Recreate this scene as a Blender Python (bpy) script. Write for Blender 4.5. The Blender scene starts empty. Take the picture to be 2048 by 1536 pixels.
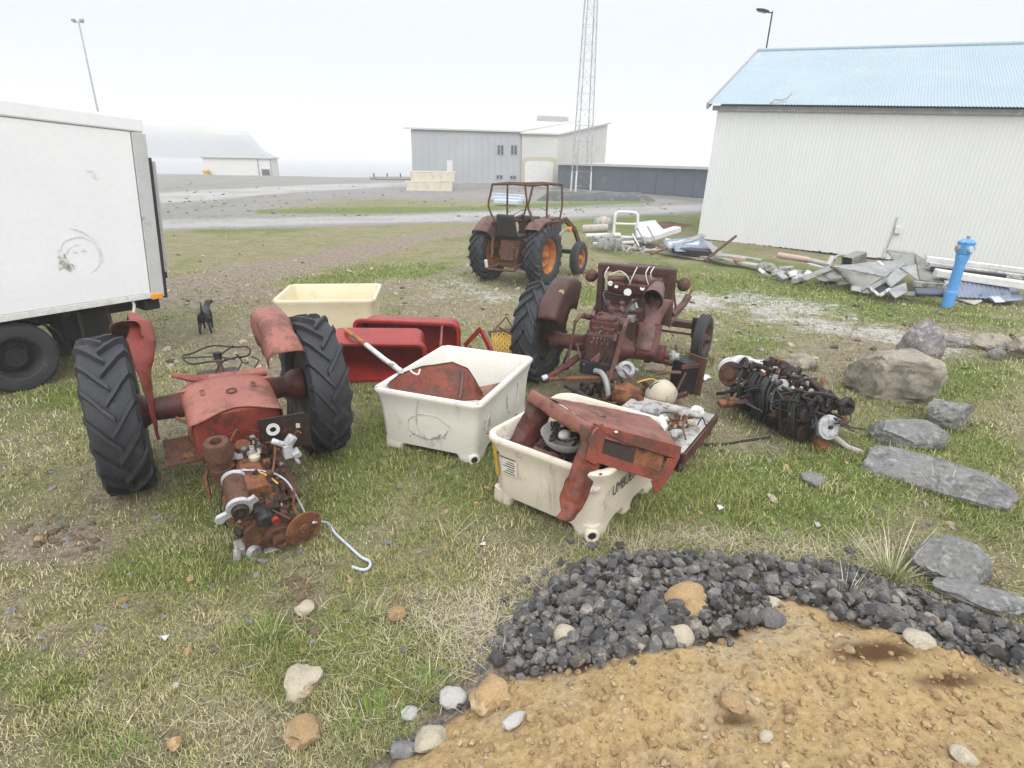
import bpy, bmesh, math, random
import numpy as np
from mathutils import Vector, Matrix, noise
C = bpy.context
col = C.scene.collection
rad = math.radians
PI = math.pi
rng = random.Random(7)
nprng = np.random.default_rng(11)

# ------------------------------------------------------------------ camera
F, PITCH, H, ROLL = 1178.0, rad(21.1), 2.5, rad(1.0)
def ray(x, y):
    u = (x-1024)/F; v = (y-768)/F
    u, v = u*math.cos(ROLL)+v*math.sin(ROLL), v*math.cos(ROLL)-u*math.sin(ROLL)
    return Vector((u, math.cos(PITCH)-v*math.sin(PITCH), -math.sin(PITCH)-v*math.cos(PITCH)))
def G(x, y, z=0.0):
    d = ray(x, y); return Vector((0, 0, H))+d*((z-H)/d.z)
def P(x, y, Y):
    d = ray(x, y); return Vector((0, 0, H))+d*(Y/d.y)
def unproj(X, Y, Z):
    dz = Z-H
    c = Y*math.cos(PITCH)-dz*math.sin(PITCH); up = Y*math.sin(PITCH)+dz*math.cos(PITCH)
    c = np.maximum(c, .05)
    u = X/c; v = -up/c
    u, v = u*math.cos(ROLL)-v*math.sin(ROLL), v*math.cos(ROLL)+u*math.sin(ROLL)
    return 1024+F*u, 768+F*v
cam_d = bpy.data.cameras.new('camera'); cam = bpy.data.objects.new('camera', cam_d); col.objects.link(cam)
cam.matrix_world = Matrix.Translation((0, 0, H)) @ Matrix.Rotation(rad(90)-PITCH, 4, 'X') @ Matrix.Rotation(ROLL, 4, 'Z')
cam_d.sensor_width = 36; cam_d.lens = 36*F/2048; cam_d.clip_end = 8000; cam_d.clip_start = .05
C.scene.camera = cam

# ------------------------------------------------------------------ mesh helpers
class MB:
    def __init__(s, M=None): s.v = []; s.f = []; s.M = M or Matrix()
    def add(s, vs, fs, M=None):
        o = len(s.v); T = s.M @ M if M is not None else s.M
        s.v += [tuple(T @ Vector(v)) for v in vs]; s.f += [tuple(i+o for i in f) for f in fs]; return s
    def box(s, c, d, rot=None, taper=1.0):
        x, y, z = d[0]/2, d[1]/2, d[2]/2
        vs = [(a*x*(taper if k > 0 else 1), b*y*(taper if k > 0 else 1), k*z) for k in (-1, 1) for a, b in ((-1, -1), (1, -1), (1, 1), (-1, 1))]
        M = Matrix.Translation(c)
        if rot is not None: M = M @ (rot if isinstance(rot, Matrix) else rot_e(rot))
        return s.add(vs, [(3, 2, 1, 0), (4, 5, 6, 7), (0, 1, 5, 4), (1, 2, 6, 5), (2, 3, 7, 6), (3, 0, 4, 7)], M)
    def cyl(s, p0, p1, r0, r1=None, n=16):
        r1 = r0 if r1 is None else r1
        p0, p1 = Vector(p0), Vector(p1); L = (p1-p0).length
        return s.lathe([(0, 0), (r0, 0), (r1, L), (0, L)], p0, p1-p0, n)
    def lathe(s, prof, o, ax, n=24, closed=False):
        ax = Vector(ax).normalized(); q = ax.to_track_quat('Z', 'Y').to_matrix().to_4x4()
        M = Matrix.Translation(o) @ q; vs = []; fs = []; idx = []
        for r, h in prof:
            if r < 1e-6: idx.append([len(vs)]); vs.append((0, 0, h))
            else:
                idx.append(list(range(len(vs), len(vs)+n)))
                vs += [(r*math.cos(2*PI*k/n), r*math.sin(2*PI*k/n), h) for k in range(n)]
        pairs = list(zip(idx[:-1], idx[1:]))
        if closed: pairs.append((idx[-1], idx[0]))
        for a, b in pairs:
            for k in range(n):
                l = (k+1) % n
                if len(a) == 1 and len(b) == 1: continue
                if len(a) == 1: fs.append((a[0], b[k], b[l])[::-1])
                elif len(b) == 1: fs.append((a[k], a[l], b[0]))
                else: fs.append((a[k], a[l], b[l], b[k]))
        return s.add(vs, fs, M)
    def tube(s, pts, r, n=8, closed=False, caps=True):
        pts = [Vector(p) for p in pts]; N = len(pts); vs = []; fs = []; prev = None
        rs = r if isinstance(r, (list, tuple)) else [r]*N
        for i, p in enumerate(pts):
            if closed: t = pts[(i+1) % N]-pts[i-1]
            else: t = pts[min(i+1, N-1)]-pts[max(i-1, 0)]
            t = t.normalized() if t.length > 1e-9 else Vector((0, 0, 1))
            if prev is None:
                a = Vector((0, 0, 1)) if abs(t.z) < .9 else Vector((1, 0, 0)); x = t.cross(a).normalized()
            else:
                x = prev-t*prev.dot(t); x = x.normalized() if x.length > 1e-6 else t.orthogonal().normalized()
            prev = x; y = t.cross(x)
            vs += [tuple(p+(x*math.cos(2*PI*k/n)+y*math.sin(2*PI*k/n))*rs[i]) for k in range(n)]
        for i in range(N if closed else N-1):
            j = (i+1) % N
            for k in range(n):
                l = (k+1) % n; fs.append((i*n+k, i*n+l, j*n+l, j*n+k))
        if caps and not closed: fs.append(tuple(range(n))[::-1]); fs.append(tuple(range((N-1)*n, N*n)))
        return s.add(vs, fs)
    def prism(s, poly, h, M):
        n = len(poly); vs = [(x, y, 0) for x, y in poly]+[(x, y, h) for x, y in poly]
        return s.add(vs, [tuple(range(n))[::-1], tuple(range(n, 2*n))]+[(i, (i+1) % n, n+(i+1) % n, n+i) for i in range(n)], M)
    def grid(s, fn, nu, nv, closeu=False):
        vs = [tuple(fn(i/(nu if closeu else nu-1), j/(nv-1))) for i in range(nu) for j in range(nv)]
        fs = [(i*nv+j, ((i+1) % nu)*nv+j, ((i+1) % nu)*nv+j+1, i*nv+j+1) for i in range(nu if closeu else nu-1) for j in range(nv-1)]
        return s.add(vs, fs)
    def blob(s, c, rr, seed=0, amp=.15, sub=2, freq=1.5, rot=None, cuts=0, cutd=.75):
        bm = bmesh.new(); bmesh.ops.create_icosphere(bm, subdivisions=sub, radius=1)
        r = random.Random(seed); off = Vector((r.uniform(-50, 50), r.uniform(-50, 50), r.uniform(-50, 50)))
        pl = []
        for _ in range(cuts):
            nn = Vector((r.gauss(0, 1), r.gauss(0, 1), r.gauss(0, .8))).normalized(); pl.append((nn, r.uniform(cutd-.18, cutd+.14)))
        vs = []
        for v in bm.verts:
            p = v.co.copy()
            for nn, d in pl:
                k = p.dot(nn)
                if k > d: p -= nn*(k-d)*.93
            k = 1+amp*(noise.noise(v.co*freq+off)+.5*noise.noise(v.co*freq*2.3+off)+.25*noise.noise(v.co*freq*5+off))
            vs.append((p.x*k*rr[0], p.y*k*rr[1], p.z*k*rr[2]))
        fs = [tuple(v.index for v in f.verts) for f in bm.faces]; bm.free()
        M = Matrix.Translation(c) @ (rot_e(rot) if rot is not None else Matrix())
        return s.add(vs, fs, M)
    def clusters(s):
        n = len(s.v); pa = list(range(n))
        def fd(i):
            while pa[i] != i: pa[i] = pa[pa[i]]; i = pa[i]
            return i
        for f in s.f:
            a = fd(f[0])
            for j in f[1:]:
                b = fd(j)
                if a != b: pa[b] = a
        ids = {}; isl = [ids.setdefault(fd(i), len(ids)) for i in range(n)]; k = len(ids)
        if k < 2 or k > 260: return None
        V = np.array(s.v); isl = np.array(isl); lo = np.full((k, 3), 1e9); hi = np.full((k, 3), -1e9); np.minimum.at(lo, isl, V); np.maximum.at(hi, isl, V)
        sz = (hi-lo).max(1); gap = np.maximum(0, np.maximum(lo[:, None]-hi[None], lo[None]-hi[:, None]))
        near = np.sqrt((gap**2).sum(2)) <= np.maximum(.018, .45*np.maximum(sz[:, None], sz[None])); lab = list(range(k))
        def f2(i):
            while lab[i] != i: i = lab[i]
            return i
        for a, b in zip(*np.nonzero(np.triu(near, 1))):
            a, b = f2(a), f2(b)
            if a != b: lab[b] = a
        cl = [f2(i) for i in range(k)]; u = sorted(set(cl))
        return None if len(u) < 2 else [u.index(cl[i]) for i in isl]
    def build(s, name, m, parent=None, **k):
        """one object; loose far-apart pieces of a part become parts of their own"""
        cl = s.clusters() if parent is not None else None
        if cl is None: return s.build1(name, m, parent, **k)
        for a in ('fittings', 'bolts', 'nuts', 'wires', 'rods', 'plugs', 'bearers', 'battens', 'ribs', 'brackets', 'castings', 'hoses', 'loops', 'pipes', 'arms', 'cables'):
            if name.endswith(a): name = name[:-1]
        first = None
        for c in range(max(cl)+1):
            ix = {i: j for j, i in enumerate([i for i in range(len(s.v)) if cl[i] == c])}
            q = MB(); q.v = [s.v[i] for i in ix]; q.f = [tuple(ix[i] for i in f) for f in s.f if f[0] in ix]
            o = q.build1(name, m, parent, **k); first = first or o
        return first
    def build1(s, name, m, parent=None, smooth=40, bevel=0, solid=0, loc=None, rz=None, off=0, seg=2):
        me = bpy.data.meshes.new(name); me.from_pydata(s.v, [], s.f); me.update()
        o = bpy.data.objects.new(name, me); col.objects.link(o)
        if m is not None: me.materials.append(m)
        if smooth:
            me.polygons.foreach_set('use_smooth', [True]*len(me.polygons)); me.set_sharp_from_angle(angle=rad(smooth))
        if solid: md = o.modifiers.new('solid', 'SOLIDIFY'); md.thickness = solid; md.offset = off
        if bevel:
            md = o.modifiers.new('bevel', 'BEVEL'); md.width = bevel; md.segments = seg; md.limit_method = 'ANGLE'; md.angle_limit = rad(35); md.harden_normals = False
        if parent is not None: o.parent = parent
        if loc is not None: o.location = loc
        if rz is not None: o.rotation_euler.z = rz
        return o
def rot_e(r): return Matrix.Rotation(r[2], 4, 'Z') @ Matrix.Rotation(r[1], 4, 'Y') @ Matrix.Rotation(r[0], 4, 'X')
def tag(o, label=None, cat=None, group=None, kind=None):
    if label: o['label'] = label
    if cat: o['category'] = cat
    if group: o['group'] = group
    if kind: o['kind'] = kind
    return o
def thing(name, loc, rz=0, label=None, cat=None, group=None):
    o = bpy.data.objects.new(name, None); col.objects.link(o); o.location = loc; o.rotation_euler = (0, 0, rz); o.empty_display_size = .2
    return tag(o, label, cat, group)
def copy_tree(o, parent=None):
    c = o.copy(); col.objects.link(c); c.parent = parent
    for ch in o.children: copy_tree(ch, c)
    return c
def npmesh(name, V, Fq, m, nper=4):
    """fast mesh from numpy arrays: V (n,3), Fq (k,nper)"""
    me = bpy.data.meshes.new(name); me.vertices.add(len(V)); me.vertices.foreach_set('co', np.asarray(V, np.float32).ravel())
    me.loops.add(len(Fq)*nper); me.loops.foreach_set('vertex_index', np.asarray(Fq, np.int32).ravel())
    me.polygons.add(len(Fq)); me.polygons.foreach_set('loop_start', np.arange(0, len(Fq)*nper, nper, dtype=np.int32))
    me.update(calc_edges=True); me.validate()
    me.materials.append(m)
    o = bpy.data.objects.new(name, me); col.objects.link(o); return o
def lerp(a, b, t): return a+(b-a)*t
def patch(p00, p10, p11, p01, nu=8, nv=8, amp=0., seed=0, bulge=None, freq=3.0):
    """bilinear sheet between four corners with dents"""
    ps = [Vector(p) for p in (p00, p10, p11, p01)]; nrm = (ps[1]-ps[0]).cross(ps[3]-ps[0]).normalized(); off = Vector((seed*7.3, seed*3.1, 0))
    def fn(u, v):
        p = lerp(lerp(ps[0], ps[1], u), lerp(ps[3], ps[2], u), v)
        if amp: p = p+nrm*amp*(noise.noise(p*freq+off)+.5*noise.noise(p*freq*2.7+off))
        if bulge: p = p+nrm*bulge*4*u*(1-u)*4*v*(1-v)
        return p
    return MB().grid(fn, nu, nv)

# ------------------------------------------------------------------ numpy value noise
_T = np.random.default_rng(5).random((256, 256))
def vn(x, y):
    xi = np.floor(x).astype(int); yi = np.floor(y).astype(int); fx = x-xi; fy = y-yi
    fx = fx*fx*(3-2*fx); fy = fy*fy*(3-2*fy)
    a = _T[xi % 256, yi % 256]; b = _T[(xi+1) % 256, yi % 256]; c = _T[xi % 256, (yi+1) % 256]; d = _T[(xi+1) % 256, (yi+1) % 256]
    return (a*(1-fx)+b*fx)*(1-fy)+(c*(1-fx)+d*fx)*fy
def fbm(x, y, o=4):
    s = 0; a = .5; t = 0
    for i in range(o): s = s+a*vn(x*2**i+i*17.3, y*2**i+i*9.1); t += a; a *= .5
    return s/t-.5
def sst(a, b, x): t = np.clip((x-a)/(b-a), 0, 1); return t*t*(3-2*t)

# ------------------------------------------------------------------ materials
def nodes(name):
    m = bpy.data.materials.new(name); m.use_nodes = True; nt = m.node_tree
    return m, nt, nt.nodes['Principled BSDF']
def N(nt, t, **k):
    n = nt.nodes.new(t)
    for a, b in k.items(): setattr(n, a, b)
    return n
def L(nt, a, b): nt.links.new(a, b)
def c4(c): return (c[0], c[1], c[2], 1)
def noise_n(nt, co, scale, detail=5, rough=.6):
    n = N(nt, 'ShaderNodeTexNoise'); n.inputs['Scale'].default_value = scale; n.inputs['Detail'].default_value = detail; n.inputs['Roughness'].default_value = rough
    L(nt, co, n.inputs['Vector']); return n.outputs['Fac']
def ramp(nt, fac, stops):
    r = N(nt, 'ShaderNodeValToRGB'); e = r.color_ramp.elements
    e[0].position = stops[0][0]; e[0].color = c4(stops[0][1]); e[1].position = stops[-1][0]; e[1].color = c4(stops[-1][1])
    for p, c in stops[1:-1]: x = e.new(p); x.color = c4(c)
    L(nt, fac, r.inputs['Fac']); return r.outputs['Color']
def mixc(nt, fac, a, b):
    m = N(nt, 'ShaderNodeMix', data_type='RGBA')
    if isinstance(fac, (int, float)): m.inputs[0].default_value = fac
    else: L(nt, fac, m.inputs[0])
    for s, v in ((6, a), (7, b)):
        if isinstance(v, (tuple, list)): m.inputs[s].default_value = c4(v)
        else: L(nt, v, m.inputs[s])
    return m.outputs[2]
def step(nt, fac, a, b):
    m = N(nt, 'ShaderNodeMapRange'); m.interpolation_type = 'SMOOTHSTEP'; L(nt, fac, m.inputs[0])
    m.inputs[1].default_value = a; m.inputs[2].default_value = b; return m.outputs[0]
def mat(name, a, b=None, patchc=None, thr=.58, scale=6, pscale=3, rough=.7, metal=0, bump=.2, bscale=40, spec=.3, soft=.06, streak=None, coord='Object', fine=.25, rvar=.15, grime=0, island=0):
    m, nt, bs = nodes(name); b = b or tuple(x*.75 for x in a)
    tc = N(nt, 'ShaderNodeTexCoord'); co = tc.outputs[coord]
    n1 = noise_n(nt, co, scale, 6, .65); cl = ramp(nt, n1, [(.3, a), (.7, b)])
    if patchc:
        n2 = noise_n(nt, co, pscale, 8, .7); cl = mixc(nt, step(nt, n2, thr-soft, thr+soft), cl, patchc)
    if streak:
        mp = N(nt, 'ShaderNodeMapping'); mp.inputs['Scale'].default_value = (1, 1, .08); L(nt, co, mp.inputs[0])
        n3 = noise_n(nt, mp.outputs[0], streak[2], 5, .7); cl = mixc(nt, step(nt, n3, streak[1], streak[1]+.18), cl, streak[0])
    if grime:
        ng = noise_n(nt, co, scale*1.7, 9, .78); cl = mixc(nt, step(nt, ng, .48, .66), cl, tuple(x*(1-grime) for x in b))
        ng2 = noise_n(nt, co, scale*4.5, 7, .8); cl = mixc(nt, step(nt, ng2, .63, .73), cl, (.07, .042, .03))
    if island:
        gi_ = N(nt, 'ShaderNodeNewGeometry'); mi = N(nt, 'ShaderNodeMix', data_type='RGBA', blend_type='MULTIPLY'); mi.inputs[0].default_value = 1
        L(nt, cl, mi.inputs[6]); L(nt, ramp(nt, gi_.outputs['Random Per Island'], [(0, (1-island,)*3), (.6, (1, 1, 1)), (1, (1+island, 1+island*.95, 1+island*.85))]), mi.inputs[7]); cl = mi.outputs[2]
    if fine:
        nf = noise_n(nt, co, bscale*2.2, 4, .7); dk = mixc(nt, 1.0, cl, cl); mm = N(nt, 'ShaderNodeMix', data_type='RGBA', blend_type='MULTIPLY'); mm.inputs[0].default_value = fine
        L(nt, cl, mm.inputs[6]); L(nt, ramp(nt, nf, [(.3, (.3, .3, .3)), (.65, (1.25, 1.25, 1.25))]), mm.inputs[7]); cl = mm.outputs[2]
    L(nt, cl, bs.inputs['Base Color'])
    mr = N(nt, 'ShaderNodeMapRange'); L(nt, n1, mr.inputs[0]); mr.inputs[3].default_value = max(.05, rough-rvar); mr.inputs[4].default_value = min(1, rough+rvar); L(nt, mr.outputs[0], bs.inputs['Roughness'])
    bs.inputs['Metallic'].default_value = metal; bs.inputs['Specular IOR Level'].default_value = spec
    if bump:
        nb = noise_n(nt, co, bscale, 5, .7); bp = N(nt, 'ShaderNodeBump'); bp.inputs['Strength'].default_value = bump; bp.inputs['Distance'].default_value = .01
        L(nt, nb, bp.inputs['Height']); L(nt, bp.outputs[0], bs.inputs['Normal'])
    return m
M = {}
M['red'] = mat('faded_red_paint', (.27, .055, .042), (.19, .04, .032), (.12, .05, .032), .56, 3, 5, .5, bump=.15, fine=.4, grime=.4)
M['pink'] = mat('bleached_sky_lit_red_paint', (.315, .125, .097), (.24, .085, .066), (.13, .065, .046), .55, 3, 5, .5, bump=.2, fine=.4, grime=.35)  # bleached red, lightened further to hold the sky light on upward faces
M['maroon'] = mat('dull_maroon_paint', (.085, .036, .030), (.056, .026, .022), (.058, .034, .026), .55, 4, 6, .5, bump=.25, fine=.45, grime=.4)
M['maroonred'] = mat('worn_maroon_red_paint', (.125, .038, .031), (.08, .03, .025), (.066, .038, .028), .57, 4, 6, .5, bump=.25, fine=.45, grime=.4)
M['maroonpink'] = mat('bleached_maroon_paint', (.18, .095, .082), (.115, .056, .048), (.076, .045, .035), .56, 4, 6, .55, bump=.2, fine=.4, grime=.4)
M['rust'] = mat('brown_rust', (.14, .062, .038), (.07, .036, .026), (.22, .10, .045), .61, 9, 8, .75, bump=.5, fine=.5, grime=.4)
M['rustorange'] = mat('orange_rust', (.24, .10, .042), (.14, .055, .027), (.07, .036, .026), .56, 8, 6, .8, bump=.4, fine=.5, grime=.4)
M['rustdark'] = mat('dark_oily_rust_and_shade', (.042, .027, .022), (.020, .016, .015), (.12, .055, .03), .63, 10, 9, .45, bump=.5, fine=.5)  # oily rust, also used where shade is put into colour, as on rear rims
M['bonnet'] = mat('rusted_bonnet_paint', (.225, .05, .027), (.145, .038, .024), (.085, .042, .028), .54, 5, 6, .5, bump=.3, fine=.5, grime=.4)
M['bonnetpink'] = mat('bleached_bonnet_paint', (.245, .10, .072), (.175, .068, .048), (.10, .05, .036), .60, 3, 5, .42, bump=.2, fine=.4, grime=.3)
M['tyre'] = mat('weathered_tyre_rubber', (.021, .0225, .027), (.036, .038, .044), (.07, .066, .06), .64, 5, 6, .66, bump=.25, spec=.4, fine=.4)
M['rubber'] = mat('black_rubber', (.014, .014, .015), (.025, .025, .026), rough=.55, spec=.4, bump=.1)
M['black'] = mat('black_steel', (.014, .014, .016), (.026, .025, .025), (.05, .032, .025), .62, rough=.55, bump=.2)
M['orange'] = mat('orange_rim_paint', (.50, .19, .045), (.37, .125, .032), (.17, .075, .03), .57, 4, 7, .55, bump=.15, grime=.25)
M['alu'] = mat('dull_cast_aluminium', (.40, .40, .39), (.26, .26, .255), (.10, .085, .07), .58, 7, 9, .5, metal=.2, bump=.3, grime=.3)
M['alubright'] = mat('bright_aluminium', (.52, .53, .55), (.38, .39, .41), (.17, .155, .14), .57, 9, 10, .4, metal=.2, bump=.25, grime=.25)
M['greysteel'] = mat('grey_galvanised_steel', (.34, .345, .34), (.25, .255, .25), (.16, .15, .14), .60, 4, 5, .5, metal=.12, bump=.15, grime=.2)
M['steelgreen'] = mat('dirty_stainless_sheet', (.27, .27, .24), (.19, .19, .17), (.11, .105, .09), .60, 3, 4, .45, metal=.2, bump=.15, grime=.3)
M['bluegrey'] = mat('blue_grey_sheet_metal', (.24, .28, .36), (.17, .20, .27), (.10, .11, .14), .62, 3, 4, .5, metal=.2, bump=.1)
M['paleblue'] = mat('pale_blue_sheet', (.52, .58, .68), (.44, .50, .60), rough=.5, bump=.08)
M['whitepaint'] = mat('chalky_white_paint', (.68, .68, .67), (.58, .58, .56), (.34, .31, .27), .64, 4, 6, .55, bump=.1, grime=.12)
M['cream'] = mat('cream_plastic', (.68, .62, .52), (.585, .52, .42), (.42, .355, .265), .64, 2.0, 4, .5, bump=.15, streak=((.42, .36, .27), .55, 9), fine=.15)
M['tubwhite'] = mat('off_white_plastic', (.70, .68, .625), (.62, .595, .54), (.46, .42, .35), .65, 2.0, 4, .5, bump=.15, streak=((.50, .45, .37), .57, 9), fine=.15)
M['yellowtub'] = mat('yellowed_plastic', (.68, .61, .44), (.60, .525, .365), (.44, .38, .26), .65, 2.0, 4, .5, bump=.15, streak=((.46, .40, .28), .57, 8), fine=.15)
M['bin'] = mat('glossy_red_plastic', (.30, .022, .017), (.22, .018, .014), (.16, .03, .024), .62, 2, 4, .4, bump=.08, spec=.35, fine=.25, grime=.3)
M['truck'] = mat('white_truck_panel', (.74, .75, .77), (.70, .71, .73), (.60, .60, .59), .70, 1.2, 3, .4, bump=.04, bscale=8, streak=((.62, .61, .58), .66, 6), fine=.06)
M['shed'] = mat('white_corrugated_sheet', (.63, .645, .655), (.595, .61, .615), (.54, .54, .52), .70, .5, 1.0, .6, bump=.02, streak=((.575, .575, .555), .64, 3), fine=.04, spec=.2)
M['roofblue'] = mat('pale_blue_corrugated_roof', (.335, .41, .455), (.305, .38, .425), (.37, .42, .45), .60, .5, 1.2, .8, bump=.04, fine=.08, spec=.12)
M['trim'] = mat('grey_timber_trim', (.40, .40, .43), (.30, .30, .33), (.50, .49, .48), .6, 3, 5, .7, bump=.2)
M['warehouse'] = mat('grey_warehouse_cladding', (.38, .40, .42), (.32, .335, .35), (.44, .43, .39), .62, .3, .5, .7, bump=.1, bscale=4, streak=((.40, .37, .28), .60, .8), fine=.1)
M['warehouselight'] = mat('pale_warehouse_render', (.52, .52, .50), (.45, .45, .43), (.48, .40, .24), .64, .4, .5, .8, bump=.1, bscale=6, streak=((.44, .37, .22), .62, .9), fine=.1)
M['paleroof'] = mat('pale_sheet_roof', (.50, .50, .48), (.43, .43, .41), rough=.7, bump=.05, scale=.4)
M['darkclad'] = mat('slate_blue_cladding', (.085, .10, .135), (.07, .085, .115), (.12, .135, .165), .62, .4, .6, .6, bump=.05, fine=.1)
M['concrete'] = mat('weathered_concrete', (.34, .335, .32), (.25, .245, .235), (.19, .19, .16), .60, 1.0, 1.3, .9, bump=.3, bscale=15)
M['darkstone'] = mat('dark_quay_stone', (.10, .10, .10), (.06, .062, .065), (.16, .16, .15), .6, 1.5, 2, .9, bump=.3, bscale=12)
M['glass'] = mat('dark_window_glass', (.06, .07, .085), (.04, .05, .06), rough=.15, bump=0, spec=.5, fine=0)
M['wood'] = mat('weathered_grey_plank', (.45, .42, .38), (.35, .32, .29), (.22, .20, .18), .62, 5, 6, .85, bump=.3)
M['pinkpipe'] = mat('dusty_pink_plastic_pipe', (.50, .37, .33), (.42, .31, .27), rough=.6, bump=.1)
M['hydrant'] = mat('bright_blue_paint', (.10, .32, .68), (.08, .27, .60), (.17, .38, .68), .62, 4, 6, .45, bump=.08, fine=.1)
M['amber'] = mat('amber_plastic', (.75, .30, .02), (.65, .24, .02), rough=.3, bump=0, fine=0)
M['yellow'] = mat('yellow_paint', (.66, .42, .05), (.55, .34, .05), (.35, .24, .10), .6, rough=.6)
M['rock'] = mat('grey_basalt_rock', (.205, .205, .20), (.13, .13, .125), (.28, .275, .26), .56, 4, 9, .9, bump=.9, bscale=18, fine=.5, grime=.35)
M['rocktan'] = mat('tan_grey_boulder', (.34, .30, .24), (.23, .205, .165), (.15, .145, .135), .57, 3, 5, .9, bump=.8, bscale=18, fine=.5, grime=.3)
M['rockpurple'] = mat('purple_grey_boulder', (.23, .20, .205), (.14, .125, .13), (.36, .32, .31), .56, 4, 6, .9, bump=.8, bscale=18, fine=.5, grime=.3)
M['rockdark'] = mat('dark_gravel_stone', (.085, .082, .086), (.145, .138, .133), (.235, .21, .175), .57, 7, 8, .95, bump=.7, bscale=45, fine=.5, island=.55)
M['rockochre'] = mat('ochre_stone', (.35, .245, .13), (.27, .18, .09), (.42, .34, .23), .60, 8, 9, .9, bump=.6, bscale=50, fine=.45, island=.3)
M['rockpale'] = mat('pale_stone', (.43, .385, .30), (.34, .295, .22), (.26, .20, .125), .58, 7, 8, .9, bump=.5, bscale=50, fine=.4)
M['rockwhite'] = mat('whitish_stone', (.43, .42, .40), (.33, .32, .30), (.24, .22, .18), .6, 6, 8, rough=.9, bump=.4, bscale=50)
M['rope'] = mat('frayed_blue_white_rope', (.55, .57, .64), (.42, .45, .55), (.20, .24, .50), .64, 25, 14, .9, bump=.4, bscale=120)
M['fur'] = mat('black_dog_fur', (.012, .012, .014), (.022, .022, .026), rough=.55, bump=.3, bscale=90, spec=.4)
M['scuff'] = mat('black_scuff', (.20, .19, .18), (.42, .40, .37), (.62, .60, .56), .52, 12, 16, .8, bump=.1)
M['print'] = mat('black_print', (.045, .045, .045), (.09, .085, .08), (.35, .32, .27), .66, 12, 20, .7, bump=0)
M['foam'] = mat('white_foam', (.62, .62, .60), (.50, .50, .47), (.30, .28, .24), .6, 9, 9, rough=.8, bump=.2)
M['creamcan'] = mat('stained_cream_metal', (.50, .45, .35), (.40, .36, .27), (.24, .20, .14), .60, 4, 6, .6, bump=.2)

# ------------------------------------------------------------------ sky, sun, haze
SUN_EL, SUN_AZ = rad(40), rad(172)
w = bpy.data.worlds.new('World'); C.scene.world = w; w.use_nodes = True; nt = w.node_tree; nt.nodes.clear()
sky = N(nt, 'ShaderNodeTexSky'); sky.sky_type = 'NISHITA'; sky.sun_disc = False; sky.sun_elevation = SUN_EL; sky.sun_rotation = SUN_AZ
sky.air_density = 1.0; sky.dust_density = 4.0; sky.ozone_density = 1.0
bg1 = N(nt, 'ShaderNodeBackground'); bg1.inputs[1].default_value = .02; L(nt, sky.outputs[0], bg1.inputs[0])
tc = N(nt, 'ShaderNodeTexCoord'); sp = N(nt, 'ShaderNodeSeparateXYZ'); L(nt, tc.outputs['Generated'], sp.inputs[0])
mx = N(nt, 'ShaderNodeMath', operation='MAXIMUM'); L(nt, sp.outputs[2], mx.inputs[0]); mx.inputs[1].default_value = 0
ma = N(nt, 'ShaderNodeMapRange'); ma.interpolation_type = 'SMOOTHSTEP'; L(nt, mx.outputs[0], ma.inputs[0]); ma.inputs[1].default_value = .10; ma.inputs[2].default_value = .95; ma.inputs[3].default_value = .60; ma.inputs[4].default_value = 1.75
bg2 = N(nt, 'ShaderNodeBackground'); bg2.inputs[0].default_value = (.945, .97, 1.0, 1); L(nt, ma.outputs[0], bg2.inputs[1])
ad = N(nt, 'ShaderNodeAddShader'); L(nt, bg1.outputs[0], ad.inputs[0]); L(nt, bg2.outputs[0], ad.inputs[1])
wo = N(nt, 'ShaderNodeOutputWorld'); L(nt, ad.outputs[0], wo.inputs[0])
sl = bpy.data.lights.new('sun', 'SUN'); sl.energy = 1.5; sl.angle = rad(50); sl.color = (1, .965, .92)
so = bpy.data.objects.new('sun', sl); col.objects.link(so)
sdir = Vector((math.sin(SUN_AZ)*math.cos(SUN_EL), math.cos(SUN_AZ)*math.cos(SUN_EL), math.sin(SUN_EL)))
so.rotation_euler = sdir.to_track_quat('Z', 'Y').to_euler()
vs = C.scene.view_settings; vs.view_transform = 'Standard'; vs.look = 'None'; vs.exposure = 0.38; vs.gamma = 1
C.scene.cycles.max_bounces = 6; C.scene.cycles.volume_bounces = 2; C.scene.cycles.use_denoising = True

m, nt, bs = nodes('haze_air'); nt.nodes.remove(bs)
pv = N(nt, 'ShaderNodeVolumePrincipled'); pv.inputs['Color'].default_value = (.955, .97, .99, 1); pv.inputs['Density'].default_value = .0026
L(nt, pv.outputs[0], nt.nodes['Material Output'].inputs['Volume'])
b = MB().box((0, 550, 9), (3000, 2300, 36)); hz = b.build('haze', m, smooth=0); tag(hz, kind='stuff', label='pale sea mist hanging over the yard and bay')

# ------------------------------------------------------------------ ground height
OUT = [(300, 1900), (600, 1640), (720, 1536), (860, 1425), (975, 1310), (1060, 1185), (1200, 1110), (1400, 1103), (1700, 1125), (1850, 1185), (2047, 1262), (2300, 1380), (2700, 1560)]
INN = [(740, 1560), (800, 1490), (880, 1440), (1000, 1350), (1180, 1325), (1330, 1290), (1430, 1275), (1500, 1210), (1560, 1190), (1700, 1230), (1900, 1295), (2047, 1345), (2300, 1470)]
OUTW = np.array([tuple(G(x, y, .03))[:2] for x, y in OUT]); 
def sdf_in(x, y):
    """distance inside the heap outline (towards the photographer), negative outside"""
    d = np.full(np.shape(x), 1e9); s = np.zeros(np.shape(x))
    for (ax, ay), (bx, by) in zip(OUTW[:-1], OUTW[1:]):
        ex, ey = bx-ax, by-ay; t = np.clip(((x-ax)*ex+(y-ay)*ey)/(ex*ex+ey*ey), 0, 1)
        dx, dy = x-(ax+ex*t), y-(ay+ey*t); dd = np.hypot(dx, dy); cr = ex*dy-ey*dx
        s = np.where(dd < d, np.where(cr < 0, 1, -1), s); d = np.minimum(d, dd)
    return d*s
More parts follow.
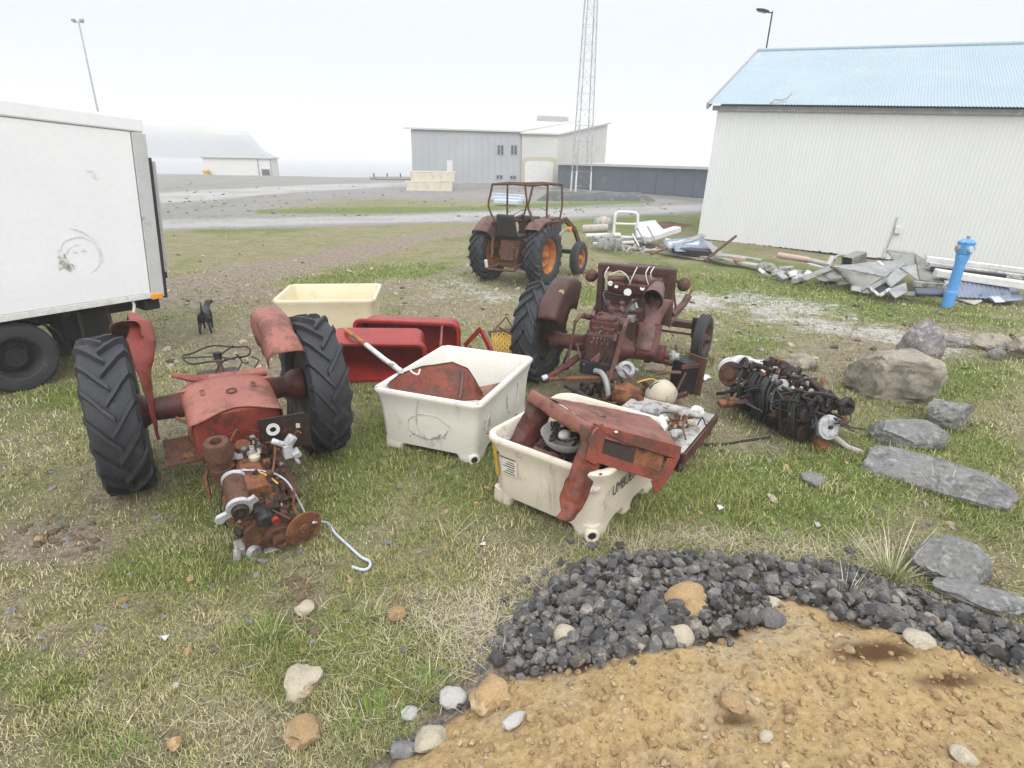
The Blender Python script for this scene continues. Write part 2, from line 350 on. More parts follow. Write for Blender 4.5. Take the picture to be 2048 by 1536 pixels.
def mound(x, y):
    d = np.maximum(sdf_in(x, y), 0)
    return .62*(1-np.exp(-d*.62))
def gz(x, y):
    x = np.asarray(x, float); y = np.asarray(y, float)
    z = .07*fbm(x*.45, y*.45, 3)+.035*fbm(x*2.1, y*2.1, 3)
    z = z*np.clip(1.4-np.abs(y-6)/30, .3, 1)
    dw = ((6.13-x)*4.25+(20.25-y)*7.65)/8.751; z = z-.24*sst(1.5, .2, dw)*sst(-8, 1, dw)*sst(7, 12, x)*(y > 8)
    z = z-3.0*sst(73, 81, y+3*fbm(x*.05, y*.01, 2))
    return z+mound(x, y)
def gz1(x, y): return float(gz(np.array([x]), np.array([y]))[0])
def on(px, py, dz=0.0):
    """point of the ground seen at a photo position"""
    z = 0.0
    for _ in range(6): p = G(px, py, z); z = gz1(p.x, p.y)
    return Vector((p.x, p.y, z+dz))

# ------------------------------------------------------------------ ground sheet
def axis(lo, hi, d0, dlo, dhi, g):
    a = list(np.arange(dlo, dhi, d0)); d = d0; x = a[-1]
    while x < hi: d *= g; x += d; a.append(x)
    d = d0; x = a[0]
    while x > lo: d *= g; x -= d; a.insert(0, x)
    return np.array(a)
xs = axis(-900, 900, .055, -7.5, 8.5, 1.045); ys = axis(-60, 100, .055, 1.2, 13, 1.035)
X, Y = np.meshgrid(xs, ys, indexing='ij'); Z = gz(X, Y)
inside = sdf_in(X, Y)
rough = .022*fbm(X*7, Y*7, 3)*(1-sst(14, 30, Y)); Z = Z+rough-np.where(inside > .05, .08*sst(.05, .3, inside), 0)
PX, PY = unproj(X, Y, np.zeros_like(X))
front = (Y > .5)
def el(cx, cy, rx, ry, rot=0, soft=.5, wob=.35):
    c, s = math.cos(rad(rot)), math.sin(rad(rot)); dx, dy = PX-cx, PY-cy
    r = np.sqrt(((dx*c+dy*s)/rx)**2+((-dx*s+dy*c)/ry)**2)+wob*(3.2*fbm(X*.9+cx, Y*.9, 5)+1.2*fbm(X*4+cx, Y*4, 3))
    return np.where(front, 1-sst(1-soft*1.1, 1+soft*.9, r), 0)
def poly(pts, half, soft=.5, wob=.3):
    """soft band along a photo polyline (pixels), half height in pixels"""
    d = np.full(X.shape, 1e9)
    for (ax, ay, ah), (bx, by, bh) in zip([(p[0], p[1], h) for p, h in zip(pts, half)][:-1], [(p[0], p[1], h) for p, h in zip(pts, half)][1:]):
        ex, ey = bx-ax, by-ay; t = np.clip(((PX-ax)*ex+(PY-ay)*ey)/(ex*ex+ey*ey), 0, 1)
        dd = np.hypot((PX-(ax+ex*t))*.35, PY-(ay+ey*t))/(ah+(bh-ah)*t); d = np.minimum(d, dd)
    d = d+wob*(2.6*fbm(X*.7, Y*.7+5, 5)+1.0*fbm(X*3, Y*3, 3))
    return np.where(front, 1-sst(1-soft, 1+soft*.5, d), 0)
green = sum(el(*a) for a in [(460, 458, 150, 10), (800, 540, 130, 18), (650, 560, 90, 12), (1150, 590, 60, 20), (1500, 560, 260, 45, 6), (1750, 605, 300, 25, 6), (1300, 450, 200, 22), (1850, 640, 240, 14, 5), (400, 600, 40, 18),
    (880, 860, 130, 90, 10), (700, 980, 90, 120), (930, 960, 120, 90), (1250, 1020, 110, 60), (1420, 980, 160, 60), (1650, 1010, 180, 60), (1830, 900, 200, 60), (1900, 760, 120, 50), (1500, 700, 80, 30), (700, 1350, 140, 130), (330, 1130, 150, 60), (60, 1360, 120, 60), (200, 1480, 120, 60), (120, 790, 120, 30), (1950, 1010, 110, 70), (1630, 900, 60, 30), (400, 1000, 100, 50), (860, 1330, 70, 70), (530, 1290, 100, 60), (1000, 470, 90, 20)])
green = np.clip(.60*green+.18*el(1000, 900, 900, 260, 0, .8)+.22+.9*fbm(X*1.3+3, Y*1.3, 5), 0, 1)
soil = sum(el(*a) for a in [(120, 1090, 130, 45), (600, 1180, 55, 70), (640, 740, 120, 40), (1200, 800, 200, 60), (1540, 880, 130, 50), (560, 690, 300, 60, 0, .8), (850, 620, 300, 40, 0, .8), (1900, 680, 200, 40, 0, .7), (1600, 740, 180, 50, 0, .8), (420, 860, 160, 80), (240, 960, 120, 60)])
soil = np.clip(soil*.45+.8*poly([(330, 575), (520, 545), (700, 510), (880, 470), (990, 455)], (30, 26, 18, 10, 8), .6)+.6*poly([(340, 610), (560, 585), (800, 575), (1000, 520)], (18, 14, 10, 8), .6)+.25*np.clip(fbm(X*1.1+9, Y*1.1, 4)*4, 0, 1), 0, 1)
shell = np.clip(.62*el(930, 580, 120, 22, 4, .9)+.74*poly([(1365, 600), (1500, 610), (1650, 640), (1880, 690)], (22, 36, 44, 34), .9)+.3*poly([(1400, 650), (1600, 690)], (20, 25), .7), 0, 1)*np.clip(.75+1.6*fbm(X*2.2, Y*2.2, 4), 0, 1)
yard = np.where(front, sst(430, 395, PY+16*fbm(X*.25, Y*.25, 3)), 0)*(PX < 1500)
yard = np.clip(yard+poly([(250, 452), (420, 446), (600, 442), (800, 438), (980, 432), (1180, 424), (1400, 416), (1700, 410)], (14, 15, 13, 12, 13, 13, 12, 12), .35, .12)+.9*el(420, 420, 160, 26, 0, .5), 0, 1)
strip = np.clip(poly([(520, 424), (700, 421), (960, 418), (1120, 409), (1300, 402)], (5, 7, 5, 5, 4), .5, .3)+.5*el(760, 405, 220, 12, 0, .9), 0, 1)
roadl = np.clip(.9*poly([(200, 404), (420, 390), (600, 377), (800, 369), (960, 372)], (14, 12, 8, 5, 4), .5, .12)+.75*poly([(250, 452), (420, 446), (600, 442), (800, 438), (980, 432), (1180, 424), (1400, 416), (1700, 410)], (10, 11, 9, 9, 10, 10, 9, 9), .5, .15), 0, 1)
hb = sst(-.02, .06, inside+.05*fbm(X*6, Y*6, 3)); green = green*(1-hb); soil = np.maximum(soil*(1-hb), hb); yard = yard*(1-hb); green = np.where(yard > .5, green*.25, green); green = np.clip(np.maximum(green, strip), 0, 1); yard = np.clip(yard-strip, 0, 1); soil = soil*(1-np.clip(yard, 0, 1)); 
def setcol(me, name, r, g, b_):
    a = me.color_attributes.new(name, 'FLOAT_COLOR', 'POINT'); d = np.ones((len(me.vertices), 4), np.float32); d[:, 0] = r.ravel(); d[:, 1] = g.ravel(); d[:, 2] = b_.ravel(); a.data.foreach_set('color', d.ravel())
nx, ny = X.shape; I = np.arange(nx*ny).reshape(nx, ny)
Fq = np.stack([I[:-1, :-1], I[1:, :-1], I[1:, 1:], I[:-1, 1:]], -1).reshape(-1, 4)

m, nt, bs = nodes('turf_and_gravel')
at = N(nt, 'ShaderNodeVertexColor', layer_name='cover'); sp = N(nt, 'ShaderNodeSeparateColor'); L(nt, at.outputs['Color'], sp.inputs[0])
at2 = N(nt, 'ShaderNodeVertexColor', layer_name='cover2'); sp2 = N(nt, 'ShaderNodeSeparateColor'); L(nt, at2.outputs['Color'], sp2.inputs[0])
tc = N(nt, 'ShaderNodeTexCoord'); co = tc.outputs['Object']
nA = noise_n(nt, co, 2.2, 9, .72); nB = noise_n(nt, co, 9, 9, .78); nC = noise_n(nt, co, 42, 7, .8); nD = noise_n(nt, co, .35, 8, .7)
straw = ramp(nt, nC, [(.28, (.07, .058, .036)), (.43, (.19, .16, .105)), (.57, (.33, .285, .195)), (.72, (.47, .42, .32))])
moss = ramp(nt, nC, [(.28, (.05, .056, .018)), (.5, (.16, .165, .055)), (.72, (.31, .30, .125))])
grs = ramp(nt, nC, [(.28, (.04, .06, .014)), (.5, (.115, .155, .036)), (.72, (.23, .265, .085))])
def addm(nt, a, b, k):
    q = N(nt, 'ShaderNodeMath', operation='MULTIPLY_ADD'); L(nt, b, q.inputs[0]); q.inputs[1].default_value = k; L(nt, a, q.inputs[2]); return q.outputs[0]
clr = mixc(nt, step(nt, addm(nt, nB, nA, .8), .72, 1.12), straw, moss)
clr = mixc(nt, step(nt, addm(nt, addm(nt, sp.outputs[0], nB, 1.3), nA, .9), 1.25, 2.05), clr, grs)
soilc = ramp(nt, nC, [(.28, (.06, .048, .036)), (.45, (.185, .15, .112)), (.6, (.31, .265, .21)), (.75, (.48, .44, .38))])
clr = mixc(nt, step(nt, addm(nt, addm(nt, sp.outputs[1], nB, 1.2), nA, .7), 1.05, 1.75), clr, soilc)
shc = ramp(nt, nC, [(.30, (.10, .092, .08)), (.42, (.27, .255, .23)), (.54, (.46, .45, .43)), (.70, (.68, .67, .65))])
clr = mixc(nt, step(nt, addm(nt, addm(nt, sp.outputs[2], nB, 1.5), nC, .5), 1.2, 1.75), clr, shc)
grv = ramp(nt, nC, [(.28, (.12, .12, .115)), (.5, (.225, .22, .215)), (.72, (.33, .325, .315))]); grv = mixc(nt, step(nt, nD, .42, .62), grv, mixc(nt, step(nt, nA, .4, .6), (.155, .15, .14), (.25, .235, .20)))
clr = mixc(nt, step(nt, addm(nt, addm(nt, sp2.outputs[0], nD, .9), nA, .3), .80, 1.35), clr, grv)
clr = mixc(nt, step(nt, addm(nt, addm(nt, sp2.outputs[1], nD, .8), nA, .4), .75, 1.5), clr, mixc(nt, step(nt, nD, .4, .65), (.37, .365, .355), (.28, .275, .265)))
mv = N(nt, 'ShaderNodeMix', data_type='RGBA', blend_type='MULTIPLY'); mv.inputs[0].default_value = 1; L(nt, clr, mv.inputs[6]); L(nt, ramp(nt, nB, [(.34, (.50, .49, .48)), (.5, (1, 1, 1)), (.66, (1.38, 1.36, 1.32))]), mv.inputs[7]); clr = mv.outputs[2]
L(nt, clr, bs.inputs['Base Color']); bs.inputs['Roughness'].default_value = .95; bs.inputs['Specular IOR Level'].default_value = .15
bp = N(nt, 'ShaderNodeBump'); bp.inputs['Strength'].default_value = .8; bp.inputs['Distance'].default_value = .03; L(nt, addm(nt, nC, nB, 1.0), bp.inputs['Height']); L(nt, bp.outputs[0], bs.inputs['Normal'])
ground = npmesh('ground', np.stack([X, Y, Z], -1).reshape(-1, 3), Fq, m); tag(ground, kind='structure'); ground.data.polygons.foreach_set('use_smooth', [True]*len(Fq))
setcol(ground.data, 'cover', green, soil, shell); setcol(ground.data, 'cover2', yard, roadl, yard*0)
ipx = lambda arr, x, y: arr[np.clip(np.searchsorted(xs, x), 0, nx-1), np.clip(np.searchsorted(ys, y), 0, ny-1)]

# sea, far hills
m, nt, bs = nodes('grey_sea_water'); bs.inputs['Base Color'].default_value = (.21, .22, .225, 1); bs.inputs['Roughness'].default_value = .25
tc = N(nt, 'ShaderNodeTexCoord'); nw = noise_n(nt, tc.outputs['Object'], .6, 5, .6); bp = N(nt, 'ShaderNodeBump'); bp.inputs['Strength'].default_value = .5; bp.inputs['Distance'].default_value = .2; L(nt, nw, bp.inputs['Height']); L(nt, bp.outputs[0], bs.inputs['Normal'])
sea = MB().grid(lambda u, v: (lerp(-1480, 1480, u), lerp(70, 1690, v), -1.3), 30, 30).build('sea', m); tag(sea, kind='structure')
m, nt, bs = nodes('headland_grass_and_rock'); tc = N(nt, 'ShaderNodeTexCoord'); co = tc.outputs['Object']; sp = N(nt, 'ShaderNodeSeparateXYZ'); L(nt, co, sp.inputs[0])
nh = noise_n(nt, co, .035, 7, .7); hm = N(nt, 'ShaderNodeMath', operation='MULTIPLY_ADD'); L(nt, nh, hm.inputs[0]); hm.inputs[1].default_value = 12; L(nt, sp.outputs[2], hm.inputs[2])
L(nt, mixc(nt, step(nt, hm.outputs[0], 12, 22), ramp(nt, nh, [(.3, (.035, .035, .04)), (.7, (.085, .08, .075))]), (.24, .23, .15)), bs.inputs['Base Color']); bs.inputs['Roughness'].default_value = 1
def hill(px0, px1, D, depth, topf, name, steep):
    def fn(u, v):
        px = lerp(px0, px1, u); base = G(px, 312, 0); d = ray(px, 312); p = Vector((0, 0, H))+d*(D/d.y)
        hgt = topf(u)*(1-math.exp(-v*steep)) if v < .9 else topf(u)*(1-v)*10
        q = p*(1+v*v*depth/D); n = noise.noise(Vector((q.x*.02, q.y*.02, v*4)))*.14+noise.noise(Vector((q.x*.07, q.y*.05, 3)))*.08
        return (q.x, q.y+n*60, -2+max(0, (hgt)*(1+n*(1 if v > .1 else 0))))
    h = MB().grid(fn, 260, 40).build(name, m, smooth=60); tag(h, kind='structure'); return h
def cliff_top(u):
    px = lerp(-440, 560, u)
    t = lerp(20.5, 17.2, (px-290)/210)+.5*math.sin(px*.05)
    if px > 498: t = lerp(17.2, 13, (px-498)/10) if px < 508 else (lerp(13, 5.5, (px-508)/16) if px < 524 else lerp(5.5, .3, (px-524)/32))
    return max(t, 0)
hill(-440, 560, 400, 260, cliff_top, 'headland', 22)
hill(600, 840, 760, 120, lambda u: 11*math.sin(PI*u)**.5*(.6+.4*math.cos(u*5)), 'island', 4)

# ------------------------------------------------------------------ sand heap
xa = np.arange(-1.6, 4.6, .02); ya = np.arange(.25, 3.6, .02); SX, SY = np.meshgrid(xa, ya, indexing='ij'); din = sdf_in(SX, SY)
lump = .05*fbm(SX*6, SY*6, 4)+.07*fbm(SX*1.8, SY*1.8, 3)+.05*np.abs(fbm(SX*11, SY*11, 4))+.020*fbm(SX*30, SY*30, 3)-.03*sst(.12, .2, fbm(SX*2.4+3, SY*2.4, 4))
SPX, SPY = unproj(SX, SY, .2)
innW = np.array([tuple(on(x, y))[:2] for x, y in INN])
def sdf_line(x, y, W):
    d = np.full(np.shape(x), 1e9); s = np.zeros(np.shape(x))
    for (ax, ay), (bx, by) in zip(W[:-1], W[1:]):
        ex, ey = bx-ax, by-ay; t = np.clip(((x-ax)*ex+(y-ay)*ey)/(ex*ex+ey*ey), 0, 1)
        dx, dy = x-(ax+ex*t), y-(ay+ey*t); dd = np.hypot(dx, dy); s = np.where(dd < d, np.where(ex*dy-ey*dx < 0, 1, -1), s); d = np.minimum(d, dd)
    return d*s
dsand = sdf_line(SX, SY, innW)
SZ = gz(SX, SY)+lump+.05*sst(-.05, .35, dsand)-.10*(1-sst(-.12, .06, dsand+.10*fbm(SX*5, SY*5, 3)))
hole = np.exp(-(((SX-1.75)/.16)**2+((SY-2.42)/.07)**2)); SZ = SZ-.05*hole
keep = (dsand > -.16)
J = np.arange(SX.size).reshape(SX.shape); Fs = np.stack([J[:-1, :-1], J[1:, :-1], J[1:, 1:], J[:-1, 1:]], -1).reshape(-1, 4); Fs = Fs[keep[:-1, :-1].ravel()]
m, nt, bs = nodes('ochre_sandy_soil'); tc = N(nt, 'ShaderNodeTexCoord'); co = tc.outputs['Object']
n1 = noise_n(nt, co, 3.5, 7, .7); n2 = noise_n(nt, co, 30, 7, .75); n3 = noise_n(nt, co, 110, 4, .7); n4 = noise_n(nt, co, 1.3, 5, .6)
cs = ramp(nt, n2, [(.27, (.21, .135, .06)), (.42, (.41, .28, .13)), (.56, (.50, .36, .185)), (.72, (.60, .47, .28))])
cs = mixc(nt, step(nt, n1, .60, .80), cs, (.31, .21, .105)); cs = mixc(nt, step(nt, n4, .50, .66), cs, ramp(nt, n2, [(.3, (.30, .22, .13)), (.5, (.46, .36, .225)), (.7, (.58, .48, .33))])); cs = mixc(nt, step(nt, n3, .66, .74), cs, (.56, .47, .33)); cs = mixc(nt, step(nt, n3, .36, .28), cs, (.16, .09, .04))
n5 = noise_n(nt, co, .9, 6, .7); cs = mixc(nt, step(nt, n5, .64, .80), cs, (.25, .165, .08))
vcs = N(nt, 'ShaderNodeVertexColor', layer_name='damp'); sps = N(nt, 'ShaderNodeSeparateColor'); L(nt, vcs.outputs['Color'], sps.inputs[0]); cs = mixc(nt, step(nt, addm(nt, addm(nt, sps.outputs[0], n2, .9), n1, .9), 1.05, 1.7), cs, (.12, .066, .03)); cs = mixc(nt, step(nt, addm(nt, sps.outputs[1], n2, .6), .6, 1.0), cs, (.20, .16, .115))
L(nt, cs, bs.inputs['Base Color']); bs.inputs['Roughness'].default_value = .95; bs.inputs['Specular IOR Level'].default_value = .1
bp = N(nt, 'ShaderNodeBump'); bp.inputs['Strength'].default_value = 1.0; bp.inputs['Distance'].default_value = .02; L(nt, addm(nt, n2, n3, .5), bp.inputs['Height']); L(nt, bp.outputs[0], bs.inputs['Normal'])
sand = npmesh('sand_heap', np.stack([SX, SY, SZ], -1).reshape(-1, 3), Fs, m); tag(sand, kind='structure'); SPX2, SPY2 = unproj(SX, SY, SZ); setcol(sand.data, 'damp', np.clip(np.exp(-(((SPX2-1760)/110)**2+((SPY2-1305)/26)**2)*1.2)+.8*np.exp(-(((SPX2-1900)/90)**2+((SPY2-1360)/20)**2))+.7*np.exp(-(((SPX2-1480)/60)**2+((SPY2-1440)/16)**2)), 0, 1), 1-sst(-.02, .16, dsand), SX*0); sand.data.polygons.foreach_set('use_smooth', [True]*len(sand.data.polygons))
def sand_z(x, y):
    i = int(np.clip(round((x+1.6)/.02), 0, len(xa)-1)); j = int(np.clip(round((y-.25)/.02), 0, len(ya)-1)); return float(SZ[i, j])

# ------------------------------------------------------------------ loose stones
def in_poly(x, y, poly):
    c = False; j = len(poly)-1
    for i in range(len(poly)):
        if (poly[i][1] > y) != (poly[j][1] > y) and x < (poly[j][0]-poly[i][0])*(y-poly[i][1])/(poly[j][1]-poly[i][1])+poly[i][0]: c = not c
        j = i
    return c
BAND = [(975, 1310), (1060, 1185), (1200, 1108), (1400, 1105), (1700, 1128), (1850, 1190), (2047, 1265), (2300, 1380), (2300, 1475), (2047, 1345), (1900, 1300), (1700, 1245), (1560, 1205), (1500, 1255), (1330, 1300), (1180, 1340), (1030, 1350)]
def stone_variants(sub, amp, cuts, seed, n=28):
    out = []
    for k in range(n):
        q = MB().blob((0, 0, 0), (1, 1, 1), seed*1000+k, amp, sub, 1.4, None, cuts, .70); out.append((np.array(q.v), np.array(q.f)))
    return out
def stone_sheet(pts, name, m, amp, sub, seed, flat=.78, cuts=3):
    va = stone_variants(sub, amp, cuts, seed); VV = []; FF = []; o_ = 0
    for p, r in pts:
        v, f = va[rng.randrange(len(va))]; R3 = np.array(Matrix.Rotation(rng.uniform(0, 6.3), 3, 'Z') @ Matrix.Rotation(rng.uniform(-.5, .5), 3, 'X') @ Matrix.Rotation(rng.uniform(-.5, .5), 3, 'Y'))
        q = (v*np.array([r*rng.uniform(.85, 1.3), r*rng.uniform(.7, 1.05), r*rng.uniform(flat-.18, flat+.12)])) @ R3.T+np.array(p); VV.append(q); FF.append(f+o_); o_ += len(v)
    o = npmesh(name, np.concatenate(VV), np.concatenate(FF), m, 3); me = o.data; me.polygons.foreach_set('use_smooth', [True]*len(me.polygons)); me.set_sharp_from_angle(angle=rad(26)); return o
pts = []
n = 0
while len(pts) < 2150:
    x = rng.uniform(960, 2300); y = rng.uniform(1100, 1480)
    if not in_poly(x, y, BAND): continue
    p = on(x, y); dd = float(sdf_in(np.array([p.x]), np.array([p.y]))[0])
    lay = rng.random()
    r = rng.choice((.009, .012, .015, .019, .024, .029, .035, .045))*rng.uniform(.85, 1.15); pts.append((p+Vector((0, 0, r*.4+(.045 if lay > .6 else .02 if lay > .3 else 0)*min(1, max(dd, 0)*6))), r))
for x, y, rp in [(1140, 1085, 1), (1180, 1098, 1.2), (1050, 1165, 1), (1010, 1200, .8), (1240, 1095, 1), (1700, 1105, 1.1), (1090, 1150, 1), (1120, 1130, .9), (800, 1495, .9), (985, 1290, 1), (1520, 1235, 1.1), (1490, 1250, 1)]:
    p = on(x, y); pts.append((p+Vector((0, 0, .02)), .034*rp))
for _ in range(150):
    i = rng.randrange(3, len(OUTW)-3); t = rng.random(); q_ = OUTW[i]*(1-t)+OUTW[i+1]*t+np.array([rng.gauss(0, .05), rng.gauss(.05, .07)]); r = rng.uniform(.006, .022); pts.append((Vector((q_[0], q_[1], gz1(q_[0], q_[1])+r*.3)), r))
for _ in range(170):
    i = rng.randrange(1, len(innW)-2); t = rng.random(); q_ = innW[i]*(1-t)+innW[i+1]*t+np.array([rng.gauss(0, .05), rng.gauss(-.02, .05)]); r = rng.uniform(.007, .024); pts.append((Vector((q_[0], q_[1], max(sand_z(q_[0], q_[1]), gz1(q_[0], q_[1])-.03)+r*.35)), r))
g = stone_sheet(pts, 'dark_gravel', M['rockdark'], .22, 3, 3, .82, 6); tag(g, 'band of loose dark basalt gravel along the edge of the sand heap', kind='stuff')
pts = []
while len(pts) < 1900:
    x = rng.uniform(700, 2100); y = rng.uniform(1190, 1600)
    p = on(x, y); d = float(sdf_line(np.array([p.x]), np.array([p.y]), innW)[0])
    if d < -.06: continue
    r = rng.choice([.003, .003, .004, .004, .005, .005, .006, .007, .008, .01, .013, .020]) * rng.uniform(.8, 1.3)
    pts.append((Vector((p.x, p.y, sand_z(p.x, p.y)+r*.15)), r))
g = stone_sheet(pts, 'sand_clods', M['rockochre'], .3, 2, 4, .75, 0); tag(g, 'small ochre clods and pebbles strewn over the sand heap', kind='stuff')
pts = []
for _ in range(90):
    x = rng.uniform(900, 2050); y = rng.uniform(1210, 1560); p = on(x, y)
    if float(sdf_line(np.array([p.x]), np.array([p.y]), innW)[0]) < 0: continue
    r = rng.uniform(.004, .011); pts.append((Vector((p.x, p.y, sand_z(p.x, p.y)+r*.3)), r))
g = stone_sheet(pts, 'pale_pebbles', M['rockpale'], .2, 1, 5, .7, 0); tag(g, 'scattered pale pebbles on the sand heap', kind='stuff')
pts = []
for _ in range(900):
    x = rng.uniform(-200, 2250); y = 600+rng.random()**1.3*750; p = on(x, y)
    if float(sdf_in(np.array([p.x]), np.array([p.y]))[0]) > 0: continue
    r = rng.choice([.006, .009, .012, .018, .03])*rng.uniform(.8, 1.2); pts.append((p+Vector((0, 0, r*.2)), r))
g = stone_sheet(pts[:450], 'scattered_stones', M['rock'], .2, 1, 6, .6, 2); tag(g, 'small grey stones scattered through the turf', kind='stuff')
g = stone_sheet(pts[450:620], 'pebbles', M['rockochre'], .2, 2, 8, .6, 2); tag(g, 'small tan stones scattered through the turf', kind='stuff')
def stone(px, py, wpx, mt, label, flat=.75, amp=.18, cuts=4, name='stone', asp=1.0, seed=None, sink=.3, rz=None):
    """one stone whose centre shows at (px,py), wpx photo pixels wide"""
    p = on(px, py+wpx*.25); dist = (p-Vector((0, 0, H))).dot(Vector((0, math.cos(PITCH), -math.sin(PITCH)))); r = wpx/2*dist/F
    z = p.z
    if float(sdf_line(np.array([p.x]), np.array([p.y]), innW)[0]) > 0: z = max(z, sand_z(p.x, p.y))
    b = MB().blob((0, 0, r*flat*(1-sink)), (r, r*asp, r*flat), seed if seed is not None else int(px*7+py), amp, 3, 1.3, (0, 0, 0), cuts, .78)
    o = b.build(name, mt, smooth=38, loc=(p.x, p.y, z), rz=rng.uniform(0, 6) if rz is None else rz); tag(o, label, 'stone'); return o
stone(1370, 1195, 85, M['rockochre'], 'largest ochre stone sitting on top of the dark gravel band', .62, asp=.75, rz=.3, sink=.0)
stone(1390, 1222, 55, M['rockochre'], 'ochre stone touching the front of the largest ochre stone on the gravel', sink=.0)
stone(1130, 1272, 48, M['rockpale'], 'round pale cream stone among the dark gravel, left of the ochre stones', .95, .08, 2)
stone(1357, 1270, 58, M['rockpale'], 'blocky cream stone below the ochre stones where gravel meets sand', .8, .1, 5, seed=5)
stone(1350, 1245, 60, M['rockdark'], 'dark slab wedged between the cream and ochre stones in the gravel', .5)
stone(905, 1388, 55, M['rockwhite'], 'whitish flat stone on the left edge of the sand heap', .55)
stone(862, 1475, 75, M['rockpale'], 'wedge shaped tan stone at the lower left edge of the sand heap', .55, .15, 6)
stone(805, 1497, 52, M['rock'], 'dark grey stone left of the wedge shaped tan stone', .6)
stone(820, 1425, 34, M['rockwhite'], 'small whitish stone above the wedge shaped tan stone', .7)
stone(980, 1385, 85, M['rockochre'], 'ochre lump of hardened sand beside the whitish flat stone', .6, .3)
stone(1030, 1440, 60, M['rockwhite'], 'long pale grey stone half sunk in the sand, below the ochre lump', .35, asp=.5, rz=.6)
stone(1540, 1232, 55, M['rockdark'], 'black stone poking out of the top of the sand heap', .6)
stone(1545, 1205, 40, M['rockpale'], 'flat pale stone lying above the black stone at the top of the sand', .4)
stone(1710, 1192, 28, M['rockochre'], 'small ochre stone alone on the dark gravel to the right of the sand top', .7)
stone(1860, 1240, 32, M['rockochre'], 'small ochre stone between gravel and sand near the right edge', .7)
stone(1830, 1290, 55, M['rockpale'], 'flat cream stone above the dark damp hollow in the sand', .4)
stone(1530, 1475, 34, M['rockpale'], 'smooth cream pebble in the lower middle of the sand heap', .6, .06, 0, asp=.7)
stone(1920, 1520, 50, M['rockpale'], 'cream stone at the bottom of the photo, on the sand to the right', .5, .1)
stone(1460, 1415, 55, M['rockochre'], 'half buried ochre lump with a dark underside in mid sand', .6, .25)
stone(600, 1350, 80, M['rockpale'], 'tan lump half sunk in the grass left of the green tuft', .6, .3, sink=.75)
stone(610, 1445, 80, M['rockochre'], 'ochre lump half sunk in the dry grass below the tan lump', .6, .3, sink=.75)
stone(795, 1225, 35, M['rockochre'], 'small orange tinted stone in the grass left of the gravel', .7, .2)
stone(350, 1485, 30, M['rockochre'], 'small ochre stone in the grass at the bottom left', .7, .2)
stone(612, 1212, 40, M['rockpale'], 'pale stone at the bottom of the dug soil under the engine', .6, .2)
stone(353, 1370, 14, M['rockwhite'], 'tiny white stone in the lower left grass', .8, .1)
stone(1625, 945, 62, M['rock'], 'small flat grey stone in the grass under the loose engine', .25, .15, 4, asp=.7)
stone(1990, 708, 34, M['rock'], 'pale grey round stone in front of the brown rocks at the right edge', .7, .1)

pts = []
for _ in range(260):
    p = on(rng.uniform(330, 1350), rng.uniform(366, 436)); r = rng.uniform(.03, .12); pts.append((p+Vector((0, 0, r*.1)), r))
g = stone_sheet(pts, 'yard_stones', M['rock'], .2, 2, 9, .5, 3); tag(g, 'scattered stones and clods on the gravel yard', kind='stuff')

pts = []
for _ in range(900):
    p = on(rng.uniform(330, 2050), rng.uniform(470, 760)); r = rng.choice((.012, .016, .02, .028, .04, .06))*rng.uniform(.8, 1.2); pts.append((p+Vector((0, 0, r*.1)), r))
g = stone_sheet(pts[:520], 'track_stones', M['rockpale'], .2, 1, 10, .55, 3); tag(g, 'pale stones strewn over the worn ground between the wrecks', kind='stuff')
g = stone_sheet(pts[520:], 'track_clods', mat('brown_turf_clod', (.13, .10, .065), (.075, .058, .038), rough=.95, bump=.5), .3, 1, 11, .55, 0); tag(g, 'brown clods strewn over the worn ground between the wrecks', kind='stuff')

# ------------------------------------------------------------------ grass
m_blade, nt, bs = nodes('grass_blade'); vc = N(nt, 'ShaderNodeVertexColor', layer_name='tint'); L(nt, vc.outputs['Color'], bs.inputs['Base Color']); bs.inputs['Roughness'].default_value = .7; bs.inputs['Specular IOR Level'].default_value = .2
def blades(name, x, y, z, h, wd, az, lean, colr, bend=.5):
    n = len(x); tx, ty = -np.sin(az), np.cos(az); lx, ly = np.cos(az), np.sin(az)
    V = np.zeros((n, 6, 3), np.float32)
    for k, (f, wk) in enumerate(((0, 1), (.55, .8), (1, .15))):
        out = h*np.sin(lean)*(f+bend*(f*f-f)); up = h*np.cos(lean)*f*(1-.25*bend*f)
        cx, cy, cz = x+lx*out, y+ly*out, z+up
        V[:, 2*k, 0] = cx-tx*wd*wk/2; V[:, 2*k, 1] = cy-ty*wd*wk/2; V[:, 2*k, 2] = cz
        V[:, 2*k+1, 0] = cx+tx*wd*wk/2; V[:, 2*k+1, 1] = cy+ty*wd*wk/2; V[:, 2*k+1, 2] = cz
    b0 = np.arange(n)[:, None]*6
    Fq = np.concatenate([b0+np.array([[0, 1, 3, 2]]), b0+np.array([[2, 3, 5, 4]])], 0)
    o = npmesh(name, V.reshape(-1, 3), Fq, m_blade)
    a = o.data.color_attributes.new('tint', 'FLOAT_COLOR', 'POINT'); d = np.ones((n, 6, 4), np.float32); d[:, :, :3] = colr[:, None, :]; a.data.foreach_set('color', d.ravel())
    return o
def ground_bits(x, y): return gz(x, y)
NB = 360000
r = np.exp(nprng.uniform(math.log(1.5), math.log(15), NB)); th = nprng.uniform(-.98, .98, NB)
x = r*np.sin(th); y = r*np.cos(th)
gi = ipx(green, x, y); si = ipx(soil, x, y); hi = ipx(shell, x, y); yi = ipx(yard, x, y); ins = sdf_in(x, y)
cl = fbm(x*4, y*4, 4); cl2 = fbm(x*1.4+7, y*1.4, 3)
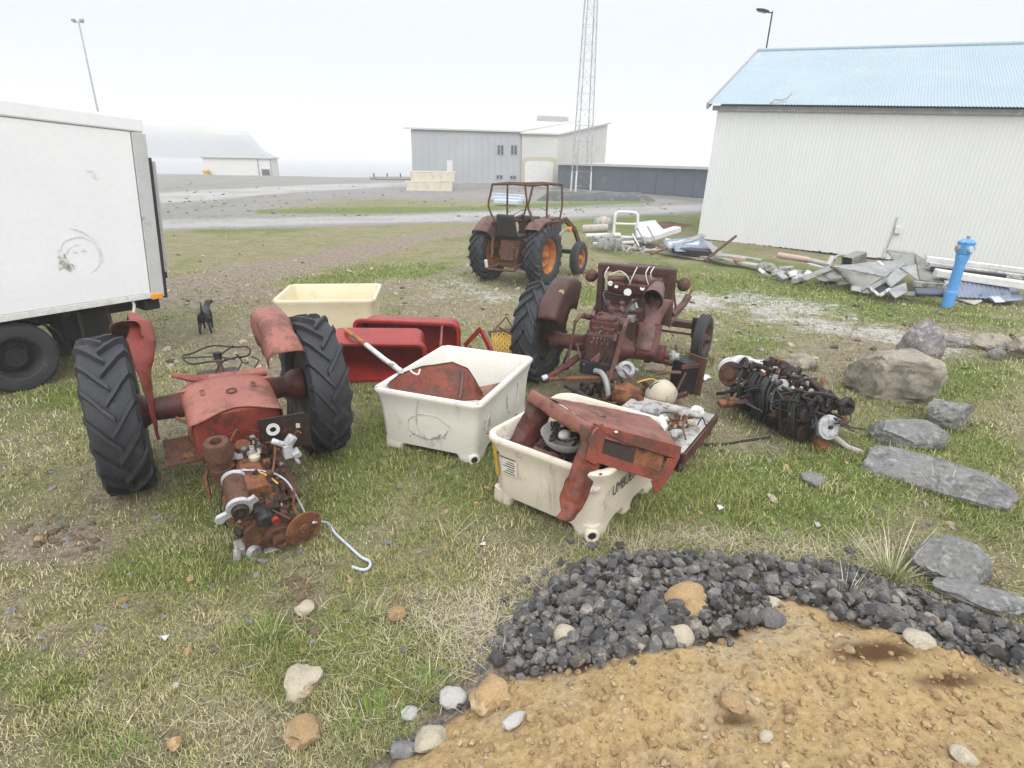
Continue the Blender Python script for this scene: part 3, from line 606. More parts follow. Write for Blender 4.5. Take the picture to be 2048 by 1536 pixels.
dens = np.clip(.55+1.4*cl+.8*cl2+.35*gi, 0.03, 1)*(1-.85*np.clip(si*1.1, 0, 1))*(1-.93*hi)*(1-yi)*np.where(ins > .02, 0, 1)
k = nprng.random(NB) < dens
x, y, r, gi, cl, cl2 = x[k], y[k], r[k], gi[k], cl[k], cl2[k]; n = len(x)
gm = np.clip(.10+.72*gi+1.0*cl2+1.0*fbm(x*3+31, y*3, 3)+nprng.normal(0, .2, n), 0, 1)
strawc = np.array([.46, .41, .25]); olive = np.array([.29, .285, .105]); grn = np.array([.225, .24, .078])
cc = np.where(gm[:, None] < .5, strawc+(olive-strawc)*(gm[:, None]*2), olive+(grn-olive)*(gm[:, None]*2-1))*nprng.uniform(.5, 1.35, n)[:, None]
h = (.45+1.5*np.clip(fbm(x*11+5, y*11, 3)+.35, 0, 1))*(.016+.022*nprng.random(n)+.028*gi*nprng.random(n)+.02*np.clip(cl*2, 0, 1))*(1+.03*r); wd = .0016+.0010*r
o = blades('grass', x, y, gz(x, y)-.004, h, wd, nprng.uniform(0, 2*PI, n), nprng.uniform(.15, 1.25, n), cc)
tag(o, 'short mossy turf of green and straw coloured grass', kind='stuff')
# bleached straw stalks lying over the turf near the heap
spots = [(700, 1240, 190, 90, 190), (880, 1290, 120, 90, 500), (960, 1240, 100, 60, 500), (1080, 1150, 90, 40, 300), (620, 1330, 200, 130, 160), (540, 1440, 220, 70, 130), (1150, 1100, 90, 30, 60), (1400, 1085, 240, 24, 900), (1650, 1110, 140, 28, 500), (1000, 1270, 60, 60, 110), (1930, 1180, 90, 50, 100), (330, 1300, 260, 200, 130), (1240, 930, 400, 120, 60), (300, 1060, 200, 60, 60), (480, 1010, 120, 50, 50), (1960, 930, 90, 80, 70)]
A = []
for cx, cy, sx, sy, num in spots:
    for _ in range(num):
        p = on(rng.gauss(cx, sx*.6), rng.gauss(cy, sy*.6))
        if p.y < .8: continue
        if float(sdf_in(np.array([p.x]), np.array([p.y]))[0]) > .08: continue
        A.append((p.x, p.y, p.z+.005))
A = np.array(A); n = len(A)
tint = np.array([.56, .49, .36])*nprng.uniform(.6, 1.2, n)[:, None]
o = blades('dead_grass', A[:, 0], A[:, 1], A[:, 2], nprng.uniform(.04, .15, n), nprng.uniform(.0011, .0027, n), nprng.uniform(0, 2*PI, n), nprng.uniform(1.0, 1.5, n), tint, .3)
tag(o, 'bleached dead grass stalks lying across the turf near the sand heap', kind='stuff')
def tuft(px, py, label, nd, ng, hd, hg, spread=.05, seed=1, az0=None):
    p = on(px, py); q = np.random.default_rng(seed); t = thing('grass_tuft', p, 0, label, 'grass tuft')
    if nd:
        rr = spread*np.sqrt(q.random(nd)); a = q.uniform(0, 2*PI, nd)
        aa = q.normal(az0, .9, nd) if az0 is not None else a
        o = blades('dry_stalks', rr*np.cos(a), rr*np.sin(a), np.zeros(nd)-.01, hd*q.uniform(.45, 1.1, nd), q.uniform(.0022, .0042, nd), aa, q.uniform(.25, 1.15, nd), np.array([.60, .54, .40])*q.uniform(.65, 1.15, nd)[:, None], .35); o.parent = t
    if ng:
        rr = spread*1.1*np.sqrt(q.random(ng)); a = q.uniform(0, 2*PI, ng)
        o = blades('green_blades', rr*np.cos(a), rr*np.sin(a), np.zeros(ng)-.01, hg*q.uniform(.5, 1.1, ng), q.uniform(.003, .005, ng), a, q.uniform(.1, .9, ng), np.array([.15, .24, .045])*q.uniform(.6, 1.3, ng)[:, None], .5); o.parent = t
tuft(1785, 1150, 'big tuft of tall pale dead stalks over a green base, beside the gravel at right', 110, 160, .44, .12, .10, 1)
tuft(1690, 1190, 'sprawl of pale stalks at the left foot of the big dead tuft', 40, 0, .26, 0, .08, 2)
tuft(480, 1000, 'straggly tuft of dry stalks by the left wheel of the engine tractor', 46, 60, .22, .09, .07, 3)
tuft(750, 1470, 'bright green tuft beside the lower left edge of the sand heap', 10, 170, .22, .13, .13, 4)
tuft(860, 1380, 'green tuft with pale stalks left of the whitish flat stone', 16, 130, .24, .12, .10, 5)
tuft(540, 1275, 'small green tuft in the grass under the dug soil', 12, 90, .2, .09, .07, 6)
tuft(740, 1235, 'thin tuft with two long bent straw stalks, left of the gravel', 9, 40, .36, .08, .05, 7, .8)
tuft(250, 1520, 'green tuft at the bottom left edge of the photo', 0, 130, 0, .09, .1, 8)
tuft(1830, 920, 'tall green grass growing over the long grey slab', 14, 90, .2, .14, .12, 9)
tuft(1900, 990, 'tall yellow green grass right of the tip of the grey slab', 26, 120, .24, .15, .16, 10)
tuft(1545, 1075, 'small green tuft at the top edge of the gravel', 8, 70, .14, .09, .07, 11)
tuft(1640, 1030, 'green tuft in the turf between slab and gravel', 6, 90, .14, .09, .1, 12)
tuft(895, 1075, 'thin leaning stalks in front of the cream tub', 7, 20, .26, .06, .04, 13, .9)
tuft(1270, 1105, 'brownish stalks at the top left of the gravel', 30, 10, .16, .06, .08, 14, 1.2)

# ------------------------------------------------------------------ boulders
FOOT = []
def boulder(px, py, w_, d_, h_, mt, label, seed, rz=0, amp=.16, cuts=7, tilt=(0, 0), sink=.25, boxy=1.0):
    p = on(px, py); b = MB().blob((0, 0, 0), (1, 1, 1), seed, amp, 5, 1.2, None, cuts, .72)
    sg = lambda a: math.copysign(abs(a)**boxy, a); q = []
    for v in b.v:
        v = Vector(v); o_ = Vector((seed*3.1, 0, 0)); k = 1+.035*noise.noise(v*6+o_)+.022*noise.noise(v*13+o_)+.012*noise.noise(v*27+o_)-.03*abs(noise.noise(Vector((v.x*3, v.y*3, v.z*9))+o_))
        q.append(tuple(Matrix.Translation((0, 0, h_*(.5-sink))) @ (rot_e((tilt[0], tilt[1], 0)) @ Vector((sg(v.x)*k*w_/2, sg(v.y)*k*d_/2, sg(v.z)*k*h_/2)))))
    b.v = q
    FOOT.append((p.x, p.y, w_*.5, d_*.5, rad(rz))); o = b.build('boulder', mt, smooth=32, loc=p, rz=rad(rz)); tag(o, label, 'rock'); return o
boulder(1772, 790, .98, .74, .66, M['rocktan'], 'big rounded tan boulder beside the loose black engine', 21, -12, sink=.12, boxy=.85)
boulder(1826, 742, .66, .42, .78, M['rockpurple'], 'purple grey boulder leaning behind the big tan boulder', 22, 24, tilt=(0, .35), sink=.1)
boulder(1890, 848, .50, .40, .36, M['rock'], 'brown grey boulder in front of the purple boulder', 23, 10, sink=.15)
boulder(1812, 880, .66, .44, .24, M['rock'], 'pointed grey flat rock behind the long slab', 24, -8, .12, 7, sink=.2, boxy=.75)
boulder(1862, 958, 1.12, .52, .13, M['rock'], 'long grey stone slab lying in the grass', 35, -42, .10, 6, tilt=(.12, 0), sink=.25, boxy=.62)
boulder(1893, 1150, .50, .36, .30, M['rock'], 'grey rock half hidden behind the tuft of tall dead grass', 26, 15, sink=.15)
boulder(1960, 1205, .5, .3, .18, M['rock'], 'low grey rock sunk in grass at the right edge above the gravel', 27, -20, sink=.3)
boulder(1985, 695, .6, .4, .26, M['rocktan'], 'low brown rock at the right edge behind the pale round stone', 28, 12, sink=.2)
boulder(2040, 712, .5, .4, .30, M['rocktan'], 'brown rock cut by the right edge of the photo', 29, 12, sink=.15)
boulder(1905, 690, .55, .3, .16, M['rockpurple'], 'flat purple brown rock left of the pale round stone', 30, 0, sink=.3)
boulder(1600, 735, .42, .3, .24, M['rocktan'], 'small tan rock behind the loose black engine', 31, 10, sink=.25)
boulder(150, 705, .34, .3, .30, M['darkstone'], 'dark stone in the shade behind the truck wheel', 32, 0, sink=.1)
b = MB()
for k in range(26):
    p = on(rng.gauss(600, 26), rng.gauss(1185, 32)); q = rng.uniform(.012, .035); b.blob(p+Vector((0, 0, q*.2)), (q, q*.9, q*.6), 300+k, .3, 2)
tag(b.build('dug_soil', mat('dark_dug_soil', (.15, .105, .065), (.08, .055, .035), rough=.95, bump=.6), smooth=40), 'heap of dark dug up soil under the nose of the engine', kind='stuff')
b = MB()
for k in range(30):
    p = on(rng.gauss(135, 45), rng.gauss(1075, 16)); q = rng.uniform(.012, .03); b.blob(p+Vector((0, 0, q*.1)), (q, q*.9, q*.5), 400+k, .3, 2)
tag(b.build('dug_soil', bpy.data.materials['dark_dug_soil'], smooth=40), 'patch of dark soil clods in the turf at left', kind='stuff')
# litter in the grass
def litter(px, py, sz, mt, name, label, cat, seed):
    p = on(px, py); q = random.Random(seed)
    b = patch((-sz, -sz*.6, .02), (sz, -sz*.7, .01), (sz*.8, sz*.7, .03), (-sz*.8, sz*.5, .01), 7, 7, sz*.35, seed, freq=1.2/sz)
    o = b.build(name, mt, smooth=60, solid=.002, loc=p, rz=q.uniform(0, 6)); tag(o, label, cat); return o
litter(1409, 757, .10, M['whitepaint'], 'torn_sheet', 'crumpled white plate lying on the turf left of the loose engine', 'sheet', 1)
litter(332, 1278, .022, M['rope'], 'plastic_scrap', 'small crumpled blue plastic scrap in the lower left grass', 'litter', 2)
litter(1545, 1000, .05, M['rockpale'], 'paper_scrap', 'whitish crumpled scrap in the grass below the small flat stone', 'litter', 3)
litter(1634, 1052, .03, M['rockwhite'], 'paper_scrap', 'small upright white scrap in the grass above the gravel', 'litter', 4)
litter(965, 1092, .025, M['whitepaint'], 'paper_scrap', 'tiny white scrap in the grass left of the cream tub corner', 'litter', 5)
litter(1440, 1018, .03, M['whitepaint'], 'paper_scrap', 'faint pale scrap in the grass right of the cream tub', 'litter', 6)

# ------------------------------------------------------------------ corrugated shed at right
def corr(L_, z0, z1, pitch, amp, y=0.0, spp=6, slope=None, wob=0):
    n = int(L_/pitch*spp); xs_ = [L_*i/n for i in range(n+1)]; rows = [0, 1] if not wob else [i/8 for i in range(9)]
    vs = []; fs = []
    for xx in xs_:
        a = amp*math.sin(2*PI*xx/pitch)
        for t in rows:
            z = lerp(z0, z1, t); wv = wob*noise.noise(Vector((xx*.5, t*2, 3.1)))
            vs.append((xx, y+a+wv, z) if slope is None else (xx, lerp(slope[0], slope[1], t)-a*slope[3], z+a*slope[2]+wv))
    k = len(rows)
    for i in range(n):
        for j in range(k-1): fs.append((i*k+j, (i+1)*k+j, (i+1)*k+j+1, i*k+j+1))
    return MB().add(vs, fs)
SL = 24.0
shed = thing('corrugated_shed', (6.13, 20.25, -.05), math.atan2(-4.25, 7.65), 'long white corrugated shed with a pale blue roof', 'shed'); shed.rotation_euler[1] = .033
corr(SL, .10, 4.12, .10, .004, 0, 8).build('front_wall', M['shed'], shed, smooth=80)
MB().box((SL/2, 6.65, 2.1), (SL-.1, 13.1, 4.1)).build('inner_walls', M['shed'], shed, smooth=0).location.y = .06
MB().prism([(0, 0), (13.2, 0), (6.6, 2.25)], .06, Matrix.Translation((.02, 0, 4.1)) @ Matrix(((0, 0, 1, 0), (1, 0, 0, 0), (0, 1, 0, 0), (0, 0, 0, 1)))).build('gable_end', M['shed'], shed, smooth=0)
rf = corr(SL+.5, 4.16, 6.52, .076, .012, spp=6, slope=(-.30, 6.6, .95, .3)); rf = rf.build('roof', M['roofblue'], shed, smooth=80); rf.location.x = -.25
rb = corr(SL+.5, 4.16, 6.52, .15, .012, spp=4, slope=(13.5, 6.6, .95, .3)).build('roof', M['roofblue'], shed, smooth=80); rb.location.x = -.25
MB().tube([(-.27, 6.6, 6.55), (SL+.27, 6.6, 6.55)], .07, 10).build('ridge_cap', M['roofblue'], rf, smooth=60).location.x = .25
MB().box((SL/2, -.06, 4.06), (SL+.3, .05, .14)).build('fascia_board', M['trim'], shed, smooth=0, bevel=.006)
b = MB(); s = Vector((0, 6.9, 2.36)); ang = math.atan2(2.36, 6.9)
b.box((-.26, 3.15, 5.30), (.06, s.length+.1, .20), (ang, 0, 0)); b.build('barge_board', M['trim'], shed, smooth=0, bevel=.006)
b = MB()
for i in range(150):
    x_ = i*.16; b.box((x_+.05, .01, .06), (.09, .03, rng.uniform(.05, .13)))
b.build('base_strip', M['black'], shed, smooth=0)  # black blocks standing in for the shaded gap under the wall sheets
b = MB(); b.tube([(1.55, -.28, 4.2), (1.62, -.2, 4.3), (1.8, -.12, 4.29), (1.95, -.05, 4.36), (2.02, .1, 4.5)], .025, 6); b.build('lifted_flashing', M['trim'], shed)
MB().box((5.6, -.05, .95), (.16, .08, .2)).build('junction_box', M['whitepaint'], shed, smooth=0, bevel=.01)
MB().tube([(5.5, -.04, 1.3), (5.5, -.04, .8), (5.45, -.04, .3)], .015, 6).build('conduit', M['trim'], shed)
lp = thing('street_lamp', shed.matrix_basis @ Vector((0.05, 6.6, 6.5)), 0, 'slim lamp on a bare pole at the left ridge end of the white shed', 'lamp')
MB().tube([(0, 0, -.1), (.03, 0, 1.34)], .028, 10).build('pole', M['black'], lp)
MB().tube([(.03, 0, 1.30), (-.12, 0, 1.29)], .02, 8).build('arm', M['black'], lp)
h_ = MB().blob((-.34, 0, 1.36), (.27, .13, .06), 3, .04, 3, rot=(0, .16, 0)).build('lamp_head', M['black'], lp)
MB().box((-.36, 0, 1.305), (.34, .16, .012), (0, .16, 0)).build('lens', M['glass'], h_, smooth=0)

# ------------------------------------------------------------------ warehouse
FL, FR, BR = P(826, 372, 50), P(1113, 372, 54), P(1209, 340, 65); FL.z = FR.z = BR.z = 0
wx = (FR-FL); WL = wx.length; wx.normalize(); wy = (BR-FR); WD = wy.length; wy.normalize()
wh = thing('warehouse', FL, 0, 'grey clad fish warehouse with a pale sloping roof across the yard', 'building')
def WP(a, d, z): return wx*a+wy*d+Vector((0, 0, z))
def wbox(a0, a1, d0, d1, z0, z1, z1b=None):
    z1b = z1 if z1b is None else z1b
    vs = [WP(a, d, z) for z in (0, 1) for a, d in ((a0, d0), (a1, d0), (a1, d1), (a0, d1))]
    for i, z in zip(range(8), [z0]*4+[z1, z1, z1b, z1b]): vs[i].z = z
    return MB().add(vs, [(3, 2, 1, 0), (4, 5, 6, 7), (0, 1, 5, 4), (1, 2, 6, 5), (2, 3, 7, 6), (3, 0, 4, 7)])
ZE, ZR = 4.35, 5.75; A1 = WL*.745
wbox(0, A1, 0, WD, .35, ZE, ZR).build('main_block', M['warehouse'], wh, smooth=0)
wbox(A1+.01, WL, -.18, WD, .35, ZE-.12, ZR-.02).build('door_block', M['warehouselight'], wh, smooth=0)
b = MB()
for k in range(17):
    a = .3+k*(A1-.5)/16; b.add(wbox(a-.03, a+.03, -.035, .0, .4, ZE-.05).v, [(3, 2, 1, 0), (4, 5, 6, 7), (0, 1, 5, 4), (1, 2, 6, 5), (2, 3, 7, 6), (3, 0, 4, 7)])
b.build('cladding_battens', M['warehouse'], wh, smooth=0)
wbox(-.1, WL+.1, -.3, WD+.1, -1.2, .33).build('foundation', M['concrete'], wh, smooth=0)
rfv = wbox(-.35, A1, -.35, WD+.3, ZE+.02, ZE+.14, ZR+.2); rfv.v[2] = rfv.v[2][:2]+(ZR+.06,); rfv.v[3] = rfv.v[3][:2]+(ZR+.06,)
roof_ = rfv.build('roof', M['paleroof'], wh, smooth=0)
rfv = wbox(A1+.01, WL+.3, -.5, WD+.3, ZE-.10, ZE+.02, ZR+.17); rfv.v[2] = rfv.v[2][:2]+(ZR+.04,); rfv.v[3] = rfv.v[3][:2]+(ZR+.04,)
rfv.build('roof', M['paleroof'], wh, smooth=0)
zz = lambda d: ZE+.1+(ZR-ZE)*d/WD
wbox(5.6, 8.3, WD*.86, WD*.98, zz(WD*.86), zz(WD)+.35).build('roof_vent', M['trim'], roof_, smooth=0, bevel=.05)
def win(px, py, wpx, hpx, name, mt, mf, parent=wh, dout=-.05):
    sc = 1178/51.5; d = ray(px, py); k = 51.2
    for _ in range(8):
        p = Vector((0, 0, H))+d*(k/d.y)-FL; a = p.dot(wx); on_ = FL+wx*a; k += (on_-FL-Vector((p.x, p.y, 0))).y*.9
    p = Vector((0, 0, H))+d*(k/d.y)-FL; a = (p.x*wx.x+p.y*wx.y); w2, h2 = wpx/sc/2, hpx/sc/2
    o = wbox(a-w2, a+w2, dout-.02, dout+.06, p.z-h2, p.z+h2).build(name, mf, parent, smooth=0)
    if mt is not None: wbox(a-w2+.06, a+w2-.06, dout-.035, dout-.015, p.z-h2+.06, p.z+h2-.06).build('pane', mt, o, smooth=0); wbox(a-.03, a+.03, dout-.05, dout-.03, p.z-h2+.03, p.z+h2-.03).build('mullion', mf, o, smooth=0)
    return a
win(1002, 300, 14, 19, 'window', M['glass'], M['trim']); win(1029, 300, 14, 19, 'window', M['glass'], M['trim'])
win(1000, 354, 14, 9, 'window', M['glass'], M['trim']); win(1027, 355, 14, 9, 'window', M['glass'], M['trim'])
win(900, 332, 10, 20, 'side_door', None, M['whitepaint'])
ad_ = A1+(WL-A1)*.52
def arch(w_, h0, h1, off):
    pts_ = [(-w_, h0), (w_, h0)]+[(w_*math.cos(t)**.45 if math.cos(t) > 0 else -w_*abs(math.cos(t))**.45, h1-.22+.22*math.sin(t)) for t in [PI*i/14 for i in range(15)]]
    n_ = len(pts_); vs = [WP(ad_+x_, off, z_) for x_, z_ in pts_]+[WP(ad_+x_, off-.06, z_) for x_, z_ in pts_]
    return MB().add(vs, [tuple(range(n_)), tuple(range(n_, 2*n_))[::-1]]+[(i, (i+1) % n_, n_+(i+1) % n_, n_+i) for i in range(n_)])
arch(1.55, .2, 2.5, -.2).build('door_surround', mat('yellow_stained_concrete', (.46, .41, .27), (.42, .39, .31), rough=.9), wh, smooth=0)
arch(1.28, .15, 2.2, -.27).build('loading_door', M['whitepaint'], wh, smooth=0)

# long low dark building
DA, DB = P(1115, 365, 52), P(1425, 392, 40); DA.z = DB.z = 0
dx_ = (DB-DA); DL = dx_.length+6; dx_.normalize(); dy_ = Vector((-dx_.y, dx_.x, 0))
low = thing('low_building', DA, math.atan2(dx_.y, dx_.x), 'long low slate blue building behind the caged tractor, left of the white shed', 'building')
MB().box((DL/2, 3, 1.05), (DL, 6, 1.75)).build('cladding', M['darkclad'], low, smooth=0)
MB().box((DL/2, 3, 2.02), (DL+.4, 6.5, .16)).build('roof', M['paleroof'], low, smooth=0)
MB().box((DL/2-2, 2.8, -.3), (DL+4, 6.2, .9)).build('concrete_base', M['concrete'], low, smooth=0)
for k in range(13): MB().box((k*1.6+.8, -.015, 1.05), (.05, .03, 1.7)).build('panel_joint', M['darkclad'], low, smooth=0)
# dark quay bank, boat hull and rubbish in front of it
b = MB(); q0, q1 = on(1065, 400), on(1320, 400)
b.grid(lambda u, v: (lerp(q0.x, q1.x, u)+math.cos(v*PI)*-.1, lerp(q0.y, q1.y, u)-1.2+v*2.4, -.15+(.62+.12*noise.noise(Vector((u*9, v*3, 1))))*math.sin(PI*v)**.6*min(1, u*8, (1-u)*6)), 40, 9)
tag(b.build('stone_bank', M['darkstone']), 'low bank of dark quay stone behind the caged tractor', 'bank')
for k, (x0, y0, x1, y1) in enumerate([(988, 388, 1046, 393), (986, 396, 1048, 400), (992, 404, 1040, 407)]):
    a, c_ = on(x0, y0+6), on(x1, y1+6); mid = (a+c_)/2
    bb = MB().box((0, 0, .2), ((c_-a).length, .5, .12+.05*k)); bb.box((0, -.26, .2), ((c_-a).length*.98, .03, .17))
    o = bb.build('beam', M['paleblue'], smooth=0, bevel=.02, loc=mid, rz=math.atan2((c_-a).y, (c_-a).x)); tag(o, 'pale blue beam seen through the cage of the far tractor, ' + ['rearmost', 'in the middle', 'nearest'][k] + ' of three', 'beam')

# stacked tubs in the distance
b = MB()
def rr(w_, d_, r_, n=5):
    out = []
    for cx_, cy_, a0 in ((w_/2-r_, d_/2-r_, 0), (-w_/2+r_, d_/2-r_, 90), (-w_/2+r_, -d_/2+r_, 180), (w_/2-r_, -d_/2+r_, 270)):
        out += [(cx_+r_*math.cos(rad(a0+90*i/n)), cy_+r_*math.sin(rad(a0+90*i/n))) for i in range(n+1)]
    return out
def loft(rings, n=5, capb=True, capt=True):
    vs = []; fs = []; k = 4*(n+1)
    for (w_, d_, r_, z_) in rings: vs += [(x_, y_, z_) for x_, y_ in rr(w_, d_, r_, n)]
    for i in range(len(rings)-1):
        for j in range(k): l = (j+1) % k; fs.append((i*k+j, i*k+l, (i+1)*k+l, (i+1)*k+j))
    if capb: fs.append(tuple(range(k))[::-1])
    if capt: fs.append(tuple(range((len(rings)-1)*k, len(rings)*k)))
    return MB().add(vs, fs)
far = loft([(1.05, .9, .08, .1), (1.15, 1.0, .1, .6), (1.22, 1.05, .1, .62), (1.22, 1.05, .1, .70), (1.1, .95, .08, .70), (1.05, .9, .08, .25)], 3).build('fish_tub', M['cream']); 
b = MB()
for a_ in (-.4, 0, .4): b.box((0, a_, .05), (1.0, .12, .1))
b.build('skid', M['cream'], far, smooth=0)
first = True
for k, (px, lev) in enumerate([(828, 0), (846, 0), (868, 0), (891, 0), (838, 1), (858, 1), (880, 1), (896, 1)]):
    base = P(px, 377, 47); o = far if first else copy_tree(far); first = False
    o.location = (base.x, 47+rng.uniform(-.1, .1), -.02+lev*.71); o.rotation_euler.z = rng.uniform(-.06, .1)
    tag(o, 'cream fish tub in the far stack against the warehouse wall', 'fish tub', 'cream fish tubs stacked by the warehouse')

# lattice mast
ms = thing('lattice_mast', (P(1162, 368, 49).x, 49, 0), rad(12), 'tall slender lattice radio mast rising out of the top of the photo', 'mast')
hw0, hw1, HT = .62, .26, 24.0
cor = lambda i, z: (lerp(hw0, hw1, min(1, z/18))*(1 if i in (0, 3) else -1), lerp(hw0, hw1, min(1, z/18))*(1 if i in (0, 1) else -1), z)
for i in range(4): MB().tube([cor(i, z) for z in (0, 6, 12, 18, HT)], .045, 6).build('leg', M['trim'], ms)
b = MB(); z = .4; fl = 0
while z < HT-1:
    st = 1.1
    for i in range(4):
        j = (i+1) % 4; b.tube([cor(i, z), cor(j, z+st)] if fl else [cor(j, z), cor(i, z+st)], .010, 4)
        b.tube([cor(i, z), cor(j, z)], .010, 4)
    z += st; fl = 1-fl
b.build('bracing', M['greysteel'], ms)
for i in range(4):
    MB().tube([Vector(cor(i, z))+Vector((0, 0, -.2 if z == 0 else 0)) for z in (0, 1.5)], .075, 8).build('leg_sleeve', M['whitepaint'], ms)
fm = thing('floodlight_mast', (P(219, 330, 58).x, 58, -.2), 0, 'thin floodlight mast standing far behind the white truck', 'mast')
MB().tube([(0, 0, 0), (0, 0, 12.9)], [.11, .06], 8).build('pole', M['trim'], fm)
MB().box((0, 0, 12.85), (.9, .12, .1)).build('crossbar', M['trim'], fm, smooth=0)
for s in (-1, 1): MB().box((s*.35, -.1, 12.98), (.34, .2, .2), (.5, 0, 0)).build('floodlight', M['greysteel'], fm, smooth=0, bevel=.03)

# white shore building, bollard, jetty
sb = thing('harbour_building', (P(478, 350, 71).x, 71, -.25), .12, 'low white flat roofed harbour building at the water edge', 'building')
MB().box((0, 1.5, 1.05), (7.4, 3, 2.1)).build('walls', M['whitepaint'], sb, smooth=0)
MB().box((0, 1.45, 2.16), (7.8, 3.4, .12)).build('roof', M['paleroof'], sb, smooth=0)
b = MB().box((3.0, -.03, .62), (.95, .06, .75)).build('window', M['trim'], sb, smooth=0); MB().box((3.0, -.07, .62), (.82, .03, .62)).build('pane', M['glass'], b, smooth=0)
for s in (2.25, 3.62): MB().box((s, -.03, 1.05), (.12, .06, 2.05)).build('corner_post', M['greysteel'], sb, smooth=0)
bl = thing('bollard', (P(412, 343, 70).x, 70, 0), 0, 'small yellow mooring bollard left of the white harbour building', 'bollard')
MB().lathe([(0, 0), (.34, 0), (.26, .5), (.42, .56), (.42, .74), (0, .8)], (0, 0, -.2), (0, 0, 1), 14).build('post', M['yellow'], bl)
MB().lathe([(0, 0), (.55, 0), (.5, .12), (0, .12)], (0, 0, -.25), (0, 0, 1), 14).build('base_plate', M['yellow'], bl)
jt = thing('jetty', (P(790, 356, 66).x, 66, -.3), .04, 'low dark concrete jetty jutting out beside the warehouse', 'jetty')
MB().box((0, 1, .25), (5.2, 2.4, .7)).build('deck', M['concrete'], jt, smooth=0)
MB().box((0, -.22, .15), (5.2, .12, .45)).build('fender_beam', M['darkstone'], jt, smooth=0)
for k in range(4): MB().cyl((-2.2+k*1.4, 0, .5), (-2.2+k*1.4, 0, .95), .07, n=8).build('post', M['rustdark'], jt)

# ------------------------------------------------------------------ box truck
TR = Vector((-4.38, 7.26, 0)); trz = math.atan2(-.806, -.592)
tr = thing('box_truck', TR, trz, 'white box truck parked at the left edge with its tail lift folded up', 'truck')
z0, z1 = .80, 2.84
def lean(mb):
    mb.v = [(v[0]-.075*max(0, v[2]-.8), v[1], v[2]+.085*v[0]*max(0, v[2]-.8)/2) for v in mb.v]; return mb
def bx(x0, x1, y0, y1, za, zb): return lean(MB().box(((x0+x1)/2, (y0+y1)/2, (za+zb)/2), (x1-x0, y1-y0, zb-za)))
tr.rotation_euler[1] = .0
side = MB().grid(lambda u, v: (lerp(.16, 5.6, u), .004+.006*noise.noise(Vector((u*9, v*4, 2)))*math.sin(PI*u), lerp(z0+.07, z1-.16, v)), 60, 24)
bx(.1, 5.6, -2.1, -.02, z0+.03, z1-.03).build('box_body', M['truck'], tr, smooth=0, bevel=.01)
lean(side).build('side_panel', M['truck'], tr, smooth=60)
bx(.02, 5.62, -.06, .022, z1-.155, z1+.0).build('roof_rail', M['truck'], tr, smooth=0, bevel=.02)
bx(.15, 5.62, -.04, .016, z0, z0+.065).build('lower_rail', M['whitepaint'], tr, smooth=0, bevel=.006)
M['greyrail'] = mat('pale_grey_painted_rail', (.50, .505, .51), (.42, .425, .43), (.30, .29, .28), .64, 3, 5, .5, bump=.08, streak=((.34, .33, .31), .6, 8))
bx(0, .15, -.09, .018, z0, z1-.16).build('rear_post', M['greyrail'], tr, smooth=0, bevel=.008)
bx(-.035, 0, -.03, .012, z0-.02, z1-.42).build('door_seal', M['rubber'], tr, smooth=0)
bx(-.11, -.045, -2.0, -.06, z0+.28, z1-.45).build('tail_lift', M['greyrail'], tr, smooth=0, bevel=.012)
bx(-.10, -.05, -.2, -.08, z0+.2, z0+.29).build('lift_hinge', M['black'], tr, smooth=0)
bx(.03, .16, -.02, .04, z0-.015, z0+.05).build('marker_light', M['amber'], tr, smooth=0, bevel=.008)
bx(.2, 5.4, -.62, -.5, z0-.22, z0-.04).build('chassis_rail', M['black'], tr, smooth=0); bx(.2, 5.4, -1.6, -1.48, z0-.22, z0-.04).build('chassis_rail', M['black'], tr, smooth=0)
b = MB()
for k in range(7): b.add(bx(.3+k*.7, .38+k*.7, -2.05, -.05, z0-.06, z0).v, bx(0, 1, 0, 1, 0, 1).f)
b.build('cross_bearers', M['black'], tr, smooth=0)
bx(.02, .22, -.6, -.1, z0-.17, z0-.03).build('rear_bumper', M['black'], tr, smooth=0, bevel=.02)
bx(.55, 1.05, -.75, -.3, z0-.42, z0-.1).build('tool_box', M['black'], tr, smooth=0, bevel=.03)
MB().tube([(.62, -.1, z0), (.60, -.12, .25)], .022, 6).build('mudguard_stay', M['rustdark'], tr)
MB().tube([(.36, -.02, z0), (.35, -.02, z0-.06), (.38, -.01, z0-.14)], .016, 6).build('hanging_strap', M['whitepaint'], tr)
bx(.9, .93, -.55, -.1, .25, z0-.05).build('mud_flap', M['rubber'], tr, smooth=0)
def torus_lathe(R_, rb, W_, n=40, flat=.72, tr_=0.0):
    w2 = W_/2
    return [(rb, -w2*.7), (rb+(R_-rb)*.12, -w2*.9), (rb+(R_-rb)*.45, -w2), (rb+(R_-rb)*.8, -w2*.93), (R_-.012, -w2*flat), (R_, -w2*flat*.8), (R_+.004, 0), (R_, w2*flat*.8), (R_-.012, w2*flat), (rb+(R_-rb)*.8, w2*.93), (rb+(R_-rb)*.45, w2), (rb+(R_-rb)*.12, w2*.9), (rb, w2*.7)]
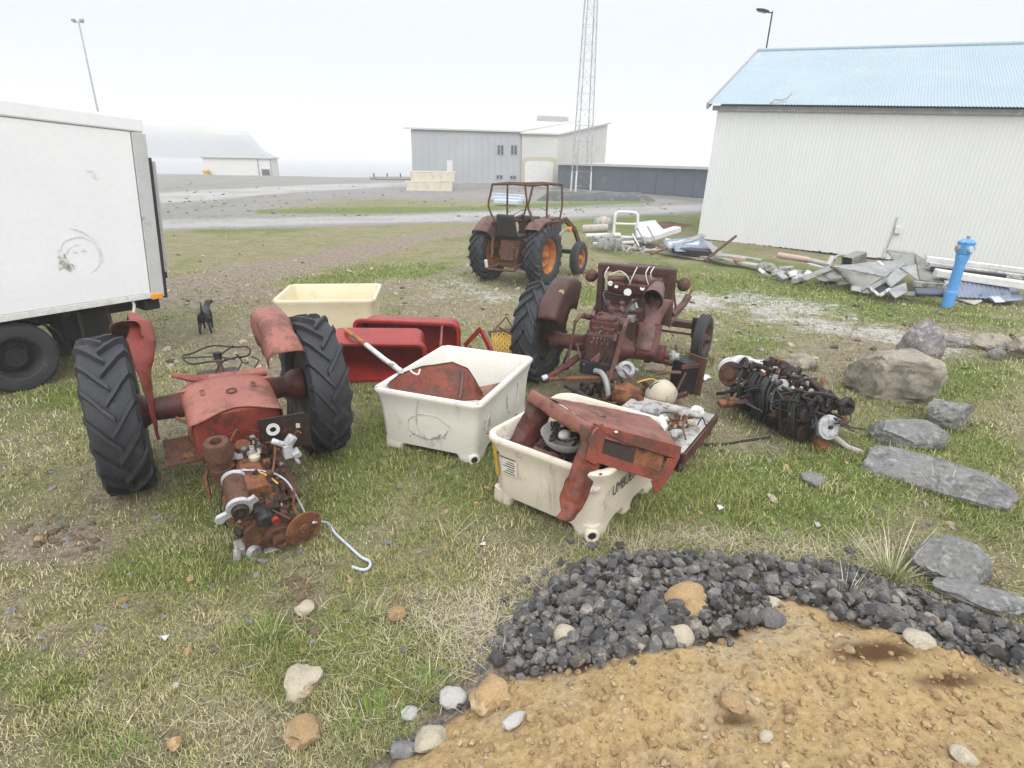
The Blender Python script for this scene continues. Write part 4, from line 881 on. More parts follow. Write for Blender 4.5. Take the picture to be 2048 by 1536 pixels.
def truck_wheel(x_, y_, R_=.385):
    wl = MB().lathe([(0, .02), (.075, .02), (.08, .045), (.10, .045), (.11, -.02), (.175, -.035), (.19, .055), (.215, .085), (.222, .085), (.222, -.09), (0, -.09)], (x_, y_, R_-.01), (0, 1, 0), 32).build('wheel', M['black'], tr)
    MB().lathe(torus_lathe(R_, .215, .21), (x_, y_, R_-.01), (0, 1, 0), 48, closed=True).build('tyre', M['tyre'], wl, smooth=30)
    b = MB()
    for k in range(6): a = 2*PI*k/6; b.cyl((x_+.145*math.cos(a), y_-.03, R_-.01+.145*math.sin(a)), (x_+.145*math.cos(a), y_+.0, R_-.01+.145*math.sin(a)), .014, n=6)
    b.build('wheel_nuts', M['rustdark'], wl)
    return wl
truck_wheel(1.58, -.13); truck_wheel(1.58, -.36); truck_wheel(1.58, -1.95)
MB().cyl((1.58, -.3, .38), (1.58, -1.9, .38), .07).build('rear_axle', M['black'], tr)
MB().grid(lambda u, v: (1.58+.46*math.cos(PI*u), lerp(-.42, -.05, v), .40+.40*math.sin(PI*u)), 16, 3).build('mudguard', M['black'], tr, solid=.01)
def ringmark(cx_, cz_, r_, a0, a1, wd_, name, sx=1.0):
    def fn(u, v):
        a = lerp(a0, a1, u); q = r_+(v-.5)*wd_*(1+1.2*noise.noise(Vector((u*9, cx_*5, 1)))); return (cx_+q*sx*math.cos(a), .013, cz_+q*math.sin(a))
    return lean(MB().grid(fn, 40, 3)).build(name, M['scuff'], tr, smooth=0)
SC = M['scuff']; M['scuff'] = mat('faint_grey_scuff', (.56, .56, .56), (.66, .67, .68), (.73, .74, .76), .47, 10, 12, .7, bump=0)
ringmark(.84, 1.37, .20, -.3, 4.2, .012, 'scuff_ring'); ringmark(.93, 1.36, .30, 1.7, 3.4, .012, 'scuff_ring'); ringmark(.84, 1.36, .13, .2, 1.6, .01, 'scuff_ring')
for cx_, cz_, a, b_ in [(1.0, 1.31, .055, .10), (1.02, 1.40, .03, .05), (.94, 1.27, .035, .03), (.88, 1.42, .02, .02), (.80, 1.43, .02, .02), (1.75, 2.2, .08, .012), (1.82, 1.98, .08, .014), (.62, 2.25, .03, .02), (.58, 2.19, .02, .03), (2.1, 2.28, .1, .01), (2.2, 1.72, .05, .012)]:
    lean(MB().grid(lambda u, v: (cx_+a*(u-.5)*2*(.6+.4*math.sin(v*3+cx_)), .0135, cz_+b_*(v-.5)*2*(.7+.3*math.cos(u*5))), 5, 5)).build('scuff_mark', SC if a == .055 or a == .035 else M['scuff'], tr, smooth=0)
M['scuff'] = SC

# ------------------------------------------------------------------ tractor building blocks
def lug_tyre(R_, W_, rb, nl=20, lh=.046, lw=.042, sweep=.40):
    b = MB(); b.lathe(torus_lathe(R_-lh, rb, W_, flat=.86), (0, 0, 0), (0, 1, 0), 56, closed=True)
    for s in (-1, 1):
        for k in range(nl):
            a0 = 2*PI*(k+(.5 if s > 0 else 0))/nl; vs = []; fs = []
            steps = [(-.10, 0, 0), (.25, .30, 0), (.6, .66, -.004), (.88, .93, -.014), (1.0, 1.0, -.055)]
            for yt, st, dr in steps:
                y_ = s*W_/2*yt*1.0; a = a0+sweep*st; hw = lw/2*(1+.25*st)
                rt = R_+dr; rbm = R_-lh-.02+min(0, dr*1.4)
                for rr_, h_ in ((rbm, hw*1.5), (rt, hw*.8), (rt, -hw*.8), (rbm, -hw*1.5)):
                    aa = a+h_/R_; vs.append((rr_*math.cos(aa), y_, rr_*math.sin(aa)))
            n_ = len(steps)
            for i in range(n_-1):
                for j in range(3):
                    q = (i*4+j, i*4+j+1, i*4+4+j+1, i*4+4+j); fs.append(q if s > 0 else q[::-1])
            fs.append((0, 1, 2, 3) if s < 0 else (3, 2, 1, 0)); e = (n_-1)*4; fs.append((e+3, e+2, e+1, e) if s < 0 else (e, e+1, e+2, e+3))
            b.add(vs, fs)
    return b
def rim(rb, W_, s, deep=.04):
    """steel wheel, dish facing local y*s"""
    w2 = W_*.36
    pr = [(0, .05), (.06, .05), (.075, .035), (.075, .0), (.13, -.01), (.15, .01), (rb*.62, .025), (rb*.74, -.02-deep), (rb*.86, -.03-deep), (rb*.9, w2*.6), (rb*.97, w2*.95), (rb*1.05, w2), (rb*1.06, w2*.9), (rb*1.0, w2*.8), (rb*.94, 0), (rb*1.0, -w2*.8), (rb*1.06, -w2), (rb*.97, -w2), (rb*.88, -w2*.6), (rb*.84, -.05-deep), (.1, -.06), (0, -.06)]
    return pr
def wheel(parent, name, x_, y_, z_, R_, W_, rb, s, mrim, lugs=True, nl=20, lean=0, bolts=6):
    b = MB(); b.lathe(rim(rb, W_, s), (0, 0, 0), (0, s, 0), 36)
    w_ = b.build(name, mrim, parent, smooth=35); w_.location = (x_, y_, z_); w_.rotation_euler = (lean, rng.uniform(0, 1), 0)
    if lugs: lug_tyre(R_, W_, rb, nl).build('tyre', M['tyre'], w_, smooth=32)
    else:
        t = MB(); t.lathe(torus_lathe(R_, rb, W_, flat=.7), (0, 0, 0), (0, 1, 0), 48, closed=True)
        for k in (-1, 0, 1): t.lathe([(R_-.004, -.012), (R_+.012, -.009), (R_+.012, .009), (R_-.004, .012)], (0, k*W_*.24, 0), (0, 1, 0), 48)
        t.build('tyre', M['tyre'], w_, smooth=30)
    h = MB(); h.lathe([(0, .10), (.035, .10), (.05, .08), (.055, .03), (0, .03)], (0, 0, 0), (0, s, 0), 16)
    for k in range(bolts):
        a = 2*PI*k/bolts; h.cyl((.10*math.cos(a), s*-.005, .10*math.sin(a)), (.10*math.cos(a), s*.022, .10*math.sin(a)), .011, n=6)
    h.build('hub', M['rustdark'] if mrim is not M['orange'] else mrim, w_)
    return w_
def fender(R_, y_in, y_out, a0, a1, zc, rin, amp=.012, seed=1, xc=0.0, plate=True, roll=.05):
    """shell fender round the axle: inner plate, rounded shoulder, top and turned down lip"""
    s = 1 if y_out > y_in else -1; off = Vector((seed*3.3, 0, 0))
    prof = ([(rin, y_in)] + [(lerp(rin, R_-roll, t), y_in) for t in (.35, .7)] if plate else [])+[(R_-roll+roll*math.sin(t), y_in+s*roll*(1-math.cos(t))) for t in (0, .5, 1.05, PI/2)]+[(R_+.004, lerp(y_in, y_out, t)) for t in (.5, .75)]+[(R_-.012, y_out-s*.02), (R_-.05, y_out)]
    nv = len(prof)
    def fn(u, v):
        i = min(int(round(v*(nv-1))), nv-1); r_, y_ = prof[i]; a = lerp(a0, a1, u)
        p = Vector((xc+r_*math.cos(a), y_, zc+r_*math.sin(a))); d = noise.noise(p*5+off)*amp+noise.noise(p*13+off)*amp*.4
        return (p.x+d*math.cos(a), p.y+d, p.z+d*math.sin(a))
    return MB().grid(fn, 26, nv)
def arcpts(c, r_, a0, a1, n, plane='xz'):
    out = []
    for i in range(n):
        a = lerp(a0, a1, i/(n-1)); u, v = r_*math.cos(a), r_*math.sin(a)
        out.append((c[0]+u, c[1], c[2]+v) if plane == 'xz' else (c[0]+u, c[1]+v, c[2]) if plane == 'xy' else (c[0], c[1]+u, c[2]+v))
    return out
def steering(parent, c, r_, tilt, mt, col_to):
    w_ = MB(); q = Matrix.Rotation(tilt, 4, 'Y'); pts_ = [Vector(c)+(q @ Vector((r_*math.cos(2*PI*k/28), r_*math.sin(2*PI*k/28), .012*math.sin(k)))) for k in range(28)]
    w_.tube(pts_, .007, 6, closed=True)
    for a in (.4, 2.5, 4.6): w_.tube([Vector(c)+(q @ Vector((0, 0, -.02))), Vector(c)+(q @ Vector((r_*math.cos(a), r_*math.sin(a), 0)))], .006, 5)
    w_.cyl(Vector(c)+(q @ Vector((0, 0, -.04))), Vector(c)+(q @ Vector((0, 0, .015))), .03, n=12)
    o = w_.build('steering_wheel', mt, parent); MB().tube([Vector(c)+(q @ Vector((0, 0, -.03))), col_to], .02, 8).build('steering_column', M['rust'], parent); return o

# ------------------------------------------------------------------ tractor with its engine bared (left)
t1 = thing('tractor', (-2.40, 4.50, 0.0), math.atan2(-.84, .54), 'red tractor wreck resting on its bare engine, with two big black wheels in front view', 'tractor')
wheel(t1, 'rear_wheel', -.02, -.735, .60, .615, .33, .36, -1, M['rustdark'], nl=17)  # both rear rims coloured dark to put the shade between the wheels into them
wheel(t1, 'rear_wheel', .06, .735, .60, .615, .33, .36, 1, M['rustdark'], nl=17, lean=-.03)
B = Matrix.Translation((0, 0, .60)) @ Matrix.Rotation(rad(10), 4, 'Y')
def mb1(): return MB(B)
b = mb1()
for s in (-1, 1): b.lathe([(0, 0), (.16, 0), (.15, .05), (.105, .12), (.09, .36), (.12, .40), (.14, .44), (.14, .5), (0, .5)], (0, s*.14, 0), (0, s, 0), 20)
b.lathe([(0, -.16), (.19, -.16), (.2, 0), (.19, .16), (0, .16)], (0, 0, 0), (0, 1, 0), 20)
b.build('rear_axle', M['maroonred'], t1)
b = mb1(); b.box((.25, 0, -.02), (.75, .34, .32)); b.box((.7, 0, -.03), (.14, .42, .42)); b.box((.1, 0, .17), (.42, .30, .10)); b.box((.5, 0, .15), (.28, .22, .05))
b.build('gearbox', M['rustdark'], t1, smooth=0, bevel=.018)
b = mb1()
for k in range(9): a = 2*PI*k/9; b.cyl((.765, .18*math.cos(a), -.03+.18*math.sin(a)), (.79, .18*math.cos(a), -.03+.18*math.sin(a)), .013, n=6)
for k in range(8): b.cyl((-.05+k*.08, .16, .165), (-.05+k*.08, .16, .19), .012, n=6); b.cyl((-.05+k*.08, -.16, .165), (-.05+k*.08, -.16, .19), .012, n=6)
b.build('housing_bolts', M['rust'], t1)
# fuel tank with hood skin
tk = MB(Matrix.Translation((.65, 0, .68)) @ Matrix.Rotation(rad(11), 4, 'Y') @ Matrix.Diagonal((1, 1.06, 1.08, 1)))
ring = [(.48, .02, .0), (.5, .025, .0)]
def tank_sec(y): return .20-.025*abs(y/.27)**3-.055*max(0, abs(y/.27)-.82)/.18
tb = MB(tk.M)
poly_ = [(-.255, -.13), (.255, -.13)]+[(.27*math.cos(t)*1.0, .06+.125*math.sin(t)**.55) for t in [PI*i/16 for i in range(17)]]
tb.prism(poly_, .44, Matrix.Translation((-.22, 0, 0)) @ Matrix(((0, 0, 1, 0), (1, 0, 0, 0), (0, 1, 0, 0), (0, 0, 0, 1))))
tb.build('fuel_tank', M['red'], t1, smooth=35, bevel=.02)
def hoodfn(u, v):
    t = lerp(-.18, PI+.18, v); y = .287*math.cos(t); z = .06+.138*max(0, math.sin(t))**.5-.10*max(0, -math.sin(t))*3
    x = lerp(-.25, .245-.03*math.cos(2*(v-.5)*2*PI)*1.0, u); n_ = noise.noise(Vector((x*6, y*6, 1)))*.006
    return tk.M @ Vector((x, y, z+n_))
MB().grid(hoodfn, 16, 30).build('hood_skin', M['pink'], t1, smooth=50, solid=.005)
cp = MB(tk.M).lathe([(0, 0), (.035, 0), (.035, .012), (.028, .015), (.02, .004), (0, .004)], (.0, .01, .196), (0, 0, 1), 18).build('filler_cap', M['rust'], t1)
b = MB(tk.M)
for s, a in ((1, .5), (-1, -.5)): b.box((.222, .11*s, -.02), (.006, .16, .012), (a*.9, 0, 0)); b.box((.222, .11*s, -.02), (.006, .16, .012), (-a*.9, 0, 0))
b.cyl((.215, .18, .03), (.235, .18, .03), .018, n=12); b.box((.222, 0, -.115), (.01, .5, .02)); b.build('tank_ribs', M['red'], t1, smooth=0, bevel=.003)
b = mb1(); b.box((.56, -.17, .2), (.08, .03, .4)); b.box((.56, .17, .2), (.08, .03, .4)); b.box((.86, -.17, .12), (.05, .03, .25)); b.build('tank_brackets', M['rust'], t1, smooth=0)
# controls behind the tank
steering(t1, (.22, .0, 1.04), .235, -.03, M['black'], (.62, 0, .72))
b = MB(); b.tube([(.36, -.33, .97), (.40, -.2, .93), (.42, -.10, .925)], [.014, .03, .036], 8); b.build('control_lever', M['red'], t1)
b = MB(); b.tube([(.42, -.12, .92), (.45, .3, .92)], .035, 10); b.build('dash_roll', M['pink'], t1); 
b = MB(); b.tube([(.5, -.33, .885), (.5, .33, .885)], .012, 6); b.box((.46, 0, .87), (.10, .56, .03)); b.build('dash_shelf', M['pink'], t1, smooth=0)
b = MB(); b.tube([(.42, -.06, .94), (.40, -.02, 1.0), (.36, .04, 1.04)], .007, 5); b.tube([(.41, .1, .94), (.38, .15, 1.0), (.33, .12, 1.05), (.28, .16, 1.0)], .006, 5); b.tube([(.41, .22, .94), (.37, .27, .99), (.34, .22, 1.02)], .006, 5); b.build('cables', M['black'], t1)
# fenders
fender(.685, .33, .58, rad(43), rad(106), .60, .42, .028, 4, .03).build('fender', M['pink'], t1, smooth=50, solid=.005)
def lf(u, v):
    cl_ = [(.20, -.50, .42), (.18, -.505, .62), (.10, -.50, .80), (.0, -.50, .98), (-.14, -.47, 1.12), (-.30, -.46, 1.24), (-.44, -.50, 1.27), (-.52, -.58, 1.2)]
    wd_ = [.09, .11, .13, .20, .26, .2, .26, .24]; tw = [.12, .2, .35, .55, .75, .6, .2, -.2]
    k = u*(len(cl_)-1); i = min(int(k), len(cl_)-2); f = k-i; f = f*f*(3-2*f)
    c_ = Vector(cl_[i]).lerp(Vector(cl_[i+1]), f); w_ = lerp(wd_[i], wd_[i+1], f); a = lerp(tw[i], tw[i+1], f)
    s = (v-.5); bend = .12*w_*math.cos(s*PI)
    p = c_+Vector((-math.cos(a)*.6*s*w_, math.sin(a)*s*w_*1.1+bend, -.25*s*w_)); n_ = noise.noise(p*8)*.014
    return (p.x+n_, p.y+n_, p.z)
MB().grid(lf, 40, 9).build('fender', M['red'], t1, smooth=50, solid=.006)
fender(.70, -.46, -.66, rad(98), rad(140), .60, .56, .02, 9, -.02).build('fender_crown', M['red'], t1, smooth=50, solid=.005)
MB().box((.35, -.36, .36), (.34, .24, .02), (0, .2, 0)).build('foot_plate', M['rust'], t1, smooth=0)
b = MB(); b.box((.42, -.26, .44), (.3, .02, .22), (0, .3, .2)); b.tube([(.62, -.24, .5), (.5, -.28, .62), (.42, -.36, .66)], .014, 6); b.tube([(.6, -.2, .36), (.78, -.26, .30), (.84, -.26, .16)], .016, 6); b.build('brake_linkage', M['rustorange'], t1, smooth=30)
b = MB(); b.tube([(.5, .2, .5), (.42, .42, .46), (.34, .46, .6)], .02, 6); b.box((.4, .36, .40), (.3, .22, .02)); b.build('clutch_linkage', M['rustdark'], t1, smooth=30)
# engine
E1 = Matrix.Translation((0, .02, .60)) @ Matrix.Rotation(rad(13), 4, 'Y')
def me(): return MB(E1)
blk = me(); blk.box((1.16, .0, -.12), (.62, .30, .32)); blk.box((1.16, 0, .055), (.58, .22, .09)); blk.box((1.46, 0, -.14), (.06, .30, .36)); blk.box((.87, 0, -.06), (.06, .38, .36))
blk = blk.build('engine_block', M['rust'], t1, smooth=0, bevel=.016)
s_ = me(); s_.box((1.12, 0, -.33), (.55, .28, .16), None); s_.box((1.42, 0, -.32), (.20, .30, .16)); s_.build('oil_sump', M['rustdark'], t1, smooth=0, bevel=.03)
rc = me(); rc.prism([(-.085, 0), (.085, 0), (.085, .07), (.06, .10), (-.06, .10), (-.085, .07)], .46, Matrix.Translation((.95, -.02, .10)) @ Matrix(((0, 0, 1, 0), (1, 0, 0, 0), (0, 1, 0, 0), (0, 0, 0, 1)))); rc.box((1.18, -.02, .105), (.49, .20, .012)); rc.build('rocker_cover', M['rustorange'], t1, smooth=0, bevel=.014)
c_ = me(); c_.lathe([(0, 0), (.036, 0), (.04, .012), (.036, .03), (.015, .034), (0, .034)], (1.12, .02, .20), (0, 0, 1), 16); c_.build('oil_cap', M['creamcan'], t1)
c_ = me(); c_.lathe([(0, 0), (.055, 0), (.06, .03), (.05, .06), (0, .07)], (1.0, -.03, .20), (.2, 0, 1), 16); c_.build('breather', M['rustorange'], t1)
c_ = me(); c_.cyl((.97, -.13, .2), (1.02, -.08, .25), .04, .035, 12); c_.build('coil', M['maroonred'], t1)
ca = MB(Matrix.Translation((1.08, -.155, .40)) @ rot_e((.06, .18, 0)))
ca.lathe([(0, 0), (.07, 0), (.075, .06), (.072, .20), (.088, .21), (.088, .30), (.075, .335), (.04, .34), (.036, .315), (.033, .26), (0, .26)], (0, 0, 0), (0, 0, 1), 24); ca.lathe([(.076, .12), (.081, .125), (.081, .14), (.076, .145)], (0, 0, 0), (0, 0, 1), 24)
ca.build('air_filter', M['rust'], t1)
pl_ = MB(Matrix.Translation((1.00, .28, .64)) @ rot_e((0, .12, -.1))); pl_.prism([(-.17, -.15), (.17, -.15), (.17, .10), (.14, .13), (-.17, .13)], .01, Matrix(((0, 0, 1, 0), (1, 0, 0, 0), (0, 1, 0, 0), (0, 0, 0, 1)))); pl_.build('bulkhead_plate', M['rustdark'], t1, smooth=0, bevel=.006)
g_ = MB(Matrix.Translation((1.02, .20, .68)) @ rot_e((0, .12, -.1))); g_.lathe([(.022, 0), (.045, 0), (.045, .012), (.022, .012)], (0, 0, 0), (1, 0, .1), 20, closed=True); g_.build('white_gasket', M['whitepaint'], t1)
g_ = MB(Matrix.Translation((1.02, .37, .67))); g_.box((0, 0, 0), (.012, .03, .04)); g_.build('wire_clip', M['creamcan'], t1, smooth=0, bevel=.004)
dy_ = MB(Matrix.Translation((1.37, -.125, .45)) @ rot_e((0, .28, -.06)) @ Matrix.Diagonal((1, .88, .88, 1))); dy_.lathe([(0, -.13), (.075, -.13), (.08, -.12), (.08, .11), (.07, .125), (0, .125)], (0, 0, 0), (1, 0, 0), 24); dyn = dy_.build('dynamo', M['rust'], t1)
al = MB(dy_.M); al.lathe([(.05, .12), (.088, .12), (.092, .135), (.088, .15), (.055, .15)], (0, 0, 0), (1, 0, 0), 26, closed=True); al.box((.135, -.10, -.05), (.028, .10, .05), (.4, 0, 0)); al.box((.135, .085, .045), (.028, .07, .05), (.5, 0, 0)); al.cyl((.12, -.135, -.072), (.15, -.135, -.072), .032, n=14); al.lathe([(.07, -.135), (.088, -.135), (.088, -.105), (.07, -.105)], (0, 0, 0), (1, 0, 0), 24, closed=True); al.build('dynamo_end', M['alubright'], dyn)
dp = MB(dy_.M); dp.lathe([(0, .15), (.055, .15), (.06, .158), (.045, .168), (.06, .178), (.055, .19), (.02, .19), (.02, .21), (0, .21)], (0, 0, 0), (1, 0, 0), 22); dp.build('dynamo_pulley', M['rustdark'], dyn)
tm = me(); tm.prism([(-.16, -.26), (.14, -.28), (.17, -.1), (.12, .04), (-.05, .07), (-.15, -.04)], .05, Matrix.Translation((1.49, 0, 0)) @ Matrix(((0, 0, 1, 0), (1, 0, 0, 0), (0, 1, 0, 0), (0, 0, 0, 1)))); tm.build('timing_cover', M['rust'], t1, smooth=0, bevel=.014)
cpul = me(); cpul.lathe([(0, 0), (.085, 0), (.09, .012), (.07, .026), (.09, .04), (.085, .052), (.05, .055), (.05, .10), (.035, .105), (.02, .09), (0, .09)], (1.54, .05, -.12), (1, 0, 0), 26); cpul.build('crank_pulley', M['rust'], t1)
ds = me(); ds.lathe([(0, 0), (.125, 0), (.13, .008), (.125, .016), (.04, .016), (.035, .03), (0, .03)], (1.58, .205, -.10), (1, .25, .08), 34); ds.build('rusty_disc', M['rustorange'], t1)
wp = me(); wp.lathe([(0, 0), (.06, 0), (.055, .05), (.04, .07), (0, .07)], (1.53, -.02, .06), (1, 0, 0), 18); wp.box((1.5, .0, .06), (.06, .16, .09)); wp.build('water_pump', M['rubber'], t1, smooth=30, bevel=.008)
wq = me(); wq.cyl((1.6, .03, .07), (1.63, .035, .07), .024, n=12); wq.build('red_plug', M['bin'], t1)
fp = me(); fp.box((1.47, -.17, -.24), (.10, .09, .09)); fp.cyl((1.53, -.12, -.22), (1.57, -.10, -.22), .05, n=14); fp.box((1.55, .02, -.27), (.05, .14, .07)); fp.cyl((1.5, -.2, -.2), (1.55, -.22, -.32), .028, n=10); fp.build('front_castings', M['rustdark' if 0 else 'alu'], t1, smooth=30, bevel=.012)
ft = me(); ft.box((1.50, .02, -.35), (.14, .26, .16)); ft.box((1.59, .08, -.40), (.07, .20, .13), (0, .2, .1)); ft.cyl((1.55, .10, -.36), (1.62, .10, -.36), .032, n=14); ft.build('front_bracket', M['rustorange'], t1, smooth=0, bevel=.01)
cb = MB(Matrix.Translation((1.18, .25, .57))); cb.box((0, 0, 0), (.07, .06, .10)); cb.cyl((0, 0, .04), (0, .05, .1), .035, n=12); cb.box((.03, .05, -.02), (.06, .05, .05), (.5, .3, 0)); cb.cyl((0, -.02, .05), (-.02, -.09, .09), .022, n=10); cb.cyl((.02, .04, -.05), (.05, .06, -.10), .014, n=8); cb.build('carburettor', M['alubright'], t1, smooth=30, bevel=.008)
mf = me()
for k in range(3): mf.tube([(.98+k*.14, .10, .02), (.98+k*.14, .17, .03), (1.0+k*.14, .21, -.02)], .036, 10)
mf.tube([(.92, .21, -.03), (1.36, .21, -.03)], .042, 10); mf.build('manifold', M['rust'], t1)
ij = me()
for k in range(4): ij.cyl((.95+k*.13, -.10, .08), (.95+k*.13, -.16, .20), .012, n=8); ij.cyl((.95+k*.13, .07, .2), (.95+k*.13, .07, .235), .014, n=8)
ij.box((1.02, -.17, -.05), (.22, .09, .12)); ij.cyl((1.16, -.17, -.05), (1.24, -.17, -.05), .05, n=14); ij.build('injection_pump', M['rustorange'], t1, smooth=30, bevel=.008)
def wires(parent, name, mt, plist, r_=.005, Mx=None):
    b_ = MB(Mx)
    for p_ in plist:
        p_ = [Vector(q) for q in p_]; out = []
        for i in range(len(p_)-1):
            a, c__ = p_[i], p_[i+1]; pm, pn = p_[max(0, i-1)], p_[min(len(p_)-1, i+2)]
            for t in [k/5 for k in range(5)]:
                out.append(.5*((2*a)+(c__-pm)*t+(2*pm-5*a+4*c__-pn)*t*t+(3*a-pm-3*c__+pn)*t**3))
        out.append(p_[-1]); b_.tube(out, r_, 5)
    return b_.build(name, mt, parent)
wires(t1, 'fuel_pipes', M['rustorange'], [[(.93, -.16, .24), (.96, -.22, .12), (1.1, -.17, .1), (1.28, -.10, .13)], [(1.0, .12, .22), (1.1, .16, .28), (1.24, .12, .22), (1.36, .06, .18)], [(1.28, .18, .02), (1.42, .2, .1), (1.5, .17, .02), (1.56, .21, -.02)], [(.9, -.02, .26), (.93, -.05, .33), (.97, -.10, .27)], [(1.0, .3, .12), (1.0, .33, .26), (1.02, .36, .25)]], .0075, E1)
wires(t1, 'grey_wires', M['alubright'], [[(1.16, -.20, .12), (1.2, -.12, .2), (1.25, .02, .2), (1.3, .12, .17)], [(1.3, -.2, .03), (1.2, -.18, .16), (1.22, -.06, .215)], [(1.28, .1, .18), (1.36, .17, .14), (1.45, .22, .02), (1.5, .24, -.05)]], .0065, E1)
wires(t1, 'dark_wires', M['rubber'], [[(.94, -.05, .24), (1.02, .06, .28), (1.1, .02, .22)], [(1.35, .05, .17), (1.42, .1, .14), (1.5, .06, .08), (1.53, .12, .0)], [(1.05, -.16, .12), (1.12, -.21, .0), (1.2, -.24, -.12), (1.24, -.22, -.25)]], .006, E1)
wires(t1, 'yellow_wire', M['yellow'], [[(1.25, .0, .2), (1.31, .06, .19), (1.37, .11, .15)]], .0065, E1)
bb = me()
for k in range(40): bb.box((rng.uniform(.9, 1.5), rng.uniform(-.16, .18), rng.uniform(.02, .2)), (rng.uniform(.015, .06), rng.uniform(.015, .05), rng.uniform(.015, .05)), (rng.uniform(0, 3), rng.uniform(0, 3), 0))
for k in range(16): p_ = Vector((rng.uniform(1.0, 1.5), rng.choice([-.14, .14])+rng.uniform(-.03, .03), rng.uniform(-.25, .1))); bb.cyl(p_, p_+Vector((rng.uniform(-.02, .05), rng.uniform(-.04, .04), rng.uniform(-.02, .04))), rng.uniform(.01, .03), n=8)
bb.build('engine_fittings', M['rust'], t1, smooth=30, bevel=.003)
bb = me()
for k in range(16): bb.box((rng.uniform(.92, 1.1), rng.uniform(-.12, .14), rng.uniform(.2, .25)), (rng.uniform(.015, .05), rng.uniform(.015, .05), rng.uniform(.01, .04)), (rng.uniform(0, 3), rng.uniform(0, 3), 0))
bb.build('alloy_fittings', M['alu'], t1, smooth=0, bevel=.003)
q5 = random.Random(505)
for nm, mt, n_, sz in (('engine_castings', 'rust', 26, .034), ('dark_fittings', 'rustdark', 34, .034), ('alloy_fittings', 'alu', 10, .02), ('orange_fittings', 'rustorange', 14, .026)):
    bb = me()
    for k in range(n_):
        s_ = sz*q5.uniform(.6, 1.5); sd = q5.choice((-1, 1, 0)); p_ = Vector((q5.uniform(.92, 1.54), sd*q5.uniform(.11, .19) if sd else q5.uniform(-.1, .1), q5.uniform(-.33, .13) if sd else q5.uniform(.08, .20)))
        t_ = q5.random()
        if t_ < .35: bb.box(p_, (s_*1.7, s_, s_*1.1), (q5.uniform(-.4, .4), q5.uniform(-.4, .4), q5.uniform(0, 3)))
        elif t_ < .7: d_ = Vector((q5.gauss(0, 1), q5.gauss(0, 1), q5.gauss(0, 1))).normalized(); bb.lathe([(0, 0), (s_*.6, 0), (s_*.6, s_*.5), (s_*.4, s_*.6), (s_*.4, s_*1.3), (0, s_*1.3)], p_, d_, 10)
        else: bb.blob(p_, (s_, s_*.8, s_*.7), k+n_*7, .15, 2)
    bb.build(nm, M[mt], t1, smooth=35, bevel=.003)
pl9 = []
for k in range(16):
    a = Vector((q5.uniform(.95, 1.45), q5.uniform(-.16, .18), q5.uniform(.02, .2))); pp = [a]
    for j in range(3): a = a+Vector((q5.uniform(-.1, .13), q5.uniform(-.09, .09), q5.uniform(-.09, .05))); pp.append(a)
    pl9.append(pp)
wires(t1, 'rusty_pipes', M['rust'], pl9[:10], .0065, E1); wires(t1, 'loose_wires', M['rubber'], pl9[10:], .005, E1)
# rope tied to the engine nose
r0 = t1.matrix_basis @ (E1 @ Vector((1.6, .27, -.06))); pts_ = [r0]
for px, py in [(655, 1050), (672, 1072), (700, 1098), (722, 1118), (740, 1128), (738, 1140), (725, 1144), (705, 1138)]: pts_.append(on(px, py, .018))
def smoothpts(p_, k=5):
    out = []
    for i in range(len(p_)-1):
        a, c__ = p_[i], p_[i+1]; pm, pn = p_[max(0, i-1)], p_[min(len(p_)-1, i+2)]
        for t in [j/k for j in range(k)]: out.append(.5*((2*a)+(c__-pm)*t+(2*pm-5*a+4*c__-pn)*t*t+(3*a-pm-3*c__+pn)*t**3))
    return out+[p_[-1]]
tag(MB().tube(smoothpts(pts_), .009, 6).build('rope', M['rope']), 'frayed blue and white rope trailing over the grass from the bare engine', 'rope')

# ------------------------------------------------------------------ tractor seen from behind (middle)
t2 = thing('tractor', (1.06, 6.42, 0), math.atan2(.92, .40), 'maroon tractor wreck seen from behind, missing its right rear wheel', 'tractor')
wheel(t2, 'rear_wheel', 0, .80, .57, .60, .30, .36, 1, M['rustdark'], nl=17, lean=.03)  # rim coloured dark in place of the shadow around the axle
wheel(t2, 'front_wheel', 1.50, -.90, .31, .315, .15, .19, -1, M['rust'], lugs=False, bolts=5).rotation_euler.z = -.12
wheel(t2, 'front_wheel', 1.62, .52, .31, .315, .15, .19, 1, M['rust'], lugs=False, bolts=5)
b = MB()
for s in (1, -1): b.lathe([(0, 0), (.15, 0), (.15, .06), (.10, .13), (.085, .40), (.105, .43), (.105, .52), (.05, .53), (.05, .60), (0, .60)], (0, s*.14, .5), (0, s, 0), 22)
b.build('rear_axle', M['maroonred'], t2)
MB().lathe([(0, 0), (.06, 0), (.062, .05), (.04, .06), (.04, .10), (0, .10)], (0, -.72, .5), (0, -1, 0), 18).build('hub_flange', M['alu'], t2)
b = MB(); b.box((.3, 0, .55), (1.0, .36, .36)); b.box((-.22, 0, .5), (.1, .34, .42)); b.box((.85, 0, .55), (.2, .44, .44)); b.build('gearbox', M['maroon'], t2, smooth=0, bevel=.02)
b = MB(); b.box((.06, 0, .78), (.44, .32, .10)); b.box((-.05, 0, .84), (.20, .22, .05)); b.cyl((.0, -.26, .82), (.0, .26, .82), .035, n=12); b.box((-.17, 0, .72), (.06, .26, .10)); b.build('lift_cover', M['maroonred'], t2, smooth=0, bevel=.016)
b = MB()
for k in range(5): b.cyl((-.1+k*.08, -.13, .83), (-.1+k*.08, -.13, .85), .013, n=6); b.cyl((-.1+k*.08, .13, .83), (-.1+k*.08, .13, .85), .013, n=6)
